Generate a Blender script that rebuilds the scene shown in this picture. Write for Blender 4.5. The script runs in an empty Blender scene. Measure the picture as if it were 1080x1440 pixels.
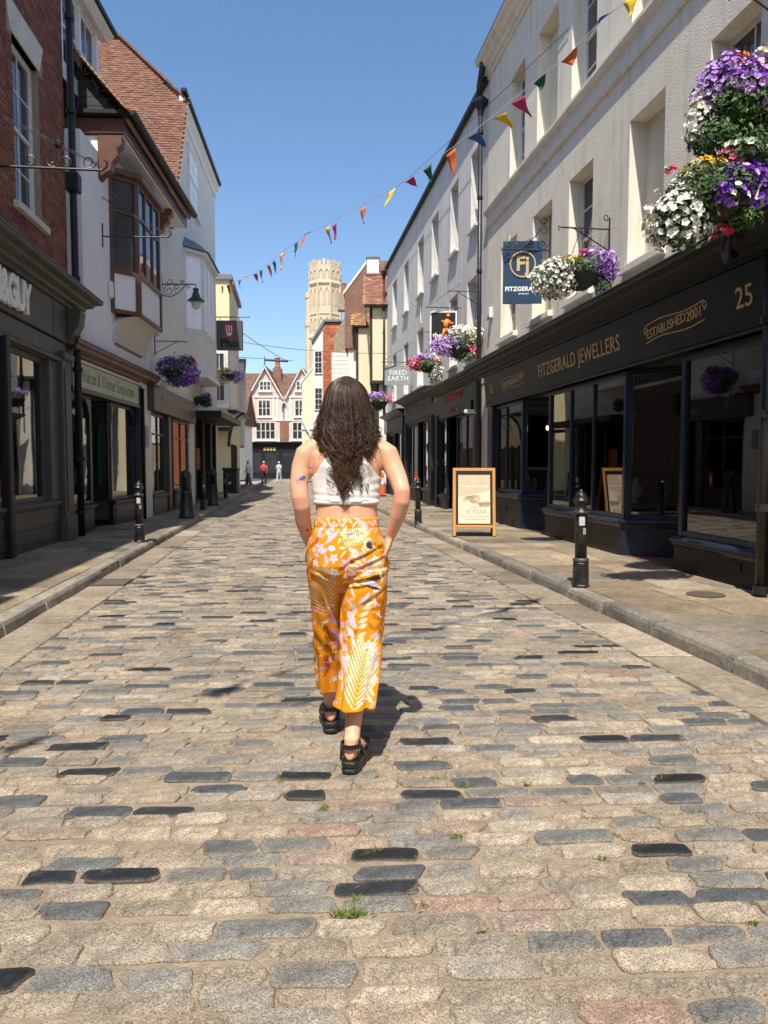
import bpy, bmesh, math, random
import numpy as np
from mathutils import Vector, Matrix
random.seed(7)
R_ = math.radians
scene = bpy.context.scene
col = scene.collection

# ------------------------------------------------------------------ camera
CAM_H = 1.32
cam = bpy.data.cameras.new('camera')
cam.sensor_fit = 'HORIZONTAL'; cam.sensor_width = 36.0; cam.lens = 35.0
cam.clip_start = 0.05; cam.clip_end = 2000
cam_o = bpy.data.objects.new('camera', cam); col.objects.link(cam_o)
cam_o.location = (0, 0, CAM_H)
cam_o.rotation_euler = (R_(90) - math.atan(65 / 1050), 0, 0)
scene.camera = cam_o
cam.dof.use_dof = True; cam.dof.focus_distance = 3.4; cam.dof.aperture_fstop = 12.0

# ------------------------------------------------------------------ sky, sun, exposure
SUN_EL = R_(59.5); SUN_AZ = R_(8)                       # light travels mostly up the street, slightly to the right
to_sun = Vector((-math.sin(SUN_AZ) * math.cos(SUN_EL), -math.cos(SUN_AZ) * math.cos(SUN_EL), math.sin(SUN_EL)))
world = bpy.data.worlds.new('World'); scene.world = world; world.use_nodes = True
wn = world.node_tree; wn.nodes.clear()
sky = wn.nodes.new('ShaderNodeTexSky'); sky.sky_type = 'NISHITA'; sky.sun_disc = False
sky.sun_elevation = SUN_EL; sky.sun_rotation = math.atan2(to_sun.x, to_sun.y)
sky.air_density = 1.0; sky.dust_density = 1.0; sky.ozone_density = 1.8; sky.altitude = 30
bg = wn.nodes.new('ShaderNodeBackground'); bg.inputs['Strength'].default_value = 0.135
wo = wn.nodes.new('ShaderNodeOutputWorld')
hs = wn.nodes.new('ShaderNodeHueSaturation'); hs.inputs['Saturation'].default_value = 1.12
wn.links.new(sky.outputs[0], hs.inputs['Color']); wn.links.new(hs.outputs[0], bg.inputs[0]); wn.links.new(bg.outputs[0], wo.inputs[0])
sun = bpy.data.lights.new('sun', 'SUN'); sun.energy = 5.0; sun.angle = R_(0.53); sun.color = (1.0, 0.93, 0.82)
sun_o = bpy.data.objects.new('sun', sun); col.objects.link(sun_o)
sun_o.rotation_euler = to_sun.to_track_quat('Z', 'Y').to_euler(); sun_o.location = (0, 0, 30)
scene.view_settings.view_transform = 'Standard'; scene.view_settings.look = 'None'
scene.view_settings.exposure = 0.50; scene.view_settings.gamma = 1.0
scene.render.engine = 'CYCLES'

# ------------------------------------------------------------------ materials
MATS = {}
def nd(nt, t, **kw):
    n = nt.nodes.new(t)
    for k, v in kw.items(): setattr(n, k, v)
    return n
def mat(name, c, rough=0.6, var=0.12, scale=6.0, bump=0.0, bscale=80.0, metal=0.0, spec=0.5, stain=None, stain_scale=1.2, attr=False, streak=False, coat=0.0, detail=6):
    """procedural Principled material: colour noise at two scales, optional stain colour, optional bump, optional 'col' attribute"""
    if name in MATS: return MATS[name]
    m = bpy.data.materials.new(name); m.use_nodes = True; nt = m.node_tree
    b = nt.nodes['Principled BSDF']; L = nt.links.new
    b.inputs['Roughness'].default_value = rough; b.inputs['Metallic'].default_value = metal
    b.inputs['Specular IOR Level'].default_value = spec
    if coat: b.inputs['Coat Weight'].default_value = coat; b.inputs['Coat Roughness'].default_value = 0.08
    tc = nd(nt, 'ShaderNodeTexCoord')
    n1 = nd(nt, 'ShaderNodeTexNoise'); n1.inputs['Scale'].default_value = scale; n1.inputs['Detail'].default_value = detail
    n1.inputs['Roughness'].default_value = 0.65
    L(tc.outputs['Object'], n1.inputs['Vector'])
    mr = nd(nt, 'ShaderNodeMapRange'); mr.inputs[1].default_value = 0.25; mr.inputs[2].default_value = 0.75
    mr.inputs[3].default_value = 1 - var; mr.inputs[4].default_value = 1 + var
    L(n1.outputs['Fac'], mr.inputs[0])
    mul = nd(nt, 'ShaderNodeMix', data_type='RGBA', blend_type='MULTIPLY'); mul.inputs[0].default_value = 1
    if attr:
        at = nd(nt, 'ShaderNodeAttribute', attribute_name='col'); L(at.outputs['Color'], mul.inputs[6])
    else: mul.inputs[6].default_value = (*c, 1)
    L(mr.outputs[0], mul.inputs[7])
    out = mul.outputs[2]
    if stain:
        n2 = nd(nt, 'ShaderNodeTexNoise'); n2.inputs['Scale'].default_value = stain_scale; n2.inputs['Detail'].default_value = 8; n2.inputs['Roughness'].default_value = .7
        if streak:
            mp = nd(nt, 'ShaderNodeMapping'); mp.inputs['Scale'].default_value = (3.0, 3.0, 0.35); L(tc.outputs['Object'], mp.inputs[0]); L(mp.outputs[0], n2.inputs['Vector'])
        else: L(tc.outputs['Object'], n2.inputs['Vector'])
        r2 = nd(nt, 'ShaderNodeMapRange'); r2.inputs[1].default_value = 0.5; r2.inputs[2].default_value = 0.75; r2.inputs[3].default_value = 0; r2.inputs[4].default_value = 0.75
        L(n2.outputs['Fac'], r2.inputs[0])
        mx = nd(nt, 'ShaderNodeMix', data_type='RGBA'); mx.inputs[7].default_value = (*stain, 1)
        L(r2.outputs[0], mx.inputs[0]); L(out, mx.inputs[6]); out = mx.outputs[2]
    L(out, b.inputs['Base Color'])
    if bump:
        n3 = nd(nt, 'ShaderNodeTexNoise'); n3.inputs['Scale'].default_value = bscale; n3.inputs['Detail'].default_value = 5
        L(tc.outputs['Object'], n3.inputs['Vector'])
        bp = nd(nt, 'ShaderNodeBump'); bp.inputs['Strength'].default_value = bump; bp.inputs['Distance'].default_value = 0.01
        L(n3.outputs['Fac'], bp.inputs['Height']); L(bp.outputs[0], b.inputs['Normal'])
    MATS[name] = m
    return m
def glass_mat(name, tint=(1, 1, 1), ior=1.5, boost=0.0):
    if name in MATS: return MATS[name]
    m = bpy.data.materials.new(name); m.use_nodes = True; nt = m.node_tree; nt.nodes.clear(); L = nt.links.new
    tr = nd(nt, 'ShaderNodeBsdfTransparent'); tr.inputs[0].default_value = (*tint, 1)
    gl = nd(nt, 'ShaderNodeBsdfGlossy'); gl.inputs['Roughness'].default_value = 0.012
    fr = nd(nt, 'ShaderNodeFresnel'); fr.inputs['IOR'].default_value = ior
    ad = nd(nt, 'ShaderNodeMath', operation='MULTIPLY_ADD'); ad.inputs[1].default_value = 1.25; ad.inputs[2].default_value = boost; ad.use_clamp = True
    tc = nd(nt, 'ShaderNodeTexCoord'); nz = nd(nt, 'ShaderNodeTexNoise'); nz.inputs['Scale'].default_value = 1.6; nz.inputs['Detail'].default_value = 1
    bp = nd(nt, 'ShaderNodeBump'); bp.inputs['Strength'].default_value = 0.006; bp.inputs['Distance'].default_value = 0.1
    L(tc.outputs['Object'], nz.inputs['Vector']); L(nz.outputs['Fac'], bp.inputs['Height']); L(bp.outputs[0], gl.inputs['Normal'])
    mx = nd(nt, 'ShaderNodeMixShader'); o = nd(nt, 'ShaderNodeOutputMaterial')
    L(fr.outputs[0], ad.inputs[0]); L(ad.outputs[0], mx.inputs[0]); L(tr.outputs[0], mx.inputs[1]); L(gl.outputs[0], mx.inputs[2]); L(mx.outputs[0], o.inputs[0])
    MATS[name] = m
    return m

GLASS = glass_mat('shop_glass', (0.80, 0.83, 0.82), 1.5, 0.10)
DARKGLASS = mat('window_glass', (0.03, 0.035, 0.04), rough=0.03, var=0.3, scale=1.5, bump=0.015, bscale=3, spec=0.8)
BLACKMETAL = mat('black_iron', (0.012, 0.012, 0.013), rough=0.42, var=0.4, scale=20, bump=0.25, bscale=60, stain=(0.05, 0.04, 0.03), stain_scale=6)
BLACKPAINT = mat('black_paint', (0.014, 0.014, 0.016), rough=0.5, var=0.3, scale=12, bump=0.1, bscale=40, spec=.3)
WHITEPAINT = mat('white_joinery', (0.72, 0.71, 0.68), rough=0.45, var=0.06, scale=9, stain=(0.5, 0.47, 0.42), stain_scale=3)
LEAD = mat('lead_flashing', (0.16, 0.17, 0.18), rough=0.55, var=0.3, scale=9, bump=0.3, bscale=30)
GOLD = mat('gold_leaf', (0.55, 0.38, 0.16), rough=0.45, var=0.08)
WHITEPRINT = mat('white_print', (0.82, 0.82, 0.8), rough=0.5, var=0.03)
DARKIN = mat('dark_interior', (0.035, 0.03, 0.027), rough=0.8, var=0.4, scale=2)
WOODFLOOR = mat('shop_floor', (0.10, 0.07, 0.045), rough=0.4, var=0.3, scale=4)

# ------------------------------------------------------------------ mesh builder
class MB:
    def __init__(s): s.v = []; s.f = []; s.c = []; s.cur = None
    def add(s, vs, fs):
        o = len(s.v); s.v.extend([tuple(p) for p in vs]); s.f.extend([tuple(i + o for i in f) for f in fs])
        s.c.extend([s.cur] * len(fs)); return s
    def box(s, x0, x1, y0, y1, z0, z1):
        if x0 > x1: x0, x1 = x1, x0
        if y0 > y1: y0, y1 = y1, y0
        if z0 > z1: z0, z1 = z1, z0
        return s.add([(x0, y0, z0), (x1, y0, z0), (x1, y1, z0), (x0, y1, z0), (x0, y0, z1), (x1, y0, z1), (x1, y1, z1), (x0, y1, z1)],
                     [(0, 3, 2, 1), (4, 5, 6, 7), (0, 1, 5, 4), (1, 2, 6, 5), (2, 3, 7, 6), (3, 0, 4, 7)])
    def obox(s, M, sx, sy, sz):
        vs = [M @ Vector((a * sx / 2, b * sy / 2, c * sz / 2)) for c in (-1, 1) for a, b in ((-1, -1), (1, -1), (1, 1), (-1, 1))]
        return s.add(vs, [(0, 3, 2, 1), (4, 5, 6, 7), (0, 1, 5, 4), (1, 2, 6, 5), (2, 3, 7, 6), (3, 0, 4, 7)])
    def poly(s, pts): return s.add(pts, [tuple(range(len(pts)))])
    def prism(s, pts, d):
        """closed prism: polygon pts (3D) extruded by vector d"""
        n = len(pts); d = Vector(d); a = [Vector(p) for p in pts]; b = [p + d for p in a]
        return s.add(a + b, [tuple(range(n))[::-1], tuple(range(n, 2 * n))] + [(i, (i + 1) % n, n + (i + 1) % n, n + i) for i in range(n)])
    def mould(s, prof, x0, x1, m0=0.0, m1=0.0):
        """profile [(y,z)...] extruded along x; m0/m1 mitre: the ends lengthen with projection"""
        n = len(prof)
        a = [(x0 + m0 * y, y, z) for y, z in prof]; b = [(x1 - m1 * y, y, z) for y, z in prof]
        return s.add(a + b, [tuple(range(n)), tuple(range(n, 2 * n))[::-1]] + [(i, n + i, n + (i + 1) % n, (i + 1) % n) for i in range(n)])
    def tube(s, pts, r, n=8, caps=True):
        P = [Vector(p) for p in pts]; m = len(P)
        rr = r if isinstance(r, (list, tuple)) else [r] * m
        t0 = (P[1] - P[0]).normalized(); up = Vector((0, 0, 1)) if abs(t0.z) < 0.9 else Vector((1, 0, 0))
        nrm = t0.cross(up).normalized(); vs = []
        for i in range(m):
            t = (P[min(i + 1, m - 1)] - P[max(i - 1, 0)])
            t = t.normalized() if t.length > 1e-9 else t0
            nrm = (nrm - t * nrm.dot(t)); nrm = nrm.normalized() if nrm.length > 1e-6 else t.orthogonal().normalized()
            bn = t.cross(nrm)
            for k in range(n):
                a = 2 * math.pi * k / n; vs.append(P[i] + (nrm * math.cos(a) + bn * math.sin(a)) * rr[i])
        fs = [(i * n + k, i * n + (k + 1) % n, (i + 1) * n + (k + 1) % n, (i + 1) * n + k) for i in range(m - 1) for k in range(n)]
        if caps: fs += [tuple(range(n))[::-1], tuple(range((m - 1) * n, m * n))]
        return s.add(vs, fs)
    def lathe(s, prof, c=(0, 0, 0), n=16, caps=True):
        m = len(prof); vs = [(c[0] + r * math.cos(2 * math.pi * k / n), c[1] + r * math.sin(2 * math.pi * k / n), c[2] + z) for r, z in prof for k in range(n)]
        fs = [(i * n + k, i * n + (k + 1) % n, (i + 1) * n + (k + 1) % n, (i + 1) * n + k) for i in range(m - 1) for k in range(n)]
        if caps: fs += [tuple(range(n))[::-1], tuple(range((m - 1) * n, m * n))]
        return s.add(vs, fs)
    def rings(s, R, closed=True):
        """loft through rings (lists of equal length)"""
        n = len(R[0]); vs = [p for r in R for p in r]
        fs = [(i * n + k, i * n + (k + 1) % n, (i + 1) * n + (k + 1) % n, (i + 1) * n + k) for i in range(len(R) - 1) for k in range(n)]
        if closed: fs += [tuple(range(n))[::-1], tuple(range((len(R) - 1) * n, len(R) * n))]
        return s.add(vs, fs)
    def mesh(s, name, m, smooth=False):
        me = bpy.data.meshes.new(name); me.from_pydata(s.v, [], s.f)
        if any(c is not None for c in s.c):
            a = me.color_attributes.new('col', 'FLOAT_COLOR', 'CORNER')
            lt = np.array([len(f) for f in s.f]); cc = np.array([(*c, 1.0) if c else (1, 1, 1, 1) for c in s.c], dtype=np.float32)
            a.data.foreach_set('color', np.repeat(cc, lt, axis=0).ravel())
        ms = m if isinstance(m, (list, tuple)) else [m]
        for q in ms: me.materials.append(q)
        if smooth: me.polygons.foreach_set('use_smooth', [True] * len(me.polygons))
        me.update()
        return me
    def build(s, name, m, parent=None, smooth=False, bevel=0.0, seg=1):
        o = bpy.data.objects.new(name, s.mesh(name, m, smooth)); col.objects.link(o)
        if parent: o.parent = parent
        if bevel:
            b = o.modifiers.new('bevel', 'BEVEL'); b.width = bevel; b.segments = seg; b.limit_method = 'ANGLE'; b.angle_limit = R_(40)
        return o
def fixn(o):
    bm = bmesh.new(); bm.from_mesh(o.data); bmesh.ops.recalc_face_normals(bm, faces=bm.faces[:]); bm.to_mesh(o.data); bm.free(); return o
def tag(o, label=None, cat=None, group=None, kind=None):
    if label: o['label'] = label
    if cat: o['category'] = cat
    if group: o['group'] = group
    if kind: o['kind'] = kind
    return o
def thing(name, loc=(0, 0, 0), rz=0.0, label=None, cat=None, group=None):
    o = bpy.data.objects.new(name, None); o.empty_display_size = 0.2; col.objects.link(o)
    o.location = loc; o.rotation_euler = (0, 0, rz); tag(o, label, cat, group); return o
def empty_part(name, parent):
    o = bpy.data.objects.new(name, None); o.empty_display_size = 0.1; col.objects.link(o); o.parent = parent; return o
def copy_tree(o, parent=None):
    c = o.copy(); col.objects.link(c); c.parent = parent
    for ch in o.children: copy_tree(ch, c)
    return c
def bx(name, m, parent, x0, x1, y0, y1, z0, z1, bevel=0.006):
    return MB().box(x0, x1, y0, y1, z0, z1).build(name, m, parent, bevel=bevel)
def evaluated(o, name=None):
    """mesh of an object with its modifiers applied"""
    dg = bpy.context.evaluated_depsgraph_get(); dg.update()
    return bpy.data.meshes.new_from_object(o.evaluated_get(dg))
def text_part(name, s, m, parent, x, y, z, size, align='CENTER', ext=0.006, sx=1.0, shear=0.0, bold=0.0, rot=None, spacing=1.0, serif=False, tilt=0.0):
    """flat lettering facing -y of its parent, centred on (x, z)"""
    cu = bpy.data.curves.new('t', 'FONT'); cu.body = s; cu.size = size; cu.align_x = align; cu.align_y = 'CENTER'
    cu.extrude = ext; cu.shear = shear; cu.offset = bold; cu.space_character = spacing; cu.resolution_u = 3
    t = bpy.data.objects.new('t', cu); col.objects.link(t); me = evaluated(t); bpy.data.objects.remove(t)
    me.materials.clear(); me.materials.append(m)
    M = Matrix.Translation((x, y, z)) @ (rot if rot else Matrix()) @ Matrix.Rotation(R_(90), 4, 'X') @ Matrix.Rotation(tilt, 4, 'Z') @ Matrix.Diagonal((sx, 1, 1, 1))
    me.transform(M); o = bpy.data.objects.new(name, me); col.objects.link(o); o.parent = parent; return o
def spiral(c, r0, r1, a0, turns, ux, uz, n=18):
    """scroll points in the plane (ux,uz) round c"""
    c = Vector(c); ux = Vector(ux); uz = Vector(uz)
    return [c + (ux * math.cos(a0 + turns * 2 * math.pi * i / n) + uz * math.sin(a0 + turns * 2 * math.pi * i / n)) * (r0 + (r1 - r0) * i / n) for i in range(n + 1)]

# ================================================================== THE SETTING: ground, road, gutters, kerbs, pavements
def kerbL(y): return -2.24 - 0.122 * y
def kerbR(y): return 2.86 - 0.14 * y
def wallL(y): return (-3.85 - .11 * y) if y < 12.5 else ((-4.685 - .05 * y) if y < 17.9 else (-4.118 - .08 * y))
def wallR(y): return 4.54 - .137 * y
MORTAR = mat('sett_mortar', (0.27, 0.215, 0.155), rough=0.95, var=0.4, scale=14, bump=1.0, bscale=120, stain=(0.2, 0.165, 0.12), stain_scale=2.5)
GROUND = mat('ground_paving', (0.27, 0.24, 0.2), rough=0.9, var=0.2, scale=1.5, bump=0.3, bscale=20)
tag(MB().poly([(-600, -60, -0.03), (600, -60, -0.03), (600, 1500, -0.03), (-600, 1500, -0.03)]).build('ground', GROUND), kind='structure')

# stone material: speckled granite driven by the per-stone colour
def stone_mat(name, speck=190, specka=0.85, bump=0.5, grime=False):
    m = bpy.data.materials.new(name); m.use_nodes = True; nt = m.node_tree; L = nt.links.new; b = nt.nodes['Principled BSDF']
    at = nd(nt, 'ShaderNodeAttribute', attribute_name='col'); tc = nd(nt, 'ShaderNodeTexCoord')
    n1 = nd(nt, 'ShaderNodeTexNoise'); n1.inputs['Scale'].default_value = speck; n1.inputs['Detail'].default_value = 3; n1.inputs['Roughness'].default_value = .8
    n2 = nd(nt, 'ShaderNodeTexNoise'); n2.inputs['Scale'].default_value = 22; n2.inputs['Detail'].default_value = 6; n2.inputs['Roughness'].default_value = .7
    n4 = nd(nt, 'ShaderNodeTexNoise'); n4.inputs['Scale'].default_value = 0.9; n4.inputs['Detail'].default_value = 3
    for n in (n1, n2, n4): L(tc.outputs['Object'], n.inputs['Vector'])
    r1 = nd(nt, 'ShaderNodeMapRange'); r1.inputs[1].default_value = .32; r1.inputs[2].default_value = .68; r1.inputs[3].default_value = 1 - specka; r1.inputs[4].default_value = 1 + specka
    r2 = nd(nt, 'ShaderNodeMapRange'); r2.inputs[1].default_value = .3; r2.inputs[2].default_value = .7; r2.inputs[3].default_value = .66; r2.inputs[4].default_value = 1.34
    r4 = nd(nt, 'ShaderNodeMapRange'); r4.inputs[1].default_value = .3; r4.inputs[2].default_value = .7; r4.inputs[3].default_value = .88; r4.inputs[4].default_value = 1.1
    L(n1.outputs['Fac'], r1.inputs[0]); L(n2.outputs['Fac'], r2.inputs[0]); L(n4.outputs['Fac'], r4.inputs[0])
    m1 = nd(nt, 'ShaderNodeMath', operation='MULTIPLY'); L(r1.outputs[0], m1.inputs[0]); L(r2.outputs[0], m1.inputs[1])
    m2 = nd(nt, 'ShaderNodeMath', operation='MULTIPLY'); L(m1.outputs[0], m2.inputs[0]); L(r4.outputs[0], m2.inputs[1])
    mx = nd(nt, 'ShaderNodeMix', data_type='RGBA', blend_type='MULTIPLY'); mx.inputs[0].default_value = 1
    L(at.outputs['Color'], mx.inputs[6]); L(m2.outputs[0], mx.inputs[7])
    # dust and mortar smears lying on the stones
    n3 = nd(nt, 'ShaderNodeTexNoise'); n3.inputs['Scale'].default_value = 13; n3.inputs['Detail'].default_value = 9; n3.inputs['Roughness'].default_value = .75; n3.inputs['Distortion'].default_value = .6
    L(tc.outputs['Object'], n3.inputs['Vector'])
    r3 = nd(nt, 'ShaderNodeMapRange'); r3.inputs[1].default_value = .56; r3.inputs[2].default_value = .7; r3.inputs[3].default_value = 0; r3.inputs[4].default_value = .55
    L(n3.outputs['Fac'], r3.inputs[0])
    mx2 = nd(nt, 'ShaderNodeMix', data_type='RGBA'); mx2.inputs[7].default_value = (.29, .245, .185, 1)
    L(r3.outputs[0], mx2.inputs[0]); L(mx.outputs[2], mx2.inputs[6])
    # soft dirt patches that run across neighbouring stones, and trodden gum on the flags
    n5 = nd(nt, 'ShaderNodeTexNoise'); n5.inputs['Scale'].default_value = 2.3; n5.inputs['Detail'].default_value = 7; n5.inputs['Roughness'].default_value = .68
    geo = nd(nt, 'ShaderNodeNewGeometry'); L(geo.outputs['Position'], n5.inputs['Vector'])
    r5 = nd(nt, 'ShaderNodeMapRange'); r5.inputs[1].default_value = .42; r5.inputs[2].default_value = .68; r5.inputs[3].default_value = 1.08; r5.inputs[4].default_value = .66 if grime else .74
    L(n5.outputs['Fac'], r5.inputs[0])
    mx3 = nd(nt, 'ShaderNodeMix', data_type='RGBA', blend_type='MULTIPLY'); mx3.inputs[0].default_value = 1; L(mx2.outputs[2], mx3.inputs[6]); L(r5.outputs[0], mx3.inputs[7]); outc = mx3.outputs[2]
    if grime:
        vo = nd(nt, 'ShaderNodeTexVoronoi'); vo.inputs['Scale'].default_value = 4.5; L(geo.outputs['Position'], vo.inputs['Vector'])
        lt = nd(nt, 'ShaderNodeMath', operation='LESS_THAN'); lt.inputs[1].default_value = .075; L(vo.outputs['Distance'], lt.inputs[0])
        mk = nd(nt, 'ShaderNodeMath', operation='MULTIPLY'); mk.inputs[1].default_value = .6; L(lt.outputs[0], mk.inputs[0])
        mx4 = nd(nt, 'ShaderNodeMix', data_type='RGBA'); mx4.inputs[7].default_value = (.13, .12, .105, 1); L(mk.outputs[0], mx4.inputs[0]); L(outc, mx4.inputs[6]); outc = mx4.outputs[2]
    L(outc, b.inputs['Base Color'])
    bw = nd(nt, 'ShaderNodeRGBToBW'); L(mx2.outputs[2], bw.inputs[0])
    rr = nd(nt, 'ShaderNodeMapRange'); rr.inputs[1].default_value = .02; rr.inputs[2].default_value = .2; rr.inputs[3].default_value = .52; rr.inputs[4].default_value = .88
    L(bw.outputs[0], rr.inputs[0]); L(rr.outputs[0], b.inputs['Roughness'])
    b.inputs['Specular IOR Level'].default_value = .4
    ad = nd(nt, 'ShaderNodeMath', operation='ADD'); L(n2.outputs['Fac'], ad.inputs[0]); L(n1.outputs['Fac'], ad.inputs[1])
    bp = nd(nt, 'ShaderNodeBump'); bp.inputs['Strength'].default_value = bump; bp.inputs['Distance'].default_value = .008
    L(ad.outputs[0], bp.inputs['Height']); L(bp.outputs[0], b.inputs['Normal'])
    return m
STONE = stone_mat('granite_setts')
FLAG = stone_mat('york_stone', speck=120, specka=0.4, bump=0.6, grime=True)

road = MB()
ys = [-6 + 2 * i for i in range(45)]
for a, b in zip(ys, ys[1:]):
    road.poly([(kerbL(a) - .05, a, 0), (kerbR(a) + .05, a, 0), (kerbR(b) + .05, b, 0), (kerbL(b) - .05, b, 0)])
road_o = tag(road.build('road', MORTAR), kind='structure')

TAN = [(.27, .22, .16), (.30, .248, .182), (.24, .20, .15), (.33, .28, .212), (.25, .218, .172), (.28, .225, .165), (.215, .186, .145), (.27, .24, .198)]
GREY = [(.17, .162, .146), (.195, .184, .164), (.14, .14, .132), (.18, .168, .148)]
MID = [(.075, .083, .088), (.095, .10, .10), (.06, .068, .073)]
DARK = [(.016, .02, .024), (.024, .028, .032), (.034, .038, .042), (.012, .014, .017)]
PINK = [(.27, .185, .14), (.26, .2, .15), (.24, .185, .15)]
rs = random.Random(11)
def sett_col():
    r = rs.random()
    c = rs.choice(TAN if r < .60 else GREY if r < .81 else MID if r < .91 else DARK if r < .965 else PINK)
    k = rs.uniform(.86, 1.14); return tuple(v * k for v in c)
MORT = (.25, .205, .15)
def sett_shape(mb, cx, cy, ln, wd, lod, tilt, c):
    """worn, hand-cut sett: near-rectangular irregular outline, softly rounded top, dusty edges"""
    hx, hy = ln / 2, wd / 2; j = lambda k: rs.uniform(-k, k)
    skx = j(.010); out = []
    for (sx, sy) in ((1, 1), (-1, 1), (-1, -1), (1, -1)):
        r = rs.uniform(.008, .026) if rs.random() > .2 else rs.uniform(.025, .04); r = min(r, hy * .8); dx, dy = j(.010), j(.006)
        X, Y = sx * hx + dx + skx * sy, sy * hy + dy
        pts = [(X, Y - sy * r), (X - sx * r * .3, Y - sy * r * .3), (X - sx * r, Y)] if lod == 0 else [(X, Y - sy * r), (X - sx * r, Y)]
        if sx * sy < 0: pts = pts[::-1]
        out += pts
        if lod == 0:
            if sx > 0 and sy > 0: out += [(hx * .35, hy + j(.005)), (-hx * .3, hy + j(.005))]
            if sx < 0 and sy > 0: out += [(-hx + j(.006), j(.01))]
            if sx < 0 and sy < 0: out += [(-hx * .3, -hy + j(.005)), (hx * .35, -hy + j(.005))]
            if sx > 0 and sy < 0: out += [(hx + j(.006), j(.01))]
    n = len(out); z0 = rs.uniform(.0, .007); tx, ty = j(.02), j(.04)
    zz = lambda x, y, z: z + z0 + tx * x + ty * y
    P = lambda q: (cx + q[0], cy + q[1] + tilt * q[0])
    ring = lambda ins, z, jz: [(*P((x * (1 - ins / hx), y * (1 - ins / hy))), zz(x, y, z) + j(jz)) for x, y in out]
    dk = sum(c) < .3; mc = tuple(a * (.75 if dk else .45) + b * (.25 if dk else .55) for a, b in zip(c, MORT)); m2 = tuple(a * (.95 if dk else .8) + b * (.05 if dk else .2) for a, b in zip(c, MORT))
    o = len(mb.v); lp = [(0, -.02, 0), (0, -.001, 0), (.0035, .0046, .0007)] + ([(.013, .0056, .0007)] if lod == 0 else [])
    for q in lp: mb.v.extend(ring(*q))
    mb.v.append((cx, cy, zz(0, 0, .0058 + j(.001))))
    for k in range(len(lp) - 1):
        mb.cur = mc if k < 2 else m2
        for i in range(n): mb.f.append((o + k * n + i, o + k * n + (i + 1) % n, o + (k + 1) * n + (i + 1) % n, o + (k + 1) * n + i)); mb.c.append(mb.cur)
    k = len(lp) - 1
    for i in range(n): mb.f.append((o + k * n + i, o + k * n + (i + 1) % n, o + (k + 1) * n)); mb.c.append(c)
stones = []
y = 1.35
while y < 62:
    pitch = rs.uniform(.088, .103); xa = kerbL(y) + .40; xb = kerbR(y) - .40; x = xa - rs.uniform(0, .2); wob = rs.uniform(0, 6)
    while x < xb:
        ln = rs.choice((rs.uniform(.15, .2), rs.uniform(.18, .25), rs.uniform(.2, .29))); gap = rs.uniform(.009, .018)
        a, b = max(x, xa), min(x + ln, xb)
        if b - a > .07:
            cx = (a + b) / 2; cy = y + .045 * (cx + 1) + .012 * math.sin(cx * 2.1 + wob) + rs.uniform(-.004, .004)
            stones.append((cx, cy, b - a, (pitch - rs.uniform(.007, .015)) * (1 if rs.random() > .06 else .88), sett_col()))
        x += ln + gap
    y += pitch
def cam_px(x, y): return 540 + 1050 * x / y
vis = [s for s in stones if s[1] > 1.6 and -60 < cam_px(s[0], s[1]) < 1140]
vis.sort(key=lambda s: s[1]); near_set = set(id(s) for s in vis[:300])
field = MB()
for s in stones:
    cx, cy, ln, wd, c = s
    if id(s) in near_set:
        b = MB(); sett_shape(b, 0, 0, ln, wd, 0, .045, c)
        o = b.build('sett', STONE, road_o, smooth=False); o.location = (cx, cy, 0)
        pass
    else:
        sett_shape(field, cx, cy, ln, wd, 0 if cy < 7 else 1, .045, c)
tag(field.build('sett_field', STONE, road_o), kind='stuff')

# gutters, kerbs, pavements (each stone its own piece)
KERBC = [(.24, .212, .17), (.27, .238, .19), (.2, .18, .15), (.29, .245, .19)]
GUTC = [(.25, .205, .15), (.22, .18, .132), (.28, .232, .172), (.235, .19, .14)]
FLAGC = [(.22, .175, .12), (.255, .20, .135), (.18, .15, .11), (.27, .225, .165), (.235, .185, .12), (.2, .172, .135), (.29, .22, .14)]
JOINT = mat('paving_joint', (0.09, 0.075, 0.058), rough=.95, var=.3, scale=12, bump=.5, bscale=60)
def slab(quad, z0, z1, c, inset=.006, bev=.006, rng=rs, dz=.003):
    """a slab with the plan `quad` (4 xy points, anticlockwise)"""
    q = [Vector((p[0], p[1], 0)) for p in quad]; ce = sum(q, Vector()) / 4
    def ins(d): return [p + (ce - p).normalized() * d * 1.4 for p in q]
    a = ins(inset); b2 = ins(inset + bev); dz0 = rng.uniform(-dz, dz)
    z = [z1 + dz0 + rng.uniform(-dz, dz) * .6 for _ in range(4)]
    m = MB(); m.cur = c
    v = [(p.x, p.y, z0) for p in a] + [(p.x, p.y, zz - bev) for p, zz in zip(a, z)] + [(p.x, p.y, zz) for p, zz in zip(b2, z)]
    m.add(v, [(0, 1, 5, 4), (1, 2, 6, 5), (2, 3, 7, 6), (3, 0, 4, 7), (4, 5, 9, 8), (5, 6, 10, 9), (6, 7, 11, 10), (7, 4, 8, 11), (8, 9, 10, 11)])
    return m
def vary(c, k=.1): 
    f = rs.uniform(1 - k, 1 + k); return tuple(v * f for v in c)
def strip(fa, fb, y0, y1): return [(fa(y0), y0), (fb(y0), y0), (fb(y1), y1), (fa(y1), y1)]
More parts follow.
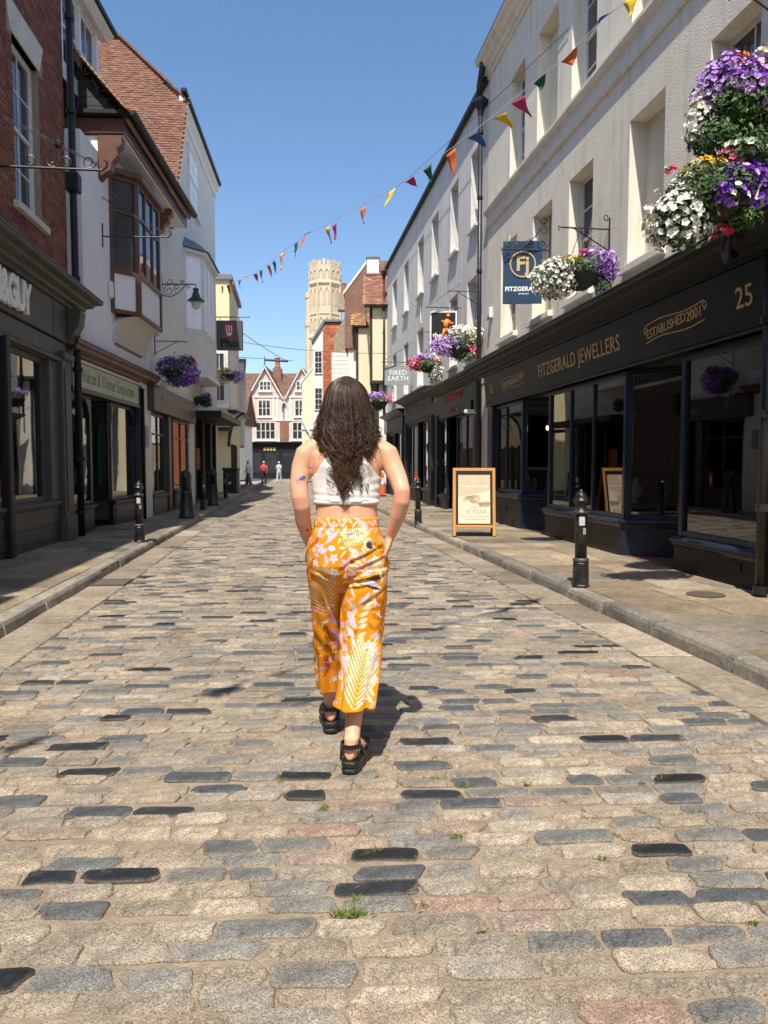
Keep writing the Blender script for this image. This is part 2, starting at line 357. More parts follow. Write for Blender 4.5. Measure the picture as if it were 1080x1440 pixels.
for side, kf in (('left', kerbL), ('right', kerbR)):
    sg = 1 if side == 'left' else -1              # towards the road
    gut = MB()
    for a, b in zip(ys, ys[1:]): gut.poly([(kf(a) + min(0, sg * .40), a, .0035), (kf(a) + max(0, sg * .40), a, .0035), (kf(b) + max(0, sg * .40), b, .0035), (kf(b) + min(0, sg * .40), b, .0035)])
    g_o = tag(gut.build('gutter', JOINT), kind='structure')
    kb = MB(); 
    for a, b in zip(ys, ys[1:]): kb.prism([(kf(a) - sg * .03, a, -.02), (kf(a) - sg * .13, a, -.02), (kf(b) - sg * .13, b, -.02), (kf(b) - sg * .03, b, -.02)], (0, 0, .11))
    k_o = tag(fixn(kb.build('kerb', JOINT)), kind='structure')
    y = 2.0; kfar = MB(); gfar = MB()
    while y < 56:
        ln = rs.uniform(.7, 1.15)
        A = lambda t: kf(t) + min(0, sg * .385); B = lambda t: kf(t) + max(0, sg * .385)
        m = slab(strip(A, B, y, y + ln), -.01, .010, vary(rs.choice(GUTC), .22), inset=.011)
        if y < 40: m.build('gutter_slab', FLAG, g_o)
        y += ln
    y = 2.0
    while y < 56:
        ln = rs.uniform(.75, 1.1); jx = rs.uniform(-.012, .012); jz = rs.uniform(-.007, .005)
        # kerbstone: rounded, chipped road edge
        c = vary(rs.choice(KERBC), .25); prof = [(0.0, -.02), (.004, .075), (.018, .108), (.04, .117), (.145, .12), (.15, -.02)]
        m = MB(); m.cur = c; R0 = []
        nseg = 6
        for i in range(nseg + 1):
            t = y + .007 + (ln - .014) * i / nseg; ch = rs.uniform(0, .014) if 0 < i < nseg else rs.uniform(.006, .022)
            R0.append([(kf(t) - sg * (d + jx + (ch if j in (1, 2) else 0)), t, z + jz - (ch * .6 if j in (2, 3) else 0)) for j, (d, z) in enumerate(prof)])
        m.rings(R0); fixn(m.build('kerb_stone', STONE, k_o))
        y += ln
    # pavement
    wf = wallL if side == 'left' else wallR
    pv = MB(); y1p = 47 if side == 'left' else 40
    yy = [2, 5, 8, 12.4, 12.6, 17.8, 18, 22, 26, 30, 35, 40, 47]
    for a, b in zip(yy, yy[1:]):
        xs = sorted((kf(a) - sg * .14, wf(a) - sg * 1.6)); xe = sorted((kf(b) - sg * .14, wf(b) - sg * 1.6))
        pv.poly([(xs[0], a, .105), (xs[1], a, .105), (xe[1], b, .105), (xe[0], b, .105)])
    p_o = tag(pv.build('pavement', JOINT), kind='structure')
    y = 2.6; far = MB()
    while y < y1p:
        row = rs.uniform(.42, .72); inner = lambda t: kf(t) - sg * .153; w = abs(wf(y + row / 2) - inner(y + row / 2)) + .25
        cuts = [0]; 
        while cuts[-1] < w - .35: cuts.append(cuts[-1] + rs.uniform(.45, 1.0))
        if len(cuts) < 2: cuts.append(w)
        cuts[-1] = w
        for c0, c1 in zip(cuts, cuts[1:]):
            fa = lambda t: inner(t) - sg * c0; fb = lambda t: inner(t) - sg * c1
            q = strip(fa, fb, y, y + row) if side == 'right' else strip(fb, fa, y, y + row)
            m = slab(q, .08, .118, vary(rs.choice(FLAGC), .2), inset=.009, bev=.006)
            m.build('paving_slab', FLAG, p_o)
        y += row
# drain grating in the left gutter and a cover in the right pavement
IRONC = mat('cast_iron_cover', (.09, .07, .055), rough=.6, var=.3, scale=30, bump=.4, bscale=80)
dg = thing('drain_grating', (kerbL(8.3) + .2, 8.3, .012), math.atan2(1, -.122) - math.pi / 2, 'rusty iron drain grating in the gutter slabs by the left kerb', 'drain')
m = MB(); m.box(-.19, .19, -.21, -.18, 0, .012); m.box(-.19, .19, .18, .21, 0, .012); m.box(-.19, -.165, -.18, .18, 0, .012); m.box(.165, .19, -.18, .18, 0, .012); m.build('frame', IRONC, dg)
for i in range(9): bx('bar', IRONC, dg, -.165, .165, -.17 + i * .04, -.148 + i * .04, 0, .009, .002)
cv = thing('inspection_cover', (3.0, 6.9, .122), 0.15, 'small rusty inspection cover in the flagstones near the jeweller', 'cover')
MB().lathe([(.0001, 0), (.17, 0), (.17, .006), (.15, .008), (.0001, .008)], n=20).build('cover_plate', IRONC, cv)

# ================================================================== BUILDERS FOR FACADES
# every building is a thing whose local x runs along its street front (left to right seen from the street),
# local -y faces the street, z is up
def facade_rot(dx, dy): return math.atan2(dy, dx)
def wall(parent, m, u0, u1, z0, z1, holes=(), y=0.0, D=5.0, name='wall', rd=0.2, top=True, closed=True):
    """front skin with openings (a,b,c,d[,depth]) and their reveals, plus flanks, back and top"""
    us = sorted(set([u0, u1] + [h[0] for h in holes] + [h[1] for h in holes])); zs = sorted(set([z0, z1] + [h[2] for h in holes] + [h[3] for h in holes]))
    b = MB()
    for i in range(len(us) - 1):
        for j in range(len(zs) - 1):
            cu, cz = (us[i] + us[i + 1]) / 2, (zs[j] + zs[j + 1]) / 2
            if any(h[0] < cu < h[1] and h[2] < cz < h[3] for h in holes): continue
            b.poly([(us[i], y, zs[j]), (us[i + 1], y, zs[j]), (us[i + 1], y, zs[j + 1]), (us[i], y, zs[j + 1])])
    for h in holes:
        a, c, d, e = h[:4]; r = y + (h[4] if len(h) > 4 else rd)
        b.poly([(a, y, d), (a, y, e), (a, r, e), (a, r, d)]); b.poly([(c, y, d), (c, r, d), (c, r, e), (c, y, e)])
        b.poly([(a, y, e), (c, y, e), (c, r, e), (a, r, e)]); b.poly([(a, y, d), (a, r, d), (c, r, d), (c, y, d)])
    if closed:
        b.poly([(u0, y, z0), (u0, y, z1), (u0, y + D, z1), (u0, y + D, z0)]); b.poly([(u1, y, z0), (u1, y + D, z0), (u1, y + D, z1), (u1, y, z1)])
        b.poly([(u0, y + D, z0), (u0, y + D, z1), (u1, y + D, z1), (u1, y + D, z0)])
        if top: b.poly([(u0, y, z1), (u1, y, z1), (u1, y + D, z1), (u0, y + D, z1)])
    return b.build(name, m, parent)
def sash(parent, u0, u1, z0, z1, y, cols=2, rows=2, m=None, glass=None, bar=.022, fr=.055, meet=True, name='window'):
    """sash window set at depth y: frame with meeting rail and glazing bars, each pane its own piece"""
    m = m or WHITEPAINT; glass = glass or DARKGLASS; b = MB()
    b.box(u0, u0 + fr, y, y + .07, z0, z1); b.box(u1 - fr, u1, y, y + .07, z0, z1)
    b.box(u0 + fr, u1 - fr, y + .002, y + .068, z1 - fr, z1); b.box(u0 + fr, u1 - fr, y + .002, y + .068, z0, z0 + fr * 1.2)
    zm = (z0 + z1) / 2
    if meet: b.box(u0 + fr, u1 - fr, y + .012, y + .06, zm - .022, zm + .022)
    a0, a1 = u0 + fr, u1 - fr; halves = ((z0 + fr * 1.2, zm - .022), (zm + .022, z1 - fr)) if meet else ((z0 + fr * 1.2, z1 - fr),)
    w = b.build(name, m, parent, bevel=.003)
    bars = MB()
    for hi, (c0, c1) in enumerate(halves):
        yy = y + (.035 if hi == 0 else .022)
        for i in range(cols):
            for j in range(rows):
                pu0 = a0 + (a1 - a0) * i / cols; pu1 = a0 + (a1 - a0) * (i + 1) / cols; pz0 = c0 + (c1 - c0) * j / rows; pz1 = c0 + (c1 - c0) * (j + 1) / rows
                MB().box(pu0 + .001, pu1 - .001, yy + .012, yy + .016, pz0 + .001, pz1 - .001).build('pane', glass, w)
        for i in range(1, cols): x = a0 + (a1 - a0) * i / cols; bars.box(x - bar / 2, x + bar / 2, yy, yy + .026, c0, c1)
        for j in range(1, rows): z = c0 + (c1 - c0) * j / rows; bars.box(a0, a1, yy + .003, yy + .023, z - bar / 2, z + bar / 2)
    if bars.v: bars.build('glazing_bar', m, w)
    return w
def sill(parent, u0, u1, z, y0=-.06, y1=.15, t=.07, m=None):
    b = MB(); b.add([(u0, y0, z - t), (u1, y0, z - t), (u1, y1, z - t), (u0, y1, z - t), (u0, y0, z - .012), (u1, y0, z - .012), (u1, y1, z + .004), (u0, y1, z + .004)],
          [(0, 3, 2, 1), (4, 5, 6, 7), (0, 1, 5, 4), (1, 2, 6, 5), (2, 3, 7, 6), (3, 0, 4, 7)])
    return b.build('sill', m, parent, bevel=.006)
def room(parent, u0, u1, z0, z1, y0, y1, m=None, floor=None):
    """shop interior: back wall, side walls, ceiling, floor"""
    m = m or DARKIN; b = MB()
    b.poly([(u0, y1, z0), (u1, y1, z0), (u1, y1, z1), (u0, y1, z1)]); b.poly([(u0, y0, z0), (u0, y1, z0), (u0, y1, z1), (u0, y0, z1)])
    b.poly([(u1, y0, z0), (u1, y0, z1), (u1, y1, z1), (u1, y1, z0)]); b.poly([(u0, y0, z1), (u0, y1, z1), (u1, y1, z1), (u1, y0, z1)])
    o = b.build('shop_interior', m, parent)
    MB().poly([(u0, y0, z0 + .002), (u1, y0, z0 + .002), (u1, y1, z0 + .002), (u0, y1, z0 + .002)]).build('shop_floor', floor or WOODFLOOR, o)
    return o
def shop_window(parent, p0, p1, z0, z1, m, fr=.07, mull=(), glass=None, th=.08, name='shop_window', trans=()):
    """glazed bay between two plan points p0,p1 (x,y), frame and each pane; mull = fractions"""
    p0, p1 = Vector(p0), Vector(p1); d = p1 - p0; L = d.length; ang = math.atan2(d.y, d.x)
    M = Matrix.Translation((p0.x, p0.y, 0)) @ Matrix.Rotation(ang, 4, 'Z'); b = MB()
    def bxx(mb, a, c, y0, y1, e, f):
        mb.obox(M @ Matrix.Translation(((a + c) / 2, (y0 + y1) / 2, (e + f) / 2)), c - a, y1 - y0, f - e)
    bxx(b, 0, fr, 0, th, z0, z1); bxx(b, L - fr, L, 0, th, z0, z1); bxx(b, fr, L - fr, .004, th - .004, z1 - fr, z1); bxx(b, fr, L - fr, .004, th - .004, z0, z0 + fr * .8)
    cuts = [fr] + [L * t for t in mull] + [L - fr]
    for t in mull: bxx(b, L * t - fr * .32, L * t + fr * .32, .006, th - .006, z0 + fr * .8, z1 - fr)
    for t in trans: bxx(b, fr, L - fr, .008, th - .008, t - fr * .3, t + fr * .3)
    w = b.build(name, m, parent, bevel=.006)
    for a, c in zip(cuts, cuts[1:]):
        g = MB(); bxx(g, a + .002, c - .002, th * .45, th * .45 + .008, z0 + fr * .8 + .001, z1 - fr - .001); g.build('pane', glass or GLASS, w)
    return w
def riser(parent, plan, z0, z1, m, msill=None, proj=.06, name='stall_riser'):
    """low wall under a shop window following the plan polyline, with a moulded sill"""
    b = MB(); s = MB()
    for p, q in zip(plan, plan[1:]):
        p, q = Vector(p), Vector(q); d = (q - p); L = d.length; M = Matrix.Translation((p.x, p.y, 0)) @ Matrix.Rotation(math.atan2(d.y, d.x), 4, 'Z')
        b.obox(M @ Matrix.Translation((L / 2, .05, (z0 + z1 - .06) / 2)), L, .1, z1 - .06 - z0)
        prof = [(.12, z1 - .10), (-proj * .3, z1 - .10), (-proj * .55, z1 - .075), (-proj * .55, z1 - .055), (-proj, z1 - .04), (-proj, z1 - .015), (.0, z1 + .012), (.12, z1 + .012)]
        n = len(prof); A = [M @ Vector((-.5 * 0, y_, z_)) for y_, z_ in prof]; B = [M @ Vector((L, y_, z_)) for y_, z_ in prof]
        # mitre the outer edge a little so neighbouring runs meet
        s.add(A + B, [tuple(range(n)), tuple(range(n, 2 * n))[::-1]] + [(i, n + i, n + (i + 1) % n, (i + 1) % n) for i in range(n)])
    o = b.build(name, m, parent, bevel=.004); s.build('riser_sill', msill or m, o); return o
def cornice(parent, u0, u1, z0, z1, proj, m, y=0.0, name='cornice', lead=True, mit=True):
    h = z1 - z0; prof = [(y + .05, z0), (y - proj * .12, z0), (y - proj * .12, z0 + h * .18), (y - proj * .3, z0 + h * .25), (y - proj * .34, z0 + h * .42), (y - proj * .62, z0 + h * .55), (y - proj * .68, z0 + h * .7), (y - proj * .95, z0 + h * .8), (y - proj, z0 + h * .86), (y - proj, z1), (y + .05, z1 + .03)]
    k = .9 if mit else 0
    o = MB().mould(prof, u0, u1, k, k).build(name, m, parent)
    if lead: MB().mould([(y + .06, z1 + .034), (y - proj - .012, z1 + .004), (y - proj - .012, z1 + .014), (y + .06, z1 + .05)], u0 - .01, u1 + .01, k, k).build('lead_flashing', LEAD, o)
    return o
def pipe_run(parent, pts, r, m, name='downpipe', clips=()):
    o = MB().tube(pts, r, 10).build(name, m, parent, smooth=True)
    for z in clips:
        x, yy = pts[0][0], pts[0][1]
        MB().lathe([(r, 0), (r * 1.35, .004), (r * 1.35, .07), (r, .074)], (x, yy, z), 12).build('pipe_collar', m, o)
    return o
def panel_rows(parent, name, m, u0, u1, z0, z1, y, n):
    for i in range(n): bx(name, m, parent, u0, u1, y - .012, y, z0 + (z1 - z0) * i / n + .012, z0 + (z1 - z0) * (i + 1) / n - .012)

def tile_slope(name, parent, P0, eu, ev, nu, lu, lv, tw=.165, gauge=.1, cols=None, clip=None, th=.012, rng=None, var=.22):
    """plain tiles laid in courses on the plane P0 + u*eu + v*ev (v runs up the slope); joined into one part"""
    rng = rng or random.Random(5); b = MB(); eu, ev, nn = Vector(eu).normalized(), Vector(ev).normalized(), Vector(nu).normalized(); P0 = Vector(P0)
    rows = int(lv / gauge)
    for j in range(rows):
        off = (tw / 2 if j % 2 else 0) - tw * .5; n = int(lu / tw) + 2
        for i in range(n):
            u = off + i * tw; v = j * gauge
            if clip and not clip(u + tw / 2, v + gauge * .5): continue
            c = rng.choice(cols); k = rng.uniform(1 - var, 1 + var); b.cur = tuple(q * k for q in c)
            lift = rng.uniform(.012, .026); w = tw - rng.uniform(.004, .009); L = gauge * 1.25; du = rng.uniform(-.004, .004); dv = rng.uniform(-.006, .006)
            p = lambda a, d, h: P0 + eu * (u + a + du) + ev * (v + d + dv) + nn * h
            b.add([p(0, 0, lift), p(w, 0, lift), p(w, L, .002), p(0, L, .002), p(0, 0, lift - th), p(w, 0, lift - th)], [(0, 1, 2, 3), (4, 5, 1, 0)])
    return tag(b.build(name, TILE, parent), kind='stuff')
TILE = mat('clay_tile', (1, 1, 1), rough=.85, var=.25, scale=30, attr=True, bump=.3, bscale=90, stain=(.2, .13, .07), stain_scale=.9)
TILEC = [(.26, .105, .06), (.22, .09, .055), (.30, .13, .075), (.18, .08, .055), (.24, .12, .08), (.33, .17, .09)]
TILEO = [(.36, .2, .07), (.32, .17, .07)]
BRICKC = [(.20, .062, .036), (.17, .052, .032), (.23, .078, .045), (.145, .045, .03), (.25, .095, .055), (.19, .07, .048)]
BRICK = mat('brick_face', (1, 1, 1), rough=.85, var=.3, scale=22, attr=True, bump=.5, bscale=70)
def bricks(parent, u0, u1, z0, z1, holes, y, single=300, cols=None, bl=.225, bh=.075, joint=.013, proud=.007, rng=None, near=lambda u, z: u):
    """courses of bricks in Flemish-like bond laid over the joint-coloured wall; the biggest `single` are pieces of their own"""
    rng = rng or random.Random(3); cols = cols or BRICKC; L = []
    n = int((z1 - z0) / bh)
    for j in range(n):
        za = z0 + j * bh; u = u0 - (0 if j % 2 else .17); k = j
        while u < u1:
            l = bl if k % 2 else bl / 2; k += 1
            a, b = max(u, u0), min(u + l, u1); u += l
            segs = [(a, b)]
            for h in holes:
                if h[2] < za + bh / 2 < h[3]:
                    ns = []
                    for (p, q) in segs:
                        if q <= h[0] or p >= h[1]: ns.append((p, q))
                        else:
                            if p < h[0]: ns.append((p, h[0]))
                            if q > h[1]: ns.append((h[1], q))
                    segs = ns
            for p, q in segs:
                if q - p > .03: L.append((p, q, za, za + bh))
    L.sort(key=lambda t: near(t[0], t[2])); fieldb = MB()
    for i, (p, q, a, b) in enumerate(L):
        c = rng.choice(cols); k = rng.uniform(.8, 1.2); c = tuple(v * k for v in c); pr = proud + rng.uniform(-.002, .003)
        mb = MB() if i < single else fieldb; mb.cur = c; mb.box(p + joint / 2, q - joint / 2, y - pr, y + .01, a + joint / 2, b - joint / 2)
        if i < single: mb.build('brick', BRICK, parent)
    if fieldb.v: tag(fieldb.build('brick_field', BRICK, parent), kind='stuff')

# ================================================================== RIGHT SIDE: the jeweller's building
RK = -.137; RN = math.hypot(1, RK)
def Rpt(Y, off=0.0): return (4.54 + off + RK * Y, Y, 0)
RROT = facade_rot(-RK, -1)
STUCCO = mat('cream_stucco', (.77, .71, .595), rough=.92, var=.07, scale=3, bump=.75, bscale=75, stain=(.44, .40, .34), stain_scale=1.5, streak=True)
SMOOTHCREAM = mat('cream_reveal', (.72, .65, .5), rough=.8, var=.06, scale=4)
NAVY = mat('navy_gloss', (.010, .019, .036), rough=.3, spec=.32, var=.25, scale=6, bump=.05, bscale=30, stain=(.03, .04, .05), stain_scale=4)
SOOT = mat('black_brown_paint', (.016, .0155, .0145), rough=.5, spec=.25, var=.35, scale=8, stain=(.05, .045, .038), stain_scale=3)
FASC = mat('fascia_black', (.012, .012, .0135), rough=.42, var=.3, scale=5, spec=.28)
JB = thing('jewellers_building', Rpt(16.85), RROT, 'tall cream stucco building with the black FITZGERALD JEWELLERS shopfront at street level', 'building')
W1 = [(1.05, 2.1), (3.04, 4.02), (4.77, 5.69), (6.85, 7.77), (8.72, 9.57)]
W2 = [(1.6, 2.5), (3.2, 4.19), (4.8, 5.74), (6.85, 7.77), (8.72, 9.57)]
YW = .06
h1 = [(a, b, 3.95, 5.82, .24) for a, b in W1]; h2 = [(a, b, 6.95, 8.92, .24) for a, b in W2]
wall(JB, STUCCO, 0, 15.5, 3.2, 9.75, h1 + h2, y=YW, D=6)
for i, (a, b) in enumerate(W1):
    if i in (1, 3): bx('blind_panel', SMOOTHCREAM, JB, a - .01, b + .01, YW + .24, YW + .3, 3.94, 5.83, 0)
    else: sash(JB, a, b, 3.95, 5.82, YW + .2, 2, 2)
    # reveal lining, painted smooth
    sill(JB, a - .09, b + .09, 3.955, YW - .09, YW + .2, .11, STUCCO)
for i, (a, b) in enumerate(W2):
    if i in (1, 3): bx('blind_panel', SMOOTHCREAM, JB, a - .01, b + .01, YW + .24, YW + .3, 6.94, 8.93, 0)
    else: sash(JB, a, b, 6.95, 8.92, YW + .2, 2, 2)
MB().mould([(YW + .02, 6.52), (YW - .035, 6.52), (YW - .05, 6.57), (YW - .05, 6.6), (YW - .02, 6.63), (YW - .02, 6.8), (YW - .07, 6.83), (YW - .1, 6.88), (YW - .1, 6.93), (YW + .02, 6.95)], -.02, 15.5).build('string_course', STUCCO, JB)
cornice(JB, -.05, 15.5, 9.72, 10.1, .3, STUCCO, y=YW, name='parapet_cornice', mit=False)
bx('parapet', STUCCO, JB, 0, 15.5, YW + .1, YW + .4, 10.1, 10.35)
# pier at the party line and wall beyond the shop
wall(JB, STUCCO, 0, .42, .1, 3.198, (), y=YW - .01, D=5, name='pier')
wall(JB, STUCCO, 10.75, 15.5, .1, 3.198, (), y=YW - .01, D=5, name='pier')
# shopfront
z_f0, z_f1 = 2.62, 3.24
fas = MB().add([(.42, -.06, z_f0), (10.7, -.06, z_f0), (10.7, -.12, z_f1), (.42, -.12, z_f1), (.42, .3, z_f0), (10.7, .3, z_f0), (10.7, .3, z_f1), (.42, .3, z_f1)],
   [(0, 1, 2, 3), (4, 7, 6, 5), (0, 4, 5, 1), (3, 2, 6, 7), (0, 3, 7, 4), (1, 5, 6, 2)]).build('fascia', FASC, JB, bevel=.008)
bx('fascia_bead', FASC, JB, .46, 10.66, -.085, -.04, 2.585, 2.617, .008)
cornice(JB, .3, 10.8, 3.243, 3.5, .34, FASC, y=-.1)
tl = R_(-5.5)
def fas_text(s, u, size, z=2.93, name='lettering', **k): return text_part(name, s, GOLD, JB, u, -.094, z, size, rot=Matrix.Rotation(R_(5.5), 4, 'X'), ext=.003, **k)
fas_text('FITZGERALD JEWELLERS', 5.43, .30, sx=.92, spacing=1.06)
fas_text('25', 9.66, .29); fas_text('25', .95, .24)
def scroll_banner(u0, u1, z, words, rise):
    n = 14; 
    for s in (-1, 1):
        pts = []
        for i in range(n + 1):
            t = i / n; u = u0 + (u1 - u0) * t; w = .022 * math.sin(t * 2 * math.pi * 1.0); pts.append((u, -.097 - (z + s * .1 - 2.93) * .097, z + s * .1 + w + rise * (t - .5)))
        MB().tube(pts, .006, 5).build('banner_line', GOLD, JB)
    for e, s in ((u0, -1), (u1, 1)):
        MB().tube(spiral((e, -.1, z + s * rise * .5 + .05), .05, .02, -math.pi / 2, 1.1 * s, (1, 0, 0), (0, .0, 1), 12), .006, 5).build('banner_scroll', GOLD, JB)
    for w, u, sz, t in words: fas_text(w, u, sz, z + rise * ((u - u0) / (u1 - u0) - .5), tilt=t)
scroll_banner(7.72, 8.98, 2.93, (('ESTABLISHED', 8.17, .15, .06), ('2001', 8.78, .16, .05)), .05)
scroll_banner(1.72, 3.02, 2.93, (('BESPOKE', 2.08, .15, .05), ('JEWELLERY', 2.68, .14, .05)), .04)
HD = 2.585
# bay A, B, C with canted returns into the two door recesses
PB_ = .12
pl = lambda *p: [Vector(q) for q in p]
bx('pilaster', NAVY, JB, .43, .79, -.03, .12, .1, HD, .008)
riser(JB, pl((.79, 0), (2.66, 0)), .1, .78, SOOT, NAVY); riser(JB, pl((2.662, .002), (3.35, .95)), .1, .78, NAVY)
shop_window(JB, (.80, .04), (2.64, .04), .79, HD, NAVY, mull=(.42,), fr=.075)
shop_window(JB, (2.66, .045), (3.33, .95), .79, HD, NAVY, fr=.07)
riser(JB, pl((4.02, 0), (6.96, 0)), .1, .60, SOOT, NAVY); riser(JB, pl((6.962, .002), (7.7, 1.05)), .1, .60, NAVY); riser(JB, pl((3.6, .95), (4.015, .002)), .1, .60, NAVY)
shop_window(JB, (4.03, .04), (6.94, .04), .61, HD, NAVY, mull=(.33, .63), fr=.075)
shop_window(JB, (6.96, .045), (7.68, 1.05), .61, HD, NAVY, fr=.07)
shop_window(JB, (3.61, .95), (4.02, .045), .61, HD, NAVY, fr=.06)
riser(JB, pl((8.31, 0), (10.25, 0)), .1, .50, SOOT, NAVY); riser(JB, pl((8.05, 1.05), (8.305, .002)), .1, .50, NAVY)
shop_window(JB, (8.32, .04), (10.2, .04), .51, HD, NAVY, fr=.085)
shop_window(JB, (8.06, 1.05), (8.32, .045), .51, HD, NAVY, fr=.06)
for a, b, yy in ((3.35, 3.6, .95), (7.7, 8.05, 1.05)):
    d = MB(); d.box(a - .0, b, yy, yy + .05, .12, HD); dd = d.build('shop_door', NAVY, JB, bevel=.006)
bx('pilaster', NAVY, JB, 10.25, 10.7, -.03, .12, .1, HD, .008)
bx('recess_soffit', FASC, JB, .8, 10.2, .13, 1.1, HD + .002, HD + .03, 0)
for a, b in ((2.7, 4.0), (7.0, 8.3)): bx('recess_floor', mat('red_tile_floor', (.16, .07, .05), rough=.6, var=.25, scale=20), JB, a, b, .02, 1.2, .1, .125, 0)
for u, z in ((1.6, .4), (5.2, .3), (9.4, .27)):
    v = bx('vent_grille', SOOT, JB, u, u + .2, -.012, .0, z, z + .08, .002)
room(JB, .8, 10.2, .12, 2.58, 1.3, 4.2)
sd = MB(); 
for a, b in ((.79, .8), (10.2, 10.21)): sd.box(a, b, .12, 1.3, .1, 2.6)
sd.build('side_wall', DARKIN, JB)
# display counters and lanterns seen through the glass
CAB = mat('display_cabinet', (.22, .17, .11), rough=.5, var=.3, scale=8)
for u0, u1 in ((1.0, 2.3), (4.3, 6.6), (8.7, 9.9)):
    bx('display_plinth', CAB, JB, u0, u1, .35, .75, .62, .78); 
    for k in range(4):
        u = u0 + (u1 - u0) * (k + .5) / 4; bx('display_card', mat('cream_card', (.5, .45, .38), rough=.7), JB, u - .09, u + .09, .45, .48, .785, 1.0 + .08 * (k % 2), .004)
BUST = mat('display_bust', (.5, .46, .4), rough=.7, var=.1)
for u, yy, z, s_ in ((4.5, .3, .80, 1), (5.0, .45, .80, .8), (5.9, .3, .80, 1.05), (6.5, .42, .80, .8), (1.3, .35, .80, .9), (1.9, .4, .80, .8), (8.8, .35, .80, 1), (9.3, .42, .80, .85), (9.75, .32, .80, 1)):
    MB().lathe([(.05 * s_, 0), (.055 * s_, .02), (.03 * s_, .05), (.07 * s_, .10), (.11 * s_, .18), (.10 * s_, .24), (.045 * s_, .28), (.035 * s_, .36), (.001, .37)], (u, yy, z), 12).build('necklace_bust', BUST, JB, smooth=True)
bx('window_poster', mat('blue_poster', (.03, .09, .2), rough=.4, var=.3, scale=3), JB, 8.85, 9.35, .15, .16, 1.0, 2.0, 0); bx('window_poster_band', mat('amber_print', (.4, .2, .03), rough=.5, var=.4, scale=9), JB, 8.85, 9.35, .143, .148, .85, 1.1, 0); MB().tube([(9.1 + .1 * math.cos(a), .14, 1.6 + .15 * math.sin(a)) for a in [2 * math.pi * i / 20 for i in range(21)]], .02, 5).build('poster_jewel', WHITEPRINT, JB)
bx('window_notice', WHITEPAINT, JB, 2.3, 2.5, .085, .09, .95, 1.2, 0); bx('door_sticker', WHITEPAINT, JB, 4.2, 4.28, .085, .09, 1.6, 1.7, 0)
LAMPGLOW = bpy.data.materials.new('lantern_glow'); LAMPGLOW.use_nodes = True
_b = LAMPGLOW.node_tree.nodes['Principled BSDF']; _b.inputs['Emission Color'].default_value = (1, .85, .6, 1); _b.inputs['Emission Strength'].default_value = 6
for u, yy, z in ((2.2, .75, 2.1), (5.6, .8, 2.08), (7.75, .75, 2.02)):
    l = empty_part('pendant_lantern', JB); l.location = (u, yy, z)
    MB().tube([(0, 0, .1), (0, 0, .55)], .006, 6).build('chain', BLACKMETAL, l)
    MB().lathe([(.015, .12), (.07, .05), (.075, .04), (.06, -.06), (.03, -.08)], n=8).build('cage', mat('lantern_brass', (.25, .17, .08), rough=.4, metal=.8), l)
    MB().lathe([(.01, .03), (.032, .02), (.036, -.03), (.02, -.06)], (0, -.05, -.02), 8).build('bulb', LAMPGLOW, l)
# rainwater goods at the near edge, alarm box
pipe_run(JB, [(10.1, -.13, .11), (10.1, -.13, 3.2)], .052, BLACKMETAL, clips=(.14, .9, 1.75, 2.6))
pipe_run(JB, [(9.80, -.30, 3.30), (9.80, -.36, 3.24), (9.82, -.40, 3.32), (9.84, -.40, 3.44), (9.86, -.34, 3.52), (9.95, -.1, 3.60), (10.0, -.02, 3.8), (10.0, -.02, 6.5), (10.0, -.02, 10.0)], .05, BLACKMETAL, 'swan_neck_pipe')
bx('alarm_box', mat('white_plastic', (.7, .7, .72), rough=.4), JB, .33, .47, -.02, .06, 4.52, 4.75, .012); bx('alarm_label', mat('blue_plastic', (.02, .05, .2), rough=.4), JB, .34, .46, -.03, -.018, 4.47, 4.56, .004)
# iron sign bracket and basket brackets (wall iron belongs to the building)
def scroll_bracket(parent, u, z, out, y=YW, up=.6, name='sign_bracket'):
    o = MB(); o.tube([(u, y - .01, z - .25), (u, y - .01, z + up)], .014, 6); o.tube([(u, y, z), (u, y - out, z)], .013, 6)
    Y_ = Vector((0, -1, 0)); Z_ = Vector((0, 0, 1))
    def sp(c, r0, r1, a, t): o.tube(spiral(c, r0, r1, a, t, Y_, Z_, 16), .008, 5)
    sp((u, y - out * .18, z + .1), .1, .03, math.pi, 1.3); sp((u, y - out * .45, z + .09), .09, .025, 0, 1.3); sp((u, y - out * .68, z + .065), .07, .02, math.pi, 1.2); sp((u, y - out * .9, z + .06), .065, .02, 0, 1.2)
    sp((u, y - .12, z + up * .55), .09, .03, 0, 1.3); sp((u, y - .13, z + up * .85), .08, .02, math.pi, 1.2)
    o.tube([(u, y - .03, z + up * .95), (u, y - out * .3, z + .25), (u, y - out * .55, z + .05), (u, y - out * .62, z)], .008, 5)
    return o.build(name, BLACKMETAL, parent)
scroll_bracket(JB, 3.97 - .02, 4.97, .82)
def basket_bracket(parent, u, z, out, y=0.0):
    o = MB(); o.tube([(u, y - .01, z - .35), (u, y - .01, z + .16)], .012, 6); o.tube([(u, y, z), (u, y - out, z)], .011, 6); o.tube([(u, y, z - .3), (u, y - out * .75, z)], .009, 6)
    o.tube(spiral((u, y - .06, z + .16), .05, .02, math.pi, 1.2, (0, -1, 0), (0, 0, 1), 10), .007, 5)
    o.tube([(u, y - out, z), (u, y - out - .03, z + .02), (u, y - out - .02, z - .05)], .007, 5)
    return o.build('basket_bracket', BLACKMETAL, parent)

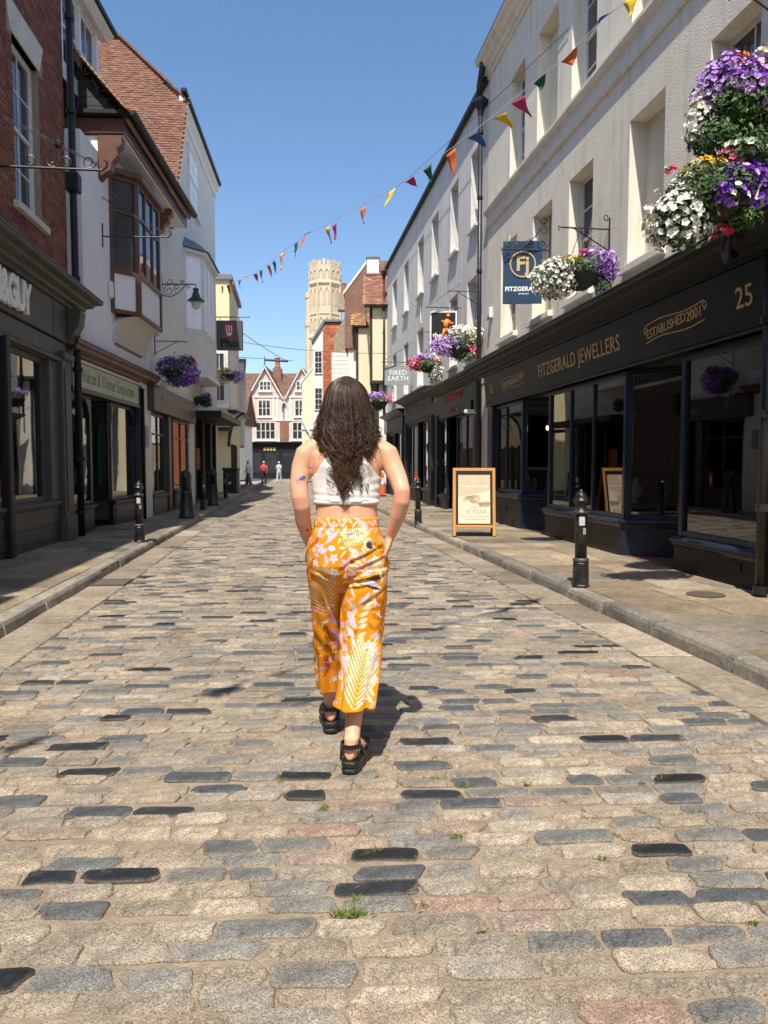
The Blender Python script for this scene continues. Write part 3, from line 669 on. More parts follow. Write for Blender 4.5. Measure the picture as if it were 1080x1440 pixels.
# ================================================================== the grey rendered building with six upper windows
GRENDER = mat('weathered_white_render', (.66, .645, .61), rough=.95, var=.12, scale=4, bump=.6, bscale=60, stain=(.38, .365, .34), stain_scale=1.3, streak=True)
GB = thing('rendered_building', Rpt(32.6), RROT, 'long weathered pale grey rendered building with six upper windows and dark shopfronts', 'building')
G2 = [(14.35, 15.1), (12.15, 13.05), (9.6, 10.6), (7.25, 8.3), (4.4, 5.45), (1.5, 2.7)]
G1 = [(14.05, 14.95), (12.1, 13.05), (9.55, 10.5), (7.2, 8.3), (4.4, 5.4), (1.5, 2.6)]
hh = [(a, b, 6.93, 8.72, .2) for a, b in G2] + [(a, b, 3.95, 5.8, .2) for a, b in G1]
wall(GB, GRENDER, 0, 15.88, 3.2, 9.75, hh, y=.07, D=6)
for i, (a, b) in enumerate(G2):
    sash(GB, a, b, 6.93, 8.72, .24, 2, 2); sill(GB, a - .05, b + .05, 6.935, -.02, .2, .08, GRENDER)
for i, (a, b) in enumerate(G1):
    sash(GB, a, b, 3.95, 5.8, .24, 2, 2); sill(GB, a - .05, b + .05, 3.955, -.02, .2, .08, GRENDER)
bx('gutter', BLACKPAINT, GB, 0, 15.9, -.06, .07, 9.7, 9.8); bx('parapet', GRENDER, GB, 0, 15.88, .1, .4, 9.76, 9.86, 0)
wall(GB, GRENDER, 0, 15.88, .1, 3.198, [(.5, 4.9, .1, 3.197, .3), (5.3, 10.3, .1, 3.197, .3), (10.8, 15.45, .1, 3.197, .3)], y=.08, D=6, name='ground_floor_wall')
CHAR = mat('charcoal_paint', (.014, .016, .019), rough=.45, spec=.28, var=.3, scale=6); CHAR2 = mat('slate_paint', (.026, .028, .032), rough=.5, spec=.28, var=.25, scale=6)
def simple_shop(B, u0, u1, m, sillz, head, fz, proj, panes, door=None, y=0.0):
    bx('pilaster', m, B, u0, u0 + .22, y - .06, y + .2, .1, fz[0], .01); bx('pilaster', m, B, u1 - .22, u1, y - .06, y + .2, .1, fz[0], .01)
    bx('fascia', m, B, u0, u1, y - .05, y + .25, fz[0], fz[1], .008); cornice(B, u0 - .1, u1 + .1, fz[1] + .002, fz[1] + .2, proj, m, y=y - .05)
    for a, b, mu in panes:
        riser(B, pl((a, y), (b, y)), .1, sillz, m); shop_window(B, (a, y + .03), (b, y + .03), sillz, head, m, mull=mu, fr=.07)
    if head < fz[0]: bx('head_rail', m, B, u0 + .22, u1 - .22, y - .01, y + .12, head + .002, fz[0] - .002, .004)
    if door:
        a, b = door; d = bx('shop_door', m, B, a + .04, b - .04, y + .55, y + .6, .12, head, .006); bx('pane', GLASS, d, a + .16, b - .16, y + .535, y + .545, .5, head - .15, 0)
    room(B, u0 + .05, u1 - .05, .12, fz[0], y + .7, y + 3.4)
simple_shop(GB, 10.85, 15.42, CHAR, .5, 2.62, (2.75, 3.3), .28, [(11.1, 12.0, ()), (13.2, 15.2, (.5,))], (12.0, 13.2))
simple_shop(GB, 5.35, 10.25, CHAR2, .6, 2.75, (2.85, 3.45), .32, [(5.6, 7.6, (.5,)), (8.6, 10.0, (.5,))], (7.6, 8.6))
simple_shop(GB, .55, 4.85, CHAR, .6, 2.6, (2.7, 3.2), .25, [(.8, 2.4, (.5,)), (3.3, 4.6, (.5,))], (2.4, 3.3))
REDPRINT = mat('red_sign_print', (.42, .04, .03), rough=.5, var=.1); GREYPRINT = mat('grey_sign_print', (.2, .2, .2), rough=.5, var=.1)
text_part('lettering', 'RUNNING OUTLET', REDPRINT, GB, 13.1, -.06, 3.12, .24, ext=.01, bold=.004)
sub = bx('sub_fascia', CHAR, GB, 11.6, 15.1, -.09, -.052, 2.62, 2.86, .004)
text_part('lettering', 'be', GREYPRINT, GB, 12.7, -.098, 2.74, .22, ext=.005); text_part('lettering', 'YOU', REDPRINT, GB, 13.2, -.098, 2.74, .22, ext=.005); text_part('lettering', 'tiful', GREYPRINT, GB, 13.75, -.098, 2.74, .22, ext=.005)
text_part('lettering', 'FIRED EARTH', GREYPRINT, GB, 8.0, -.06, 3.15, .3, ext=.006)
pipe_run(GB, [(15.82, -.1, .11), (15.82, -.1, 9.0)], .05, BLACKMETAL, clips=(.6, 2.2, 4.0, 5.6, 7.2, 8.6))
hop = MB(); hop.lathe([(.06, 0), (.08, .12), (.16, .28), (.17, .3), (.17, .38), (.14, .38)], (15.82, -.1, 8.98), 4).build('hopper', BLACKMETAL, GB)
pipe_run(GB, [(15.82, -.12, 9.36), (15.86, -.14, 9.6), (16.05, -.12, 9.95), (16.1, -.1, 10.2)], .07, BLACKMETAL, 'offset_pipe')
pipe_run(GB, [(.02, -.08, 3.4), (.02, -.08, 9.3)], .045, BLACKMETAL, clips=(5, 7)); MB().lathe([(.06, 0), (.14, .25), (.15, .35)], (.02, -.08, 9.3), 6).build('hopper', BLACKMETAL, GB)
MB().tube([(8.0, .05, 6.9), (7.95, .04, 6.3), (8.05, .04, 5.95)], .012, 5).build('cable', WHITEPAINT, GB)
# dish-shaped cctv
cc = empty_part('security_camera', GB); cc.location = (15.55, -.14, 2.55); MB().box(-.05, .05, -.22, .02, -.04, .05).build('camera_body', WHITEPAINT, cc, bevel=.02); MB().tube([(0, 0, 0), (0, .12, -.06)], .015, 6).build('camera_arm', WHITEPAINT, cc)

# ================================================================== houses further up on the right
CREAM = mat('cream_plaster', (.72, .64, .44), rough=.9, var=.07, scale=3, bump=.4, bscale=30, stain=(.6, .53, .38), stain_scale=1.5)
WHITEPL = mat('white_plaster', (.74, .72, .67), rough=.9, var=.06, scale=3, bump=.3, bscale=30, stain=(.6, .57, .52), stain_scale=1.5)
BEAM = mat('dark_oak', (.035, .026, .02), rough=.8, var=.35, scale=12, bump=.5, bscale=50)
OLDBRICK = mat('old_brick', (.21, .105, .07), rough=.9, var=.4, scale=14, bump=.5, bscale=30, stain=(.3, .24, .17), stain_scale=2)
def tiled_gable(B, x0, x1, y0, y1, z0, z1, axis='x', over=.25, cols=None, name='roof', gmat=None):
    """pitched tiled roof over the box, ridge along `axis`; gables filled"""
    cols = cols or TILEC; rf = empty_part(name, B)
    if axis == 'y':                              # ridge runs back from the street (gable to the street)
        xm = (x0 + x1) / 2; h = z1 - z0; hw = (x1 - x0) / 2; L = math.hypot(hw + over, h * (hw + over) / hw); d = y1 - y0 + 2 * over; nz = hw / math.hypot(hw, h); nx = h / math.hypot(hw, h)
        zl = z0 - h * over / hw
        tile_slope('roof_tiles', rf, (x0 - over, y0 - over, zl), (0, 1, 0), (hw, 0, h), (-nx, 0, nz), d, L, .2, .13, cols)
        tile_slope('roof_tiles', rf, (x1 + over, y0 - over, zl), (0, 1, 0), (-hw, 0, h), (nx, 0, nz), d, L, .2, .13, cols)
        g = MB(); g.prism([(x0 - over, y0 + .03, zl), (x1 + over, y0 + .03, zl), (xm, y0 + .03, z1 - .03)], (0, d - over, 0)); fixn(g.build('roof_deck', mat('roof_deck', (.12, .06, .04), rough=.9), rf))
        for s in (-1, 1):
            a = Vector((xm + s * (hw + over), y0 - over - .04, zl - .02)); c = Vector((xm, y0 - over - .04, z1 + .02)); t = (c - a).normalized(); n = Vector((0, -1, 0)).cross(t) * s
            MB().prism([a, c, c + Vector((0, 0, -.26)), a + Vector((0, 0, -.26))], (0, .05, 0)).build('bargeboard', gmat or WHITEPAINT, rf)
    else:
        ym = (y0 + y1) / 2; h = z1 - z0; hw = (y1 - y0) / 2; L = math.hypot(hw + over, h * (hw + over) / hw); d = x1 - x0 + 2 * over; nz = hw / math.hypot(hw, h); ny = h / math.hypot(hw, h); zl = z0 - h * over / hw
        tile_slope('roof_tiles', rf, (x0 - over, y0 - over, zl), (1, 0, 0), (0, hw, h), (0, -ny, nz), d, L, .2, .13, cols)
        tile_slope('roof_tiles', rf, (x0 - over, y1 + over, zl), (1, 0, 0), (0, -hw, h), (0, ny, nz), d, L, .2, .13, cols)
        g = MB(); g.prism([(x0 - over, y0 - over, zl), (x0 - over, y1 + over, zl), (x0 - over, ym, z1)], (d, 0, 0)); fixn(g.build('roof_deck', mat('roof_deck', (.12, .06, .04), rough=.9), rf))
    return rf
# all built square to the camera axis: local x to the right (world x), local -y towards the camera
def far_house(name, X0, X1, Y0, Y1, label): return thing(name, ((X0 + X1) / 2, (Y0 + Y1) / 2, 0), 0, label, 'building')
# h3: cream jettied house with tiled roof
H3 = thing('jettied_house', (0, 32.7, 0), 0, 'narrow cream jettied house with a red tiled roof just past the grey rendered building', 'building')
bx('wall', CREAM, H3, -.58, 3.0, 0, 3.2, 5.0, 8.3, .01); bx('ground_floor_wall', WHITEPL, H3, -.30, 3.0, .25, 3.2, .1, 4.9, .01)
MB().prism([(-.62, .02, 5.0), (-.3, .26, 4.2), (-.3, .3, 4.2), (-.62, .3, 5.0)], (0, .2, 0)).build('jetty_bracket', BEAM, H3)
bx('jetty_beam', BEAM, H3, -.62, 3.0, -.03, 3.3, 4.88, 5.02, .01); bx('corner_post', BEAM, H3, -.62, -.5, -.02, .1, 5.02, 8.3, .008); bx('corner_post', BEAM, H3, -.33, -.22, .22, .33, .1, 4.88, .008)
for zz in (6.2,): bx('rail', BEAM, H3, -.62, -.57, .1, 3.2, zz, zz + .12, .004)
for k in range(2): sash(H3, 0, .8, 0, 1.4, 0, 2, 2).matrix_local = Matrix.Translation((-.64, 1.6 + 1.1 * k - .4, 6.6)) @ Matrix.Rotation(R_(-90), 4, 'Z')
# mono-pitch of tiles dropping towards the camera
ts = Vector((0, 1.6, 1.45)).normalized()
rf = empty_part('roof', H3); tile_slope('roof_tiles', rf, (-.85, -.3, 8.2), (1, 0, 0), ts, Vector((0, -1.45, 1.6)), 3.4, 2.55, .2, .13, TILEC)
MB().prism([(-.85, -.3, 8.15), (2.5, -.3, 8.15), (2.5, 1.6, 9.85), (-.85, 1.6, 9.85)], (0, .12, -.05)).build('roof_deck', BEAM, rf)
MB().prism([(-.87, -.3, 8.2), (-.87, 1.6, 9.9), (-.87, 3.4, 8.2)], (.06, 0, 0)).build('verge_board', WHITEPAINT, rf)
bx('ridge', mat('ridge_tile', (.24, .09, .055), rough=.9, var=.3), rf, -.86, 2.5, 1.5, 1.75, 9.85, 9.98, .03)
# h4: tall brick house with white chimney
H4 = thing('brick_house', (0, 36.6, 0), 0, 'tall old red brick house with a white rendered chimney rising behind the jettied house', 'building')
fixn(MB().prism([(-1.9, 0, 7.0), (3, 0, 7.0), (3, 0, 11.0), (-.85, 0, 11.0), (-1.9, 0, 9.6)], (0, 5, 0)).build('wall', OLDBRICK, H4)); 
bx('ground_floor_wall', WHITEPL, H4, -1.75, 3, .1, 5, .1, 6.98, .01)
MB().prism([(-1.96, -.04, 9.55), (-.86, -.04, 11.0), (-.86, -.04, 11.16), (-1.96, -.04, 9.7)], (0, 5.1, 0)).build('coping', WHITEPL, H4)
ch = bx('chimney', WHITEPL, H4, -.82, -.24, -.15, .5, 9.5, 11.25, .02); bx('chimney_cap', LEAD, ch, -.86, -.2, -.2, .55, 11.25, 11.33, .01)
bx('chimney_stack', OLDBRICK, H4, -.2, .3, -.1, .5, 9.5, 11.15, .02)
# small dormer-like gable in front, yellow lichened tiles, cream flank
H5 = thing('lichened_gable_house', (0, 38.9, 0), 0, 'small cream house with a lichen-yellow tiled gable under the brick house', 'building')
bx('wall', CREAM, H5, -1.3, -.56, -2.9, 2, .1, 8.0, .01); bx('corner_post', BEAM, H5, -1.34, -1.22, -2.93, -2.8, 2, 8.0, .005)
rf = empty_part('roof', H5); tile_slope('roof_tiles', rf, (-1.5, -3.1, 7.95), (1, 0, 0), ts, Vector((0, -1.45, 1.6)), .75, 2.5, .2, .13, TILEO + TILEC[:2]); MB().prism([(-1.5, -3.1, 7.9), (-.75, -3.1, 7.9), (-.75, -1.2, 9.55), (-1.5, -1.2, 9.55)], (0, .12, -.05)).build('roof_deck', BEAM, rf)
MB().prism([(-1.55, -3.1, 7.95), (-1.55, -1.1, 9.65), (-1.55, 1.0, 7.95)], (.05, 0, 0)).build('verge_board', WHITEPAINT, rf)
bx('jetty_beam', BEAM, H5, -1.38, -.56, -2.96, 2.2, 4.6, 4.75, .01)
sash(H5, 0, .7, 0, 1.5, 0, 2, 2).matrix_local = Matrix.Translation((-1.36, -1.0, 5.6)) @ Matrix.Rotation(R_(-90), 4, 'Z')
# h6: weatherboarded white house with stone flank
H6 = thing('weatherboarded_house', (0, 43, 0), 0, 'white weatherboarded house with flint and brick flank wall above it, right side', 'building')
fixn(MB().prism([(-2.85, 0, .1), (0, 0, .1), (0, 0, 11.2), (-1.5, 0, 11.2), (-2.85, 0, 8.6)], (0, 4, 0)).build('wall', mat('flint_wall', (.33, .27, .18), rough=.95, var=.5, scale=9, bump=.6, bscale=15, stain=(.22, .12, .08), stain_scale=1.5), H6))
for k in range(22): bx('weatherboard', WHITEPL, H6, -2.98, -1.75, -.06 - .001 * (k % 2), -.01, 2.6 + k * .235, 2.6 + k * .235 + .22, .004)
for k in range(2): sash(H6, -2.75 + k * .55, -2.3 + k * .55, 4.7, 6.0, -.1, 2, 2)
for k in range(2):
    c = MB().lathe([(.13, 0), (.15, .1), (.12, .16), (.13, .5), (.16, .55), (.1, .56)], (-2.3 + k * .45, .6, 11.2), 10).build('chimney_pot', mat('chimney_pot', (.36, .12, .07), rough=.8, var=.2), H6)
bx('chimney_stack', mat('flint_wall', (1, 1, 1)), H6, -2.65, -1.5, .3, .9, 10.2, 11.2, .02)
# h7: orange tile-hung house with white front
H7 = thing('tile_hung_house', (0, 50, 0), 0, 'narrow house with an orange tile-hung flank and white windows above the street bend', 'building')
bx('wall', mat('orange_tile_hanging_base', (.33, .1, .045), rough=.9), H7, -3.95, -1.5, 0, 4, .1, 10.75, .01)
tile_slope('hung_tiles', H7, (-3.95, -.02, 4.5), (1, 0, 0), (0, 0, 1), (0, -1, 0), 1.1, 6.1, .2, .15, [(.46, .13, .05), (.40, .11, .045), (.5, .17, .07), (.34, .1, .045)])
fixn(MB().prism([(-4.7, .05, .1), (-3.96, .05, .1), (-3.96, .05, 10.7), (-4.7, .05, 9.5)], (0, 4, 0)).build('white_front', WHITEPL, H7))
MB().prism([(-4.8, -.12, 9.42), (-3.9, -.12, 10.8), (-2.8, -.12, 10.8), (-2.8, -.12, 10.95), (-4.0, -.12, 10.95), (-4.8, -.12, 9.6)], (0, 4.4, 0)).build('roof_edge', LEAD, H7)
for z in (5.0, 7.4): sash(H7, -4.62, -4.08, z, z + 1.5, -.02, 2, 2)
# h8: cream house with sloping parapet, and its outbuilding
H8 = thing('cream_corner_house', (0, 60, 0), 0, 'plain cream rendered house with a sloping roofline at the far end of the street', 'building')
fixn(MB().prism([(-6.55, 0, .1), (-4.5, 0, .1), (-4.5, 0, 9.6), (-5.3, 0, 9.5), (-6.55, 0, 7.9)], (0, 6, 0)).build('wall', CREAM, H8)); MB().prism([(-6.65, -.06, 7.82), (-5.3, -.06, 9.5), (-5.3, -.06, 9.66), (-6.65, -.06, 7.98)], (0, 6, 0)).build('coping', WHITEPL, H8)
bx('parapet_band', WHITEPL, H8, -6.6, -4.5, -.08, .1, 4.2, 4.45, .01); MB().tube([(-6.5, -.1, 5.6), (-6.45, -.15, 4.9), (-6.2, -.15, 4.3), (-5.9, -.15, 3.9), (-5.9, -.15, .2)], .09, 8).build('downpipe', WHITEPAINT, H8, smooth=True)
sash(H8, -6.3, -5.5, 1.2, 3.4, -.05, 3, 2)

# the octagonal cathedral gate tower
TSTONE = mat('caen_stone', (.58, .49, .35), rough=.95, var=.16, scale=1.2, bump=.5, bscale=4, stain=(.42, .33, .21), stain_scale=.6)
TW = thing('stone_tower', (-7.75, 100, 0), 0, 'pale octagonal stone tower with battlements rising behind the roofs', 'tower')
o8 = math.pi / 8
def octa(r, z): return [(r * math.cos(o8 + k * math.pi / 4), r * math.sin(o8 + k * math.pi / 4), z) for k in range(8)]
MB().rings([octa(2.2, 0), octa(2.2, 18.0), octa(2.1, 18.0), octa(2.1, 25.3)]).build('shaft', TSTONE, TW)
for z, r, h in ((13.5, 2.36, .35), (18.0, 2.36, .4), (21.0, 2.2, .18), (24.9, 2.3, .4)):
    MB().rings([octa(r - .12, z - .14), octa(r, z), octa(r, z + h * .5), octa(r - .14, z + h)]).build('string_course', TSTONE, TW)
par = MB().rings([octa(2.1, 25.3), octa(2.16, 25.32), octa(2.16, 27.2), octa(1.85, 27.2), octa(1.85, 25.35)], closed=False).build('parapet', TSTONE, TW)
for k in range(8):
    a = k * math.pi / 4; M = Matrix.Rotation(a, 4, 'Z'); ap = 2.16 * math.cos(o8); w = 2 * 2.16 * math.sin(o8)
    for j in (-1, 0, 1):
        b = MB(); b.obox(M @ Matrix.Translation((ap - .12, j * w * .335, 27.45 + (.12 if j == 0 else 0))), .26, w * .2, .7 + (.2 if j == 0 else 0)); b.build('merlon', TSTONE, par)
    for z0, hgt, dd in ((25.6, 1.1, .06), (22.2, 2.2, -.0), (19.0, 1.6, -.0), (14.3, 3.0, .1)):
        for j in (-1, 1):
            # pointed panel tracery standing proud
            y0 = j * w * .23; b = MB(); pts = [(y0 - .26, z0), (y0 - .26, z0 + hgt * .7), (y0, z0 + hgt), (y0 + .26, z0 + hgt * .7), (y0 + .26, z0)]
            b.tube([M @ Vector((ap + .0 + dd, p[0], p[1])) for p in pts], .055, 4); b.build('tracery_rib', TSTONE, TW)
    c = Vector(octa(2.16, 0)[k]); MB().tube([(c.x, c.y, 14), (c.x, c.y, 25)], .13, 6).build('corner_shaft', TSTONE, TW)
ST = MB(); ST.lathe([(.62, 0), (.62, 19.5), (.7, 19.6), (.7, 20.2), (.58, 20.3), (.58, 23.2), (.68, 23.3), (.68, 23.9), (.4, 24.0)], (-2.0, -.3, 0), 8).build('stair_turret', TSTONE, TW)

# pink timber-framed house closing the street
PINK_ = mat('pink_plaster', (.72, .50, .43), rough=.9, var=.06, scale=3); PTRIM = mat('cream_timber', (.78, .72, .63), rough=.8, var=.06, scale=4)
BROWNT = [(.15, .085, .055), (.13, .07, .05), (.18, .1, .065)]
PH = thing('pink_timbered_house', (-11.5, 75, 0), 0, 'pink and cream timber-framed house with two gables closing the end of the street', 'building')
def pink_bay(x0, x1, zg):
    xm = (x0 + x1) / 2
    bx('wall', PINK_, PH, x0, x1, 0, 6, 3.7, zg, .01)
    fixn(MB().prism([(x0, 0, zg), (x1, 0, zg), (xm, 0, 11.15)], (0, .2, 0)).build('gable_wall', PINK_, PH))
    tiled_gable(PH, x0, x1, 0, 6, zg - .05, 11.25, 'y', .3, BROWNT, gmat=PTRIM)
    for a, b, z0, z1, c in ((xm - .75, xm + .55, 6.2, 7.9, 3), (xm - 1.0, xm + 1.0, 3.9, 5.7, 4), (xm - .6, xm + .6, 8.75, 9.75, 3)):
        sash(PH, a, b, z0, z1, -.14, c, 1, m=PTRIM, fr=.09, bar=.07); bx('sill', PTRIM, PH, a - .12, b + .12, -.22, 0, z0 - .12, z0 - .002, .01)
    n = 9
    for k in range(n):
        x = x0 + (x1 - x0) * (k + .5) / n
        if not (xm - .85 < x < xm + .65): bx('stud', PTRIM, PH, x - .07, x + .07, -.05, 0, 5.95, 8.1, .005)
    for z in (5.8, 8.1, 3.72): bx('rail', PTRIM, PH, x0, x1, -.09, -.002, z, z + .16, .005)
pink_bay(-2.1, 1.45, 8.2); pink_bay(1.55, 5.1, 8.0)
bx('wall', PINK_, PH, -6.5, -2.11, .3, 6, 3.7, 8.2, .01); tiled_gable(PH, -6.5, 5.0, .6, 6, 8.2, 10.9, 'x', .3, BROWNT)
bx('infill_wall', OLDBRICK, PH, 1.1, 2.0, -.1, 2, 3.7, 5.8, .01)
bx('shopfront', CHAR, PH, -6.2, 5.2, -.35, .3, .1, 3.3, .02); cornice(PH, -6.3, 5.3, 3.3, 3.68, .45, BLACKPAINT, y=-.3)
for k in range(6): bx('shop_pane', DARKGLASS, PH, -5.6 + k * 1.75, -4.2 + k * 1.75, -.38, -.353, .6, 2.6, 0)
[bx('shop_emblem', GOLD, PH, -.5 + .32 * i, -.26 + .32 * i, -.38, -.352, 2.82, 3.14, .02) for i in range(4)]
chm = bx('chimney_stack', OLDBRICK, PH, 0.1, 1.0, 2.2, 3, 9, 11.3, .03); MB().lathe([(.3, 0), (.33, .2), (.25, .3), (.27, 1.0), (.34, 1.05), (.2, 1.1)], (.55, 2.6, 11.3), 10).build('chimney_pot', mat('chimney_pot', (1, 1, 1)), chm)
MB().tube([(-.32, -.3, 11.2), (-.32, -.3, 12.1)], .05, 5).build('finial', BEAM, PH)

# ================================================================== LEFT SIDE: brick salon building
def line_thing(name, X0, k, Y, label, cat='building'):
    return thing(name, (X0 + k * Y, Y, 0), facade_rot(k, 1), label, cat)
OLIVE = mat('olive_grey_paint', (.07, .07, .063), rough=.5, spec=.3, var=.2, scale=5, stain=(.11, .105, .09), stain_scale=4)
BJOINT = mat('brick_mortar', (.30, .235, .17), rough=.95, var=.25, scale=12, bump=.4, bscale=60)
BRICKPLAIN = mat('brick_plain', (.18, .06, .037), rough=.9, var=.4, scale=20, bump=.5, bscale=30)
STONEW = mat('white_stone', (.62, .59, .53), rough=.85, var=.07, scale=5, stain=(.45, .42, .37), stain_scale=3)
LB = line_thing('brick_salon_building', -3.85, -.11, 6.0, 'dark red brick building with a white sash window over the olive grey salon front')
wh = (4.40, 5.40, 4.86, 7.12, .22)
wall(LB, BJOINT, 3.55, 6.6, 4.05, 10.2, [wh], D=5)
wall(LB, BRICKPLAIN, -3.5, 3.549, .1, 8.0, [(0, 3.3, .1, 3.0, .3)], D=5, name='near_wall')
bricks(LB, 3.56, 6.6, 4.08, 9.7, [(4.39, 5.41, 4.8, 7.12), (4.22, 5.62, 7.1, 7.55)], 0.0, single=300, near=lambda u, z: u + abs(z - 5.5) * .15)
fixn(MB().prism([(4.36, -.02, 7.12), (5.44, -.02, 7.12), (5.62, -.02, 7.54), (4.2, -.02, 7.54)], (0, .12, 0)).build('lintel', STONEW, LB, bevel=.006))
sash(LB, 4.40, 5.40, 4.90, 7.12, .09, 2, 2, fr=.075); sill(LB, 4.28, 5.52, 4.90, -.09, .12, .11, STONEW)
pipe_run(LB, [(6.72, -.09, .11), (6.72, -.09, 9.6)], .06, BLACKPAINT, clips=(.5, 1.4, 2.9, 4.4, 5.9, 7.1, 8.6)); bx('hopper', BLACKPAINT, LB, 6.6, 6.84, -.2, .02, 5.85, 6.15, .02)
wall(LB, OLIVE, 3.55, 6.6, .1, 4.04, [(3.56, 5.48, .1, 2.94, .3)], D=5, name='shop_wall')
bx('fascia', OLIVE, LB, -3, 6.55, -.08, -.002, 3.30, 3.86, .006); bx('fascia_seam', BLACKPAINT, LB, 5.55, 5.59, -.085, -.081, 3.32, 3.84, 0)
cornice(LB, -3.2, 6.78, 3.862, 4.14, .34, OLIVE, y=-.08)
bx('frieze', OLIVE, LB, -3, 6.2, -.05, -.002, 3.02, 3.27, .006); MB().mould([(0, 2.96), (-.07, 2.96), (-.09, 3.0), (-.06, 3.03), (0, 3.04)], -3, 6.2).build('frieze_mould', OLIVE, LB)
# console bracket and pilaster at the far end
MB().prism([(6.22, -.08, 3.86), (6.22, -.3, 3.82), (6.22, -.27, 3.6), (6.22, -.16, 3.42), (6.22, -.14, 3.3), (6.22, -.08, 3.3)], (.3, 0, 0)).build('console', OLIVE, LB, bevel=.006)
pi = bx('pilaster', OLIVE, LB, 5.9, 6.35, -.09, -.002, .45, 3.0, .01); bx('pilaster_base', OLIVE, pi, 5.86, 6.4, -.13, -.002, .1, .5, .01); bx('pilaster_capital', OLIVE, pi, 5.86, 6.4, -.14, -.002, 3.0, 3.12, .015); bx('pilaster_fluting', OLIVE, pi, 6.0, 6.25, -.105, -.092, .6, 2.85, .01)
riser(LB, pl((2.0, 0), (5.85, 0)), .1, .78, OLIVE); panel_rows(LB, 'riser_panel', OLIVE, 3.0, 5.6, .2, .62, -.002, 2)
shop_window(LB, (3.58, .06), (5.48, .06), .79, 2.94, OLIVE, fr=.08); bx('window_jamb', OLIVE, LB, 5.49, 5.88, -.02, .06, .79, 2.94, .01); bx('column', BLACKPAINT, LB, 3.62, 3.78, -.1, .02, .12, 3.0, .02)
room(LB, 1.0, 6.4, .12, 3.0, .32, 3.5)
text_part('lettering', 'TONI&GUY', WHITEPRINT, LB, 4.42, -.125, 3.56, .56, align='RIGHT', ext=.03, bold=.022, spacing=.88, sx=.74)
cl = bx('salon_gown', mat('pale_gown', (.4, .37, .32), rough=.9, var=.2), LB, 5.15, 5.4, .7, .85, .8, 1.9, .08); bx('price_card', mat('orange_card', (.5, .14, .04), rough=.6), LB, 4.05, 4.3, .3, .31, .95, 1.12, 0); bx('price_card', WHITEPAINT, LB, 4.05, 4.3, .3, .31, 1.14, 1.5, 0)
# wrought iron arm over the pavement
def iron_arm(parent, u, z, out, name='iron_arm', scrolls=True, stay=True):
    o = MB(); o.tube([(u, 0, z), (u, -out, z), (u, -out - .05, z + .04), (u, -out - .06, z + .1), (u, -out - .02, z + .13)], .014, 6); o.tube([(u, -.01, z - .2), (u, -.01, z + .25)], .014, 6)
    Y_, Z_ = (0, -1, 0), (0, 0, 1)
    if scrolls:
        for t, s in ((.45, 1), (.62, -1), (.72, 1), (.9, -1)): o.tube(spiral((u, -out * t, z + .09), .085, .025, math.pi if s > 0 else 0, 1.3 * s, Y_, Z_, 14), .008, 5)
        o.tube([(u, -out * .67, z), (u, -out * .67, z + .25)], .008, 5); o.lathe([(.008, .22), (.045, .26), (.045, .3), (.008, .34), (.004, .42)], (u, -out * .67, z), 8)
    if stay:
        o.tube([(u, -.01, z + .75), (u, -out * .97, z + .07)], .006, 5); o.tube([(u, -.01, z + .72), (u, -out * .97, z + .05)], .005, 5)
    return o.build(name, BLACKMETAL, parent)
iron_arm(LB, 2.95, 4.82, 1.5)

# ================================================================== white building with the brown oriel window
WHITEWALL = mat('white_limewash', (.80, .79, .78), rough=.9, var=.06, scale=2.5, bump=.5, bscale=26, stain=(.66, .64, .61), stain_scale=1.4, streak=True)
BROWN = mat('brown_joinery', (.115, .05, .03), rough=.42, var=.25, scale=7, stain=(.17, .085, .05), stain_scale=3)
PALEGREEN = mat('sage_sign', (.46, .49, .36), rough=.6, var=.1, scale=5); SAGEDK = mat('sage_letters', (.24, .27, .19), rough=.6, var=.1)
INDIGO = mat('indigo_black_paint', (.012, .012, .022), rough=.35, var=.3, scale=6)
WB = line_thing('oriel_building', -4.685, -.05, 12.6, 'white building with a brown oriel window, boxed brown eaves and a sage shop sign')
wall(WB, WHITEWALL, .95, 6.35, 3.3, 7.25, (), D=5, name='wall'); bx('upper_wall', WHITEWALL, WB, 1.95, 6.35, .001, 5, 7.25, 7.56, 0)
wall(WB, WHITEWALL, 0, 5.3, .1, 3.3, [(.05, 4.25, .1, 3.28, .3)], D=5, name='ground_floor_wall', y=.02)
MB().box(.05, .949, .02, 4, 3.3, 3.9).build('lean_to_wall', WHITEWALL, WB)
# boxed eaves
ev = bx('eaves_box', BROWN, WB, 1.88, 7.5, -.5, .62, 7.58, 7.86, .01); MB().mould([(.0, 7.56), (-.44, 7.56), (-.5, 7.6), (-.5, 7.62)], 1.95, 7.4).build('soffit', WHITEPAINT, ev)
MB().mould([(-.5, 7.86), (-.56, 7.78), (-.6, 7.84), (-.6, 7.9), (-.5, 7.92)], 1.84, 7.52).build('eaves_mould', BROWN, ev)
g = MB(); n = 8
g.mould([(-.6 - .085 * (1 - math.cos(a)) , 7.93 - .085 * math.sin(a)) for a in [math.pi * i / n for i in range(n + 1)]], 1.7, 7.55); g.build('gutter', BLACKPAINT, WB)
bx('gutter_end', BLACKPAINT, WB, 1.72, 1.86, -.6, .75, 7.87, 7.95, .01)
for u, s in ((1.9, 1.25), (5.95, 1.0)):
    pr = [(0, 7.56), (-.45, 7.56), (-.45, 7.42), (-.36, 7.36), (-.38, 7.26), (-.26, 7.16), (-.24, 7.05), (-.1, 6.98), (0, 6.9)]
    MB().mould([(a, 7.56 - (7.56 - b) * s) for a, b in pr], u, u + .22).build('eaves_bracket', BROWN, WB, bevel=.008)
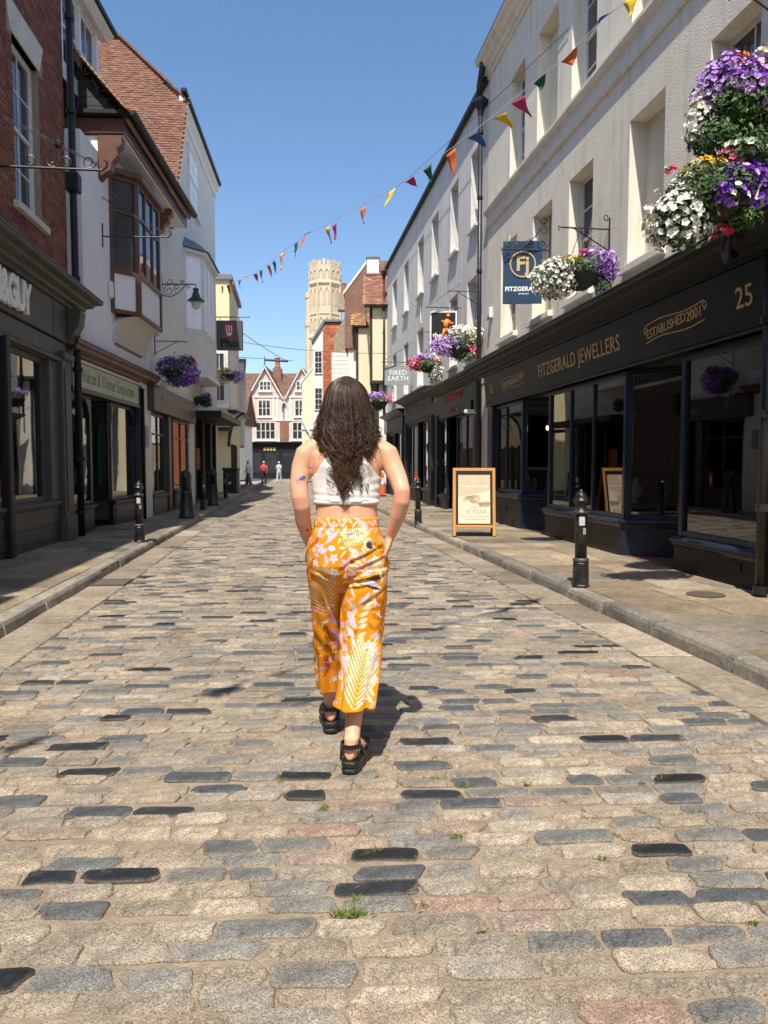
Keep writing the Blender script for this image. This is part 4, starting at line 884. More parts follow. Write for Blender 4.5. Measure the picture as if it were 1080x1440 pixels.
# the roof: steep tiles rising behind the gutter, boarded gable end facing down the street
rf = empty_part('roof', WB); sl = Vector((0, 1.0, 1.15)).normalized()
tile_slope('roof_tiles', rf, (1.75, -.62, 7.9), (1, 0, 0), sl, Vector((0, -1.15, 1)), 5.6, 4.2, .165, .1, TILEC + [(.34, .24, .13)])
fixn(MB().prism([(1.9, -.45, 7.9), (1.9, 3.4, 7.9), (1.9, 3.4, 11.5), (1.9, 2.6, 11.4)], (5.2, 0, 0)).build('roof_deck', BEAM, rf))
for k in range(14):
    z = 7.9 + k * .16; yv = -.45 + (z - 7.9) / 1.15
    bx('gable_board', mat('black_boarding', (.022, .018, .02), rough=.6, var=.3, scale=9), rf, 1.85 - .003 * (k % 2), 1.9, yv + .1, 3, z, z + .152, .003)
# verge tiles seen edge on
vb = MB(); rng = random.Random(9)
for k in range(34):
    p = Vector((1.62, -.6, 7.92)) + sl * (k * .1); vb.cur = tuple(q * rng.uniform(.7, 1.2) for q in (.36, .26, .15)); vb.obox(Matrix.Translation(p + Vector((.1, 0, .03))) @ Matrix.Rotation(math.atan2(1.15, 1.0) - .18, 4, 'X'), .3, .16, .02)
tag(vb.build('verge_tiles', TILE, rf), kind='stuff')
# dormer with white sashes
dm = empty_part('dormer', WB)
wall(dm, WHITEPAINT, 1.0, 3.1, 8.2, 10.1, [(1.15, 2.0, 8.5, 9.95, .08), (2.1, 2.95, 8.5, 9.95, .08)], y=.32, D=2.2, name='dormer_wall')
for a, b in ((1.15, 2.0), (2.1, 2.95)): sash(dm, a, b, 8.5, 9.95, .36, 2, 1, fr=.06)
bx('dormer_roof', BLACKPAINT, dm, .85, 3.4, .0, 2.6, 10.1, 10.2, .01); MB().mould([(.32, 9.98), (.2, 9.98), (.05, 10.08), (.32, 10.1)], .9, 3.3).build('dormer_cornice', WHITEPAINT, dm)
# oriel
def oriel(B, a, b, ca, cb, out, z0, z1, m_frame, m_panel, panel_z, trans, glass=None, lead=False, cols=(1, 2, 1)):
    """canted bay: wall feet at u=ca,cb, front from a to b at y=-out"""
    o = empty_part('oriel_window', B)
    plan = [(ca, 0), (a, -out), (b, -out), (cb, 0)]
    for i, (p, q) in enumerate(zip(plan, plan[1:])):
        mu = [j / cols[i] for j in range(1, cols[i])]
        if panel_z > z0:
            P, Q = Vector(p), Vector(q); d = Q - P; M = Matrix.Translation((P.x, P.y, 0)) @ Matrix.Rotation(math.atan2(d.y, d.x), 4, 'Z')
            MB().obox(M @ Matrix.Translation((d.length / 2, .05, (z0 + panel_z) / 2)), d.length - .02, .06, panel_z - z0 - .004).build('bay_panel', m_panel, o)
            f = MB()
            for x in (.04, d.length - .04): f.obox(M @ Matrix.Translation((x, .02, (z0 + panel_z) / 2)), .08, .09, panel_z - z0)
            for z in (z0 + .04, panel_z - .03): f.obox(M @ Matrix.Translation((d.length / 2, .022, z)), d.length - .16, .085, .08)
            f.build('panel_frame', m_frame, o, bevel=.006)
        w = shop_window(o, p, q, panel_z, z1, m_frame, fr=.085, mull=mu, trans=trans, glass=glass or DARKGLASS, name='casement', th=.09)
    top = [(ca - .1, .0, z1), (a - .05, -out - .1, z1), (b + .05, -out - .1, z1), (cb + .1, .0, z1)]
    MB().prism(top, (0, 0, .11)).build('bay_cornice', m_frame, o, bevel=.02)
    return o
o = oriel(WB, 2.95, 4.75, 2.5, 5.15, .45, 4.38, 7.1, BROWN, WHITEWALL, 5.24, (6.4,), cols=(1, 3, 1))
MB().prism([(2.5, 0, 4.38), (2.95, -.45, 4.38), (4.75, -.45, 4.38), (5.15, 0, 4.38)], (0, 0, .06)).build('bay_floor', BROWN, o, bevel=.01)
cv = MB(); N = 8; Rg = []
for i in range(N + 1):
    a = math.pi / 2 * i / N; yy = -.43 * (1 - math.sin(a)); z = 3.82 + .55 * (1 - (1 - math.cos(math.pi / 2 - a))); z = 4.375 - .56 * math.sin(a) ** 1 if False else 4.375 - .56 * (1 - math.cos(a))
    sh = .43 + yy; Rg.append([(2.52 + (-yy) * 1.0, yy, z), (5.13 - (-yy) * .9, yy, z), (5.13 - (-yy) * .9, .02, z), (2.52 + (-yy), .02, z)])
fixn(cv.rings(Rg).build('cove', mat('cove_plaster', (.62, .59, .55), rough=.9, var=.05), o)); bx('cove_bead', BROWN, o, 2.7, 4.6, -.04, .0, 3.77, 3.81, .006)
iron_arm(WB, 2.05, 5.72, 1.25, scrolls=False, stay=True)
bx('alarm_box', WHITEPAINT, WB, 2.3, 2.42, -.1, 0, 4.62, 4.95, .03)
# shop cornice, sign, shopfront
MB().mould([(0, 3.18), (-.06, 3.2), (-.1, 3.24), (-.24, 3.27), (-.26, 3.32), (-.3, 3.34), (-.3, 3.4), (0, 3.44)], -.05, 5.2, .6, 0).build('shop_cornice', BROWN, WB); MB().mould([(.0, 3.445), (-.31, 3.405), (-.31, 3.42), (0, 3.47)], -.06, 5.2, .6, 0).build('lead_flashing', LEAD, WB)
bx('cornice_soffit', WHITEPAINT, WB, .05, 4.3, -.06, -.0, 3.12, 3.17, 0)
bx('sign_board', PALEGREEN, WB, .12, 4.12, -.07, -.02, 2.68, 3.1, .004)
text_part('lettering', 'Walrus & Oyster Emporium', SAGEDK, WB, 2.1, -.074, 2.89, .34, ext=.002, sx=.86)
bx('sign_rail', INDIGO, WB, .05, 4.3, -.09, -.03, 2.6, 2.676, .006); bx('pilaster', INDIGO, WB, 4.13, 4.4, -.08, .1, .1, 3.1, .01)
for a, b in ((.06, 1.28), (2.42, 4.12)):
    riser(WB, pl((a, .01), (b, .01)), .1, .62, INDIGO); panel_rows(WB, 'riser_panel', INDIGO, a + .1, b - .1, .18, .5, .008, 2); shop_window(WB, (a, .04), (b, .04), .63, 2.6, INDIGO, fr=.065)
    for x, s in ((a + .07, 1), (b - .07, -1)):
        MB().prism([(x, .03, 2.53), (x + s * .28, .03, 2.53), (x + s * .1, .03, 2.42), (x + s * .03, .03, 2.25), (x, .03, 2.2)], (0, .04, 0)).build('spandrel', INDIGO, WB)
dr = bx('shop_door', INDIGO, WB, 1.45, 2.3, .9, .95, .12, 2.55, .008); bx('pane', DARKGLASS, dr, 1.58, 2.17, .885, .898, .5, 2.4, 0)
for x, y1 in ((1.3, .9), (2.4, .9)): shop_window(WB, (x, .9) if x < 2 else (x, .06), (x + .001, .06) if x < 2 else (x + .001, .9), .63, 2.6, INDIGO, fr=.05)
room(WB, .06, 4.2, .12, 2.66, 1.0, 3.4)
MB().tube([(4.32, -.11, .11), (4.32, -.11, 3.05)], .03, 8).build('slim_post', BLACKPAINT, WB, smooth=True)
TEAL = mat('teal_fabric', (.05, .32, .33), rough=.8, var=.2, scale=12); STRIPE = mat('striped_jersey', (.35, .35, .36), rough=.9)
for u in (.45, 3.1):
    d = empty_part('window_display', WB); d.location = (u, .5, .7)
    for k in range(9): MB().box(-.18, .22, .08, .09, .55 + k * .09, .60 + k * .09).build('stripe', STRIPE, d)
    fl = MB().rings([[(x * w, .0 + yy * .05, z) for x, yy in ((-1, 0), (0, -1), (1, 0), (0, 1))] for z, w in ((.2, .05), (.5, .14), (.8, .16), (1.1, .11), (1.4, .07), (1.5, .02))]).build('fabric_drop', TEAL, d, smooth=True)

# ================================================================== painted-brick building with the huge tiled roof
def painted_brick(name, c):
    m = mat(name, c, rough=.85, var=.06, scale=3, stain=tuple(v * .8 for v in c), stain_scale=1.2); nt = m.node_tree; b = nt.nodes['Principled BSDF']
    tc = nt.nodes.new('ShaderNodeTexCoord'); mp = nt.nodes.new('ShaderNodeMapping'); mp.inputs['Rotation'].default_value = (R_(90), 0, 0)
    br = nt.nodes.new('ShaderNodeTexBrick'); br.inputs['Scale'].default_value = 1; br.inputs['Brick Width'].default_value = .225; br.inputs['Row Height'].default_value = .075; br.inputs['Mortar Size'].default_value = .008; br.inputs['Mortar Smooth'].default_value = .4
    bp = nt.nodes.new('ShaderNodeBump'); bp.inputs['Strength'].default_value = .6; bp.inputs['Distance'].default_value = .01; bp.invert = True
    sep = nt.nodes.new('ShaderNodeSeparateXYZ'); cmb = nt.nodes.new('ShaderNodeCombineXYZ'); ad = nt.nodes.new('ShaderNodeMath'); ad.operation = 'ADD'
    nt.links.new(tc.outputs['Object'], sep.inputs[0]); nt.links.new(sep.outputs[0], ad.inputs[0]); nt.links.new(sep.outputs[1], ad.inputs[1]); nt.links.new(ad.outputs[0], cmb.inputs[0]); nt.links.new(sep.outputs[2], cmb.inputs[1])
    nt.links.new(cmb.outputs[0], br.inputs['Vector']); nt.links.new(br.outputs['Fac'], bp.inputs['Height']); nt.links.new(bp.outputs[0], b.inputs['Normal']); return m
PBRICK = painted_brick('painted_brick', (.78, .74, .66))
PB = line_thing('tiled_roof_building', -4.118, -.08, 17.9, 'off-white painted brick building with a steep red tiled roof and a brown restaurant front')
fixn(MB().prism([(-.05, 0, 3.3), (11.2, 0, 3.3), (11.2, 0, 12.0), (4.52, 0, 11.9), (2.82, 0, 8.9), (1.95, 0, 7.4), (-.05, 0, 7.4)], (0, 7, 0)).build('wall', PBRICK, PB))
wall(PB, PBRICK, -1.0, 11.2, .1, 3.3, [(.02, 5.1, .1, 3.25, .3), (6, 10.6, .1, 3.1, .3)], y=.005, D=5, name='ground_floor_wall')
ex, ey = Vector((0, 1, 0)), Vector((1.7, 0, 2.98)).normalized()
rf = empty_part('roof', PB); nn = Vector((-2.98, 0, 1.7)).normalized(); P0 = Vector((2.07, -.2, 7.875))
def clipf(u, v):
    p = P0 + ex * u + ey * v
    return p.z < 11.95 or (p.y > .05 + (p.z - 11.95) * .86)
tile_slope('roof_tiles', rf, P0, ex, ey, nn, 6.6, 8.0, .165, .1, [(.165, .068, .042), (.145, .06, .04), (.185, .08, .048), (.15, .07, .05)], clip=clipf, var=.2)
MB().prism([(2.1, -.1, 7.875), (2.1, 6.4, 7.875), (6.05, 6.4, 14.8), (6.05, 2.5, 14.8), (4.42, -.1, 11.95)], (.5, 0, -.2)).build('roof_deck', BEAM, rf)
rt = MB(); rng = random.Random(4)
for k in range(26):      # hip tiles stepping up the edge against the sky
    t = k / 25; p = Vector((4.42, -.08, 11.98)).lerp(Vector((6.05, 2.5, 14.85)), t); rt.cur = tuple(q * rng.uniform(.6, 1.1) for q in (.2, .1, .07)); rt.obox(Matrix.Translation(p) @ Matrix.Rotation(R_(45), 4, 'X'), .3, .2, .06)
for k in range(16): rt.cur = tuple(q * rng.uniform(.7, 1.2) for q in (.34, .2, .08)); rt.obox(Matrix.Translation((6.05, 2.5 + k * .25, 14.87)), .22, .24, .07)
tag(rt.build('hip_tiles', TILE, rf), kind='stuff')
fixn(MB().prism([(4.35, -.15, 11.95), (11.3, -.15, 12.05), (11.3, 2.5, 14.85), (6.05, 2.5, 14.85)], (0, .05, -.15)).build('street_slope', OLDBRICK, rf))
bx('gutter', BLACKPAINT, PB, 4.1, 11.4, -.24, -.08, 11.98, 12.1, .02); MB().mould([(0, 11.5), (-.04, 11.5), (-.06, 11.7), (-.16, 11.8), (-.16, 11.95), (0, 11.97)], 4.3, 11.3).build('eaves_mould', WHITEPAINT, PB)
w = sash(PB, 5.45, 7.3, 9.35, 11.15, -.06, 2, 2, fr=.11, glass=mat('sky_blind_glass', (1, 1, 1))); bx('window_sill', WHITEPAINT, PB, 5.35, 7.4, -.1, 0, 9.26, 9.345, .01)  # pale pane colour paints in the sky's reflection with the blinds, oriel too
o = oriel(PB, 5.15, 7.5, 4.6, 8.0, .5, 5.36, 7.65, WHITEPAINT, PBRICK, 5.37, (), cols=(1, 3, 1), glass=mat('sky_blind_glass', (.26, .30, .31), rough=.08, var=.15, scale=2, spec=.6))
MB().prism([(4.6, 0, 4.15), (5.15, -.5, 4.15), (7.5, -.5, 4.15), (8.0, 0, 4.15)], (0, 0, 1.2)).build('bay_wall', PBRICK, o)
MB().prism([(4.5, 0.05, 4.0), (5.1, -.6, 4.0), (7.6, -.6, 4.0), (8.1, .05, 4.0)], (0, 0, .148)).build('bay_soffit', WHITEPAINT, o, bevel=.02)
lr = MB(); lr.rings([[(4.4, 0, 7.77), (5.05, -.66, 7.77), (7.6, -.66, 7.77), (8.2, 0, 7.77)], [(4.7, 0, 8.1), (5.3, -.25, 8.1), (7.3, -.25, 8.1), (7.9, 0, 8.1)]]); lr.build('lead_roof', LEAD, o)
TAUPE = mat('taupe_paint', (.062, .05, .04), rough=.45, var=.2, scale=5); PINKPRINT = mat('pink_print', (.5, .24, .18), rough=.6)
bx('fascia', TAUPE, PB, -.35, 5.35, -.16, 0, 2.62, 3.24, .008); text_part('lettering', 'vietnamese street food', PINKPRINT, PB, 3.0, -.164, 2.93, .24, ext=.003); text_part('emblem', 'III', PINKPRINT, PB, .55, -.164, 2.95, .22, ext=.003)
for a, b, mu in ((.05, 1.75, (.5,)), (2.75, 5.05, (.5,))):
    riser(PB, pl((a, .01), (b, .01)), .1, .62, TAUPE); panel_rows(PB, 'riser_panel', TAUPE, a + .1, b - .1, .18, .5, .008, 1); shop_window(PB, (a, .04), (b, .04), .63, 2.62, TAUPE, mull=mu, fr=.08, trans=(2.1,))
bx('pilaster', TAUPE, PB, 1.78, 2.1, -.05, .1, .1, 2.62, .01); dr = bx('shop_door', TAUPE, PB, 2.1, 2.72, .5, .55, .12, 2.6, .008)
room(PB, .02, 5.1, .12, 2.62, .7, 3.6)
bx('plaque', mat('plaque_grey', (.3, .32, .34), rough=.6), PB, -.62, -.3, -.02, .0, 1.75, 2.25, .06)
# dark restaurant opening further on, with a black canopy
bx('canopy', BLACKPAINT, PB, 5.6, 11.2, -.9, 0, 2.85, 3.05, .02); room(PB, 6, 10.6, .12, 3.0, .5, 3.0); bx('poster', mat('rust_poster', (.3, .08, .03), rough=.7), PB, 7.0, 7.8, .1, .14, 1.2, 1.9, 0)
for u in (6.0, 7.6, 9.2, 10.5): bx('door_post', BLACKPAINT, PB, u, u + .12, -.02, .1, .1, 2.85, .01)

# ================================================================== houses beyond on the left
F1 = thing('cream_house', (-7.0, 34.3, 0), 0, 'tall cream plastered house behind the black restaurant sign on the left', 'building')
CREAM2 = mat('yellow_plaster', (.74, .64, .38), rough=.9, var=.06, scale=3, bump=.3, bscale=30)
fixn(MB().prism([(0.0, 0, .1), (-.75, 6.0, .1), (-7, 6.0, .1), (-7, 0, .1)], (0, 0, 9.6)).build('wall', CREAM2, F1)); fixn(MB().prism([(.15, -.12, 9.7), (-.6, 6.1, 9.7), (-7, 6.1, 9.7), (-7, -.12, 9.7)], (0, 0, .22)).build('parapet', LEAD, F1))
bay = empty_part('oriel_window', F1); bx('bay_frame', WHITEPAINT, bay, -.8, -.02, -.35, 1.6, 3.9, 6.7, .02); sash(bay, -.68, -.14, 4.2, 6.4, -.42, 2, 3, meet=False); fixn(MB().prism([(-.85, -.4, 6.7), (.05, -.4, 6.7), (-.1, .0, 7.2), (-.85, .0, 7.2)], (0, 1.6, 0)).build('bay_roof', LEAD, bay))
for y0 in (.0, 1.0, 2.0):
    pts = []; N = 8; x0 = -.125 * y0
    for i in range(N + 1):
        a = math.pi / 2 * i / N; pts.append((x0 - .1 + .75 * (1 - math.cos(a)), y0, 2.2 + 1.5 * math.sin(a)))
    MB().tube(pts, .07, 6).build('jetty_brace', BEAM, F1)
    fixn(MB().prism([(p[0] - .06, y0 + .1, p[2]) for p in pts] + [(x0 - .15, y0 + .1, 3.7)], (0, .9, 0)).build('cove_panel', WHITEPL, F1))
    bx('shop_post', BEAM, F1, x0 - .02, x0 + .1, y0, y0 + .14, .1, 2.3, .01); bx('shop_pane', DARKGLASS, F1, x0 - .1, x0 - .06, y0 + .16, y0 + 1.1, .6, 2.2, 0)
bx('jetty_beam', BEAM, F1, -.1, .3, -.1, 2.9, 3.72, 3.86, .01); bx('shop_canopy', BEAM, F1, -1.9, .1, -.9, -.05, 2.9, 3.05, .01)
F2 = thing('white_house', (-7.95, 40.5, 0), R_(11), 'narrow white house with a flat parapet beyond the cream house on the left', 'building')
bx('wall', WHITEPL, F2, -5, .42, 0, 5, 2.4, 6.9, .01); bx('ground_floor_wall', CHAR2, F2, -5, .1, .1, 5, .1, 2.4, .01); bx('parapet', LEAD, F2, -5.1, .55, -.1, 5.1, 6.9, 7.05, .01)
MB().tube([(.48, -.05, 6.3), (.5, -.08, 4.2), (.35, -.08, 3.9), (-.1, -.08, 3.7)], .05, 6).build('downpipe', WHITEPAINT, F2, smooth=True)
F3 = thing('timbered_house', (-9.15, 46, 0), R_(11), 'black and white timber-framed corner house at the end of the left row', 'building')
bx('wall', WHITEPL, F3, -6, .2, 0, 5, 2.7, 6.3, .01); bx('ground_floor_wall', OLDBRICK, F3, -6, 0, .2, 5, .1, 2.7, .01)
for k in range(5): bx('stud', BEAM, F3, -1.6 + k * .42, -1.5 + k * .42, -.04, 0, 2.8, 6.2, .004); 
for k in range(6): bx('stud', BEAM, F3, .2, .24, .1 + k * .9, .22 + k * .9, 2.8, 6.2, .004)
for z in (2.7, 4.4, 6.1): bx('rail', BEAM, F3, -1.8, .26, -.05, 5.05, z, z + .14, .004)
sash(F3, -.95, -.45, 4.6, 5.9, -.08, 2, 2); bx('eaves_mould', BEAM, F3, -6.2, .5, -.3, 5.3, 6.3, 6.45, .01); tiled_gable(F3, -6, .15, 0, 5, 6.3, 7.4, 'x', .15, BROWNT)
F4 = thing('pale_shop_building', (-16.5, 64, 0), 0, 'pale low shop building behind the cafe tables at the far left', 'building')
bx('wall', WHITEPL, F4, -5, 4.2, 0, 6, .1, 5.2, .01); bx('shop_sign', CHAR2, F4, -4.5, 4.1, -.15, 0, 2.7, 3.3, .01)
for k in range(5): bx('shop_pane', DARKGLASS, F4, -4.2 + k * 1.65, -2.8 + k * 1.65, -.04, -.003, .6, 2.5, 0)
tiled_gable(F4, -5, 4.2, 0, 6, 5.2, 8.0, 'x', .3, BROWNT)

# ================================================================== the street behind the camera (seen only mirrored in the shop glass)
for nm, X0, k, Y, rot, lab, m in (('neighbouring_house', -3.75, -.11, -16.0, facade_rot(-.11, 1), 'plain brick house on the left side behind the viewpoint, mirrored in the jeweller windows', mat('dark_brick', (.07, .045, .035), rough=.9, var=.3, scale=14)),  # brick toned dark so this unseen house reflects dark in the jeweller glass
                                  ('neighbouring_house', 4.7, -.137, 1.3, facade_rot(.137, -1), 'plain cream house on the right side behind the viewpoint, mirrored in shop glass', STUCCO)):
    t = thing(nm, (X0 + k * Y, Y, 0), rot, lab, 'building')
    hs = [(2 + 2.6 * i, 3 + 2.6 * i, z, z + 1.8, .15) for i in range(6) for z in (4.2, 7.0)] + [(1 + 4.6 * i, 4.8 + 4.6 * i, .6, 2.7, .2) for i in range(3)]
    wall(t, m, 0, 18.4, .1, 8.9 if X0 > 0 else 7.9, hs[:] if X0 > 0 else [h for h in hs if h[3] < 7.5], D=5)
    for h in hs:
        if h[2] > 1: bx('pane', DARKGLASS, t, h[0], h[1], .12, .14, h[2], h[3], 0)
        else: bx('shop_pane', DARKGLASS, t, h[0], h[1], .15, .18, h[2], h[3], 0)
    bx('fascia', CHAR2, t, .5, 15, -.15, .0, 2.8, 3.4, .01)

# ================================================================== things: helpers
F_ = 1050.0; _tp = math.atan(65 / 1050); _c, _s = math.cos(_tp), math.sin(_tp)
def at(px, py, Y):
    """world point that lies at distance Y along the street for a measured sight line"""
    a = (px - 540) / F_; b = (720 - py) / F_; dy = _c + b * _s; dz = -_s + b * _c; t = Y / dy
    return Vector((a * t, Y, CAM_H + dz * t))

# ------------------------------------------------------------------ bollards
BOLL = mat('bollard_black', (.013, .013, .014), rough=.38, var=.4, scale=9, bump=.35, bscale=35, stain=(.085, .08, .075), stain_scale=9)
RUST = mat('worn_band', (.085, .072, .055), rough=.5, var=.35, scale=25, metal=.4)
def bollard_proto(kind):
    t = thing('bollard')
    if kind == 'slim':
        MB().lathe([(.105, 0), (.105, .02), (.098, .03), (.094, .27), (.085, .285)], n=18).build('base', BOLL, t, smooth=False, bevel=.003)
        MB().lathe([(.092, .285), (.097, .295), (.097, .315), (.08, .33)], n=18).build('band', RUST, t, smooth=True)
        MB().lathe([(.071, .32), (.071, .8), (.075, .83)], n=18).build('shaft', BOLL, t, smooth=True)
        c = MB().lathe([(.075, .82), (.095, .835), (.095, .855), (.075, .87), (.066, .88), (.066, .945), (.085, .955), (.098, .97), (.095, .985), (.07, 1.0), (.072, 1.02), (.06, 1.05), (.035, 1.075), (.018, 1.082), (.016, 1.1), (.001, 1.105)], n=18).build('cap', BOLL, t, smooth=True)
        MB().lathe([(.099, .838), (.1, .842), (.1, .852), (.097, .856)], n=18).build('band', RUST, c, smooth=True)
    else:
        MB().lathe([(.2, 0), (.2, .05), (.185, .06), (.135, .62), (.135, .63)], n=18).build('shaft', BOLL, t, smooth=True)
        MB().lathe([(.139, .62), (.145, .63), (.145, .65), (.132, .66)], n=18).build('band', RUST, t, smooth=True)
        MB().lathe([(.13, .655), (.122, .95), (.15, .965), (.15, .985), (.125, 1.0), (.12, 1.06), (.1, 1.1), (.06, 1.13), (.001, 1.14)], n=18).build('cap', BOLL, t, smooth=True)
    return t
slim = bollard_proto('slim'); fat = bollard_proto('fat'); first = {'slim': True, 'fat': True}
for kind, x, y, lab in (('slim', 1.965, 7.4, 'slim black iron bollard on the kerb in front of the jeweller, label on its neck'),
                        ('slim', .72, 15.7, 'slim black bollard on the right kerb beyond the wooden sandwich board'),
                        ('slim', -3.86, 11.75, 'slim scuffed black bollard at the left kerb in front of the sage shop'),
                        ('fat', -4.55, 17.2, 'stout tapered black bollard in front of the brown restaurant, nearest of its kind'),
                        ('slim', -4.9, 20.2, 'slim black bollard on the left kerb between the two stout ones'),
                        ('fat', -5.2, 22.7, 'stout tapered black bollard further up the left kerb, second of its kind'),
                        ('slim', -5.85, 27.6, 'slim black bollard on the left beside the litter bin'),
                        ('slim', -6.75, 34.5, 'farthest slim black bollard on the left near the cafe')):
    src = slim if kind == 'slim' else fat
    o = src if first[kind] else copy_tree(src)
    first[kind] = False
    o.location = (x, y, .116); o.scale = (.82, .82, .88) if kind == 'slim' else (.95, .95, .97); o.rotation_euler = (R_(random.uniform(-.8, .8)), R_(random.uniform(-.8, .8)), random.uniform(0, 6)); tag(o, lab, 'bollard', 'black iron bollards along the kerbs')
    if y == 7.4:
        o.rotation_euler.z = 0
        st = MB(); N = 6; st.rings([[(.0722 * math.sin(a), -.0722 * math.cos(a), z), (.0735 * math.sin(a), -.0735 * math.cos(a), z)] for a in [0] for z in (0,)], closed=False) if False else None
        for nm, z0, z1, a0, a1, mm in (('sticker', .70, .80, -.55, .45, mat('sticker_paper', (.45, .47, .5), rough=.6, var=.3, scale=40)), ('sticker', .60, .67, .1, .7, mat('torn_sticker', (.3, .29, .27), rough=.8, var=.6, scale=60))):
            b = MB(); vs = [(.0722 * math.sin(a0 + (a1 - a0) * i / 6), -.0722 * math.cos(a0 + (a1 - a0) * i / 6), z) for z in (z0, z1) for i in range(7)]
            b.add(vs, [(i, i + 1, i + 8, i + 7) for i in range(6)]); b.build(nm, mm, o)

# ------------------------------------------------------------------ sandwich board
OAK = mat('orange_pine', (.50, .24, .065), rough=.5, var=.14, scale=5, bump=.1, bscale=40)
POSTER = mat('poster_print', (.55, .43, .29), rough=.5, var=.10, scale=2.2); POSTERLT = mat('poster_light', (.68, .58, .43), rough=.5, var=.08, scale=3)
SB = thing('sandwich_board', (1.53, 12.6, .118), R_(-3), 'wooden sandwich board with a beige diamond ring poster on the right pavement', 'sign')
lean = Matrix.Rotation(R_(-10), 4, 'X')
def board_leaf(s):
    lf = empty_part('front_panel' if s > 0 else 'rear_panel', SB)
    lf.matrix_local = Matrix.Translation((0, 0 if s > 0 else .42, 0)) @ Matrix.Rotation(R_(-10 * s), 4, 'X')
    w, H = .36, 1.18
    for nm, b in (('leg', (-w, -w + .05, -.02, .02, 0, H)), ('leg', (w - .05, w, -.02, .02, 0, H)), ('rail', (-w + .05, w - .05, -.019, .019, H - .055, H)), ('rail', (-w + .05, w - .05, -.019, .019, .15, .2))): bx(nm, OAK, lf, *b, .005)
    bx('backing', BLACKPAINT, lf, -w + .05, w - .05, -.006, .012, .2, H - .055, 0)
    for x in (-w + .025, w - .025): bx('rubber_foot', BLACKPAINT, lf, x - .028, x + .028, -.024, .024, -.012, .015, .003)
    return lf
fr_ = board_leaf(1); board_leaf(-1)
bx('poster', POSTER, fr_, -.27, .27, -.011, -.0065, .225, 1.06, 0)
fixn(MB().prism([(-.27, -.0112, .225), (.27, -.0112, .225), (.27, -.0112, .80), (.05, -.0112, .74), (-.27, -.0112, .68)], (0, -.0008, 0)).build('poster_tone', POSTERLT, fr_))
INK = mat('taupe_ink', (.33, .26, .17), rough=.6); SILV = mat('silver_ink', (.62, .6, .57), rough=.5, var=.3, scale=60); SKINP = mat('gold_ink', (.42, .31, .17), rough=.5, var=.4, scale=50)
text_part('poster_text', 'Forever starts here', WHITEPRINT, fr_, 0, -.0128, .865, .062, ext=.0005, shear=.25); text_part('poster_text', 'Discover our', INK, fr_, .02, -.0128, .505, .035, ext=.0005, shear=.2)
text_part('poster_text', '10 YEAR', INK, fr_, .02, -.0128, .425, .105, ext=.0005); text_part('poster_text', 'DIAMOND GUARANTEE', INK, fr_, .02, -.0128, .345, .04, ext=.0005, spacing=1.15); bx('poster_rule', INK, fr_, -.16, .2, -.0135, -.0125, .292, .300, 0)
text_part('poster_text', 'Fj', WHITEPRINT, fr_, 0, -.0128, .975, .05, ext=.0005)
MB().tube([(.048 * math.cos(a), -.0125, .975 + .048 * math.sin(a)) for a in [2 * math.pi * i / 20 for i in range(21)]], .004, 4).build('poster_emblem', WHITEPRINT, fr_)
def ell_ring(cx, cz, rx, rz, w, a0, a1, rot=0):
    pts = []
    for i in range(21):
        a = a0 + (a1 - a0) * i / 20; x, z = rx * math.cos(a), rz * math.sin(a); pts.append((cx + x * math.cos(rot) - z * math.sin(rot), -.0126, cz + x * math.sin(rot) + z * math.cos(rot)))
    return MB().tube(pts, w, 4).build('poster_ring', SKINP, fr_)
for r_ in (1, .82, .6, .38): ell_ring(-.0, .645, .095 * r_, .07 * r_, .0045, 0, 2 * math.pi)
for k_ in range(7): ell_ring(-.1 + .012 * k_, .645 - .004 * k_, .10, .05, .003, .9, 3.4, .2)
for k_ in range(6): ell_ring(.17, .585 - .011 * k_, .11 - .006 * k_, .012, .0035, 0, 2 * math.pi, .12 - .03 * k_)
for i in range(9): MB().lathe([(.001, 0), (.012, .004), (.001, .008)], (-.03 + .03 * math.cos(i * .7), -.0145, .64 + .025 * math.sin(i * .7)), 6).build('poster_gem', SILV, fr_)

# ------------------------------------------------------------------ hanging signs
def hang_sign(name, label, x0, x1, Y, z0, z1, m, th=.03, border=None):
    t = thing(name, ((x0 + x1) / 2, Y, z0), R_(-3), label, 'sign'); w = (x1 - x0) / 2; H = z1 - z0
    bx('board', m, t, -w, w, -th / 2, th / 2, 0, H, .004)
    if border:
        f = MB(); b = .04
        f.box(-w, w, -th / 2 - .008, th / 2 + .008, H - b, H); f.box(-w, w, -th / 2 - .008, th / 2 + .008, 0, b); f.box(-w, -w + b, -th / 2 - .006, th / 2 + .006, b, H - b); f.box(w - b, w, -th / 2 - .006, th / 2 + .006, b, H - b); f.build('border', border, t)
    for x in (-w * .7, w * .7): MB().tube([(x, 0, H), (x + .01, 0, H + .06), (x, 0, H + .1)], .008, 5).build('hook', WHITEPAINT, t)
    return t, w, H
SIGNBLUE = mat('navy_sign', (.016, .042, .09), rough=.35, var=.12, scale=4)
t, w, H = hang_sign('hanging_sign', 'navy hanging sign with a gold Fj emblem and FITZGERALD, beside the jeweller basket', 2.03, 2.69, 12.95, 4.08, 5.13, SIGNBLUE)
MB().tube([(.21 * math.cos(a), -.02, .66 + .21 * math.sin(a)) for a in [2 * math.pi * i / 32 for i in range(33)]], .016, 5).build('emblem', GOLD, t)
text_part('emblem', 'Fj', GOLD, t, .0, -.018, .66, .34, ext=.004, bold=.008); text_part('lettering', 'FITZGERALD', WHITEPRINT, t, 0, -.018, .245, .10, ext=.003, bold=.003, spacing=1.05); text_part('lettering', 'JEWELLERS', WHITEPRINT, t, .02, -.018, .165, .036, ext=.002)
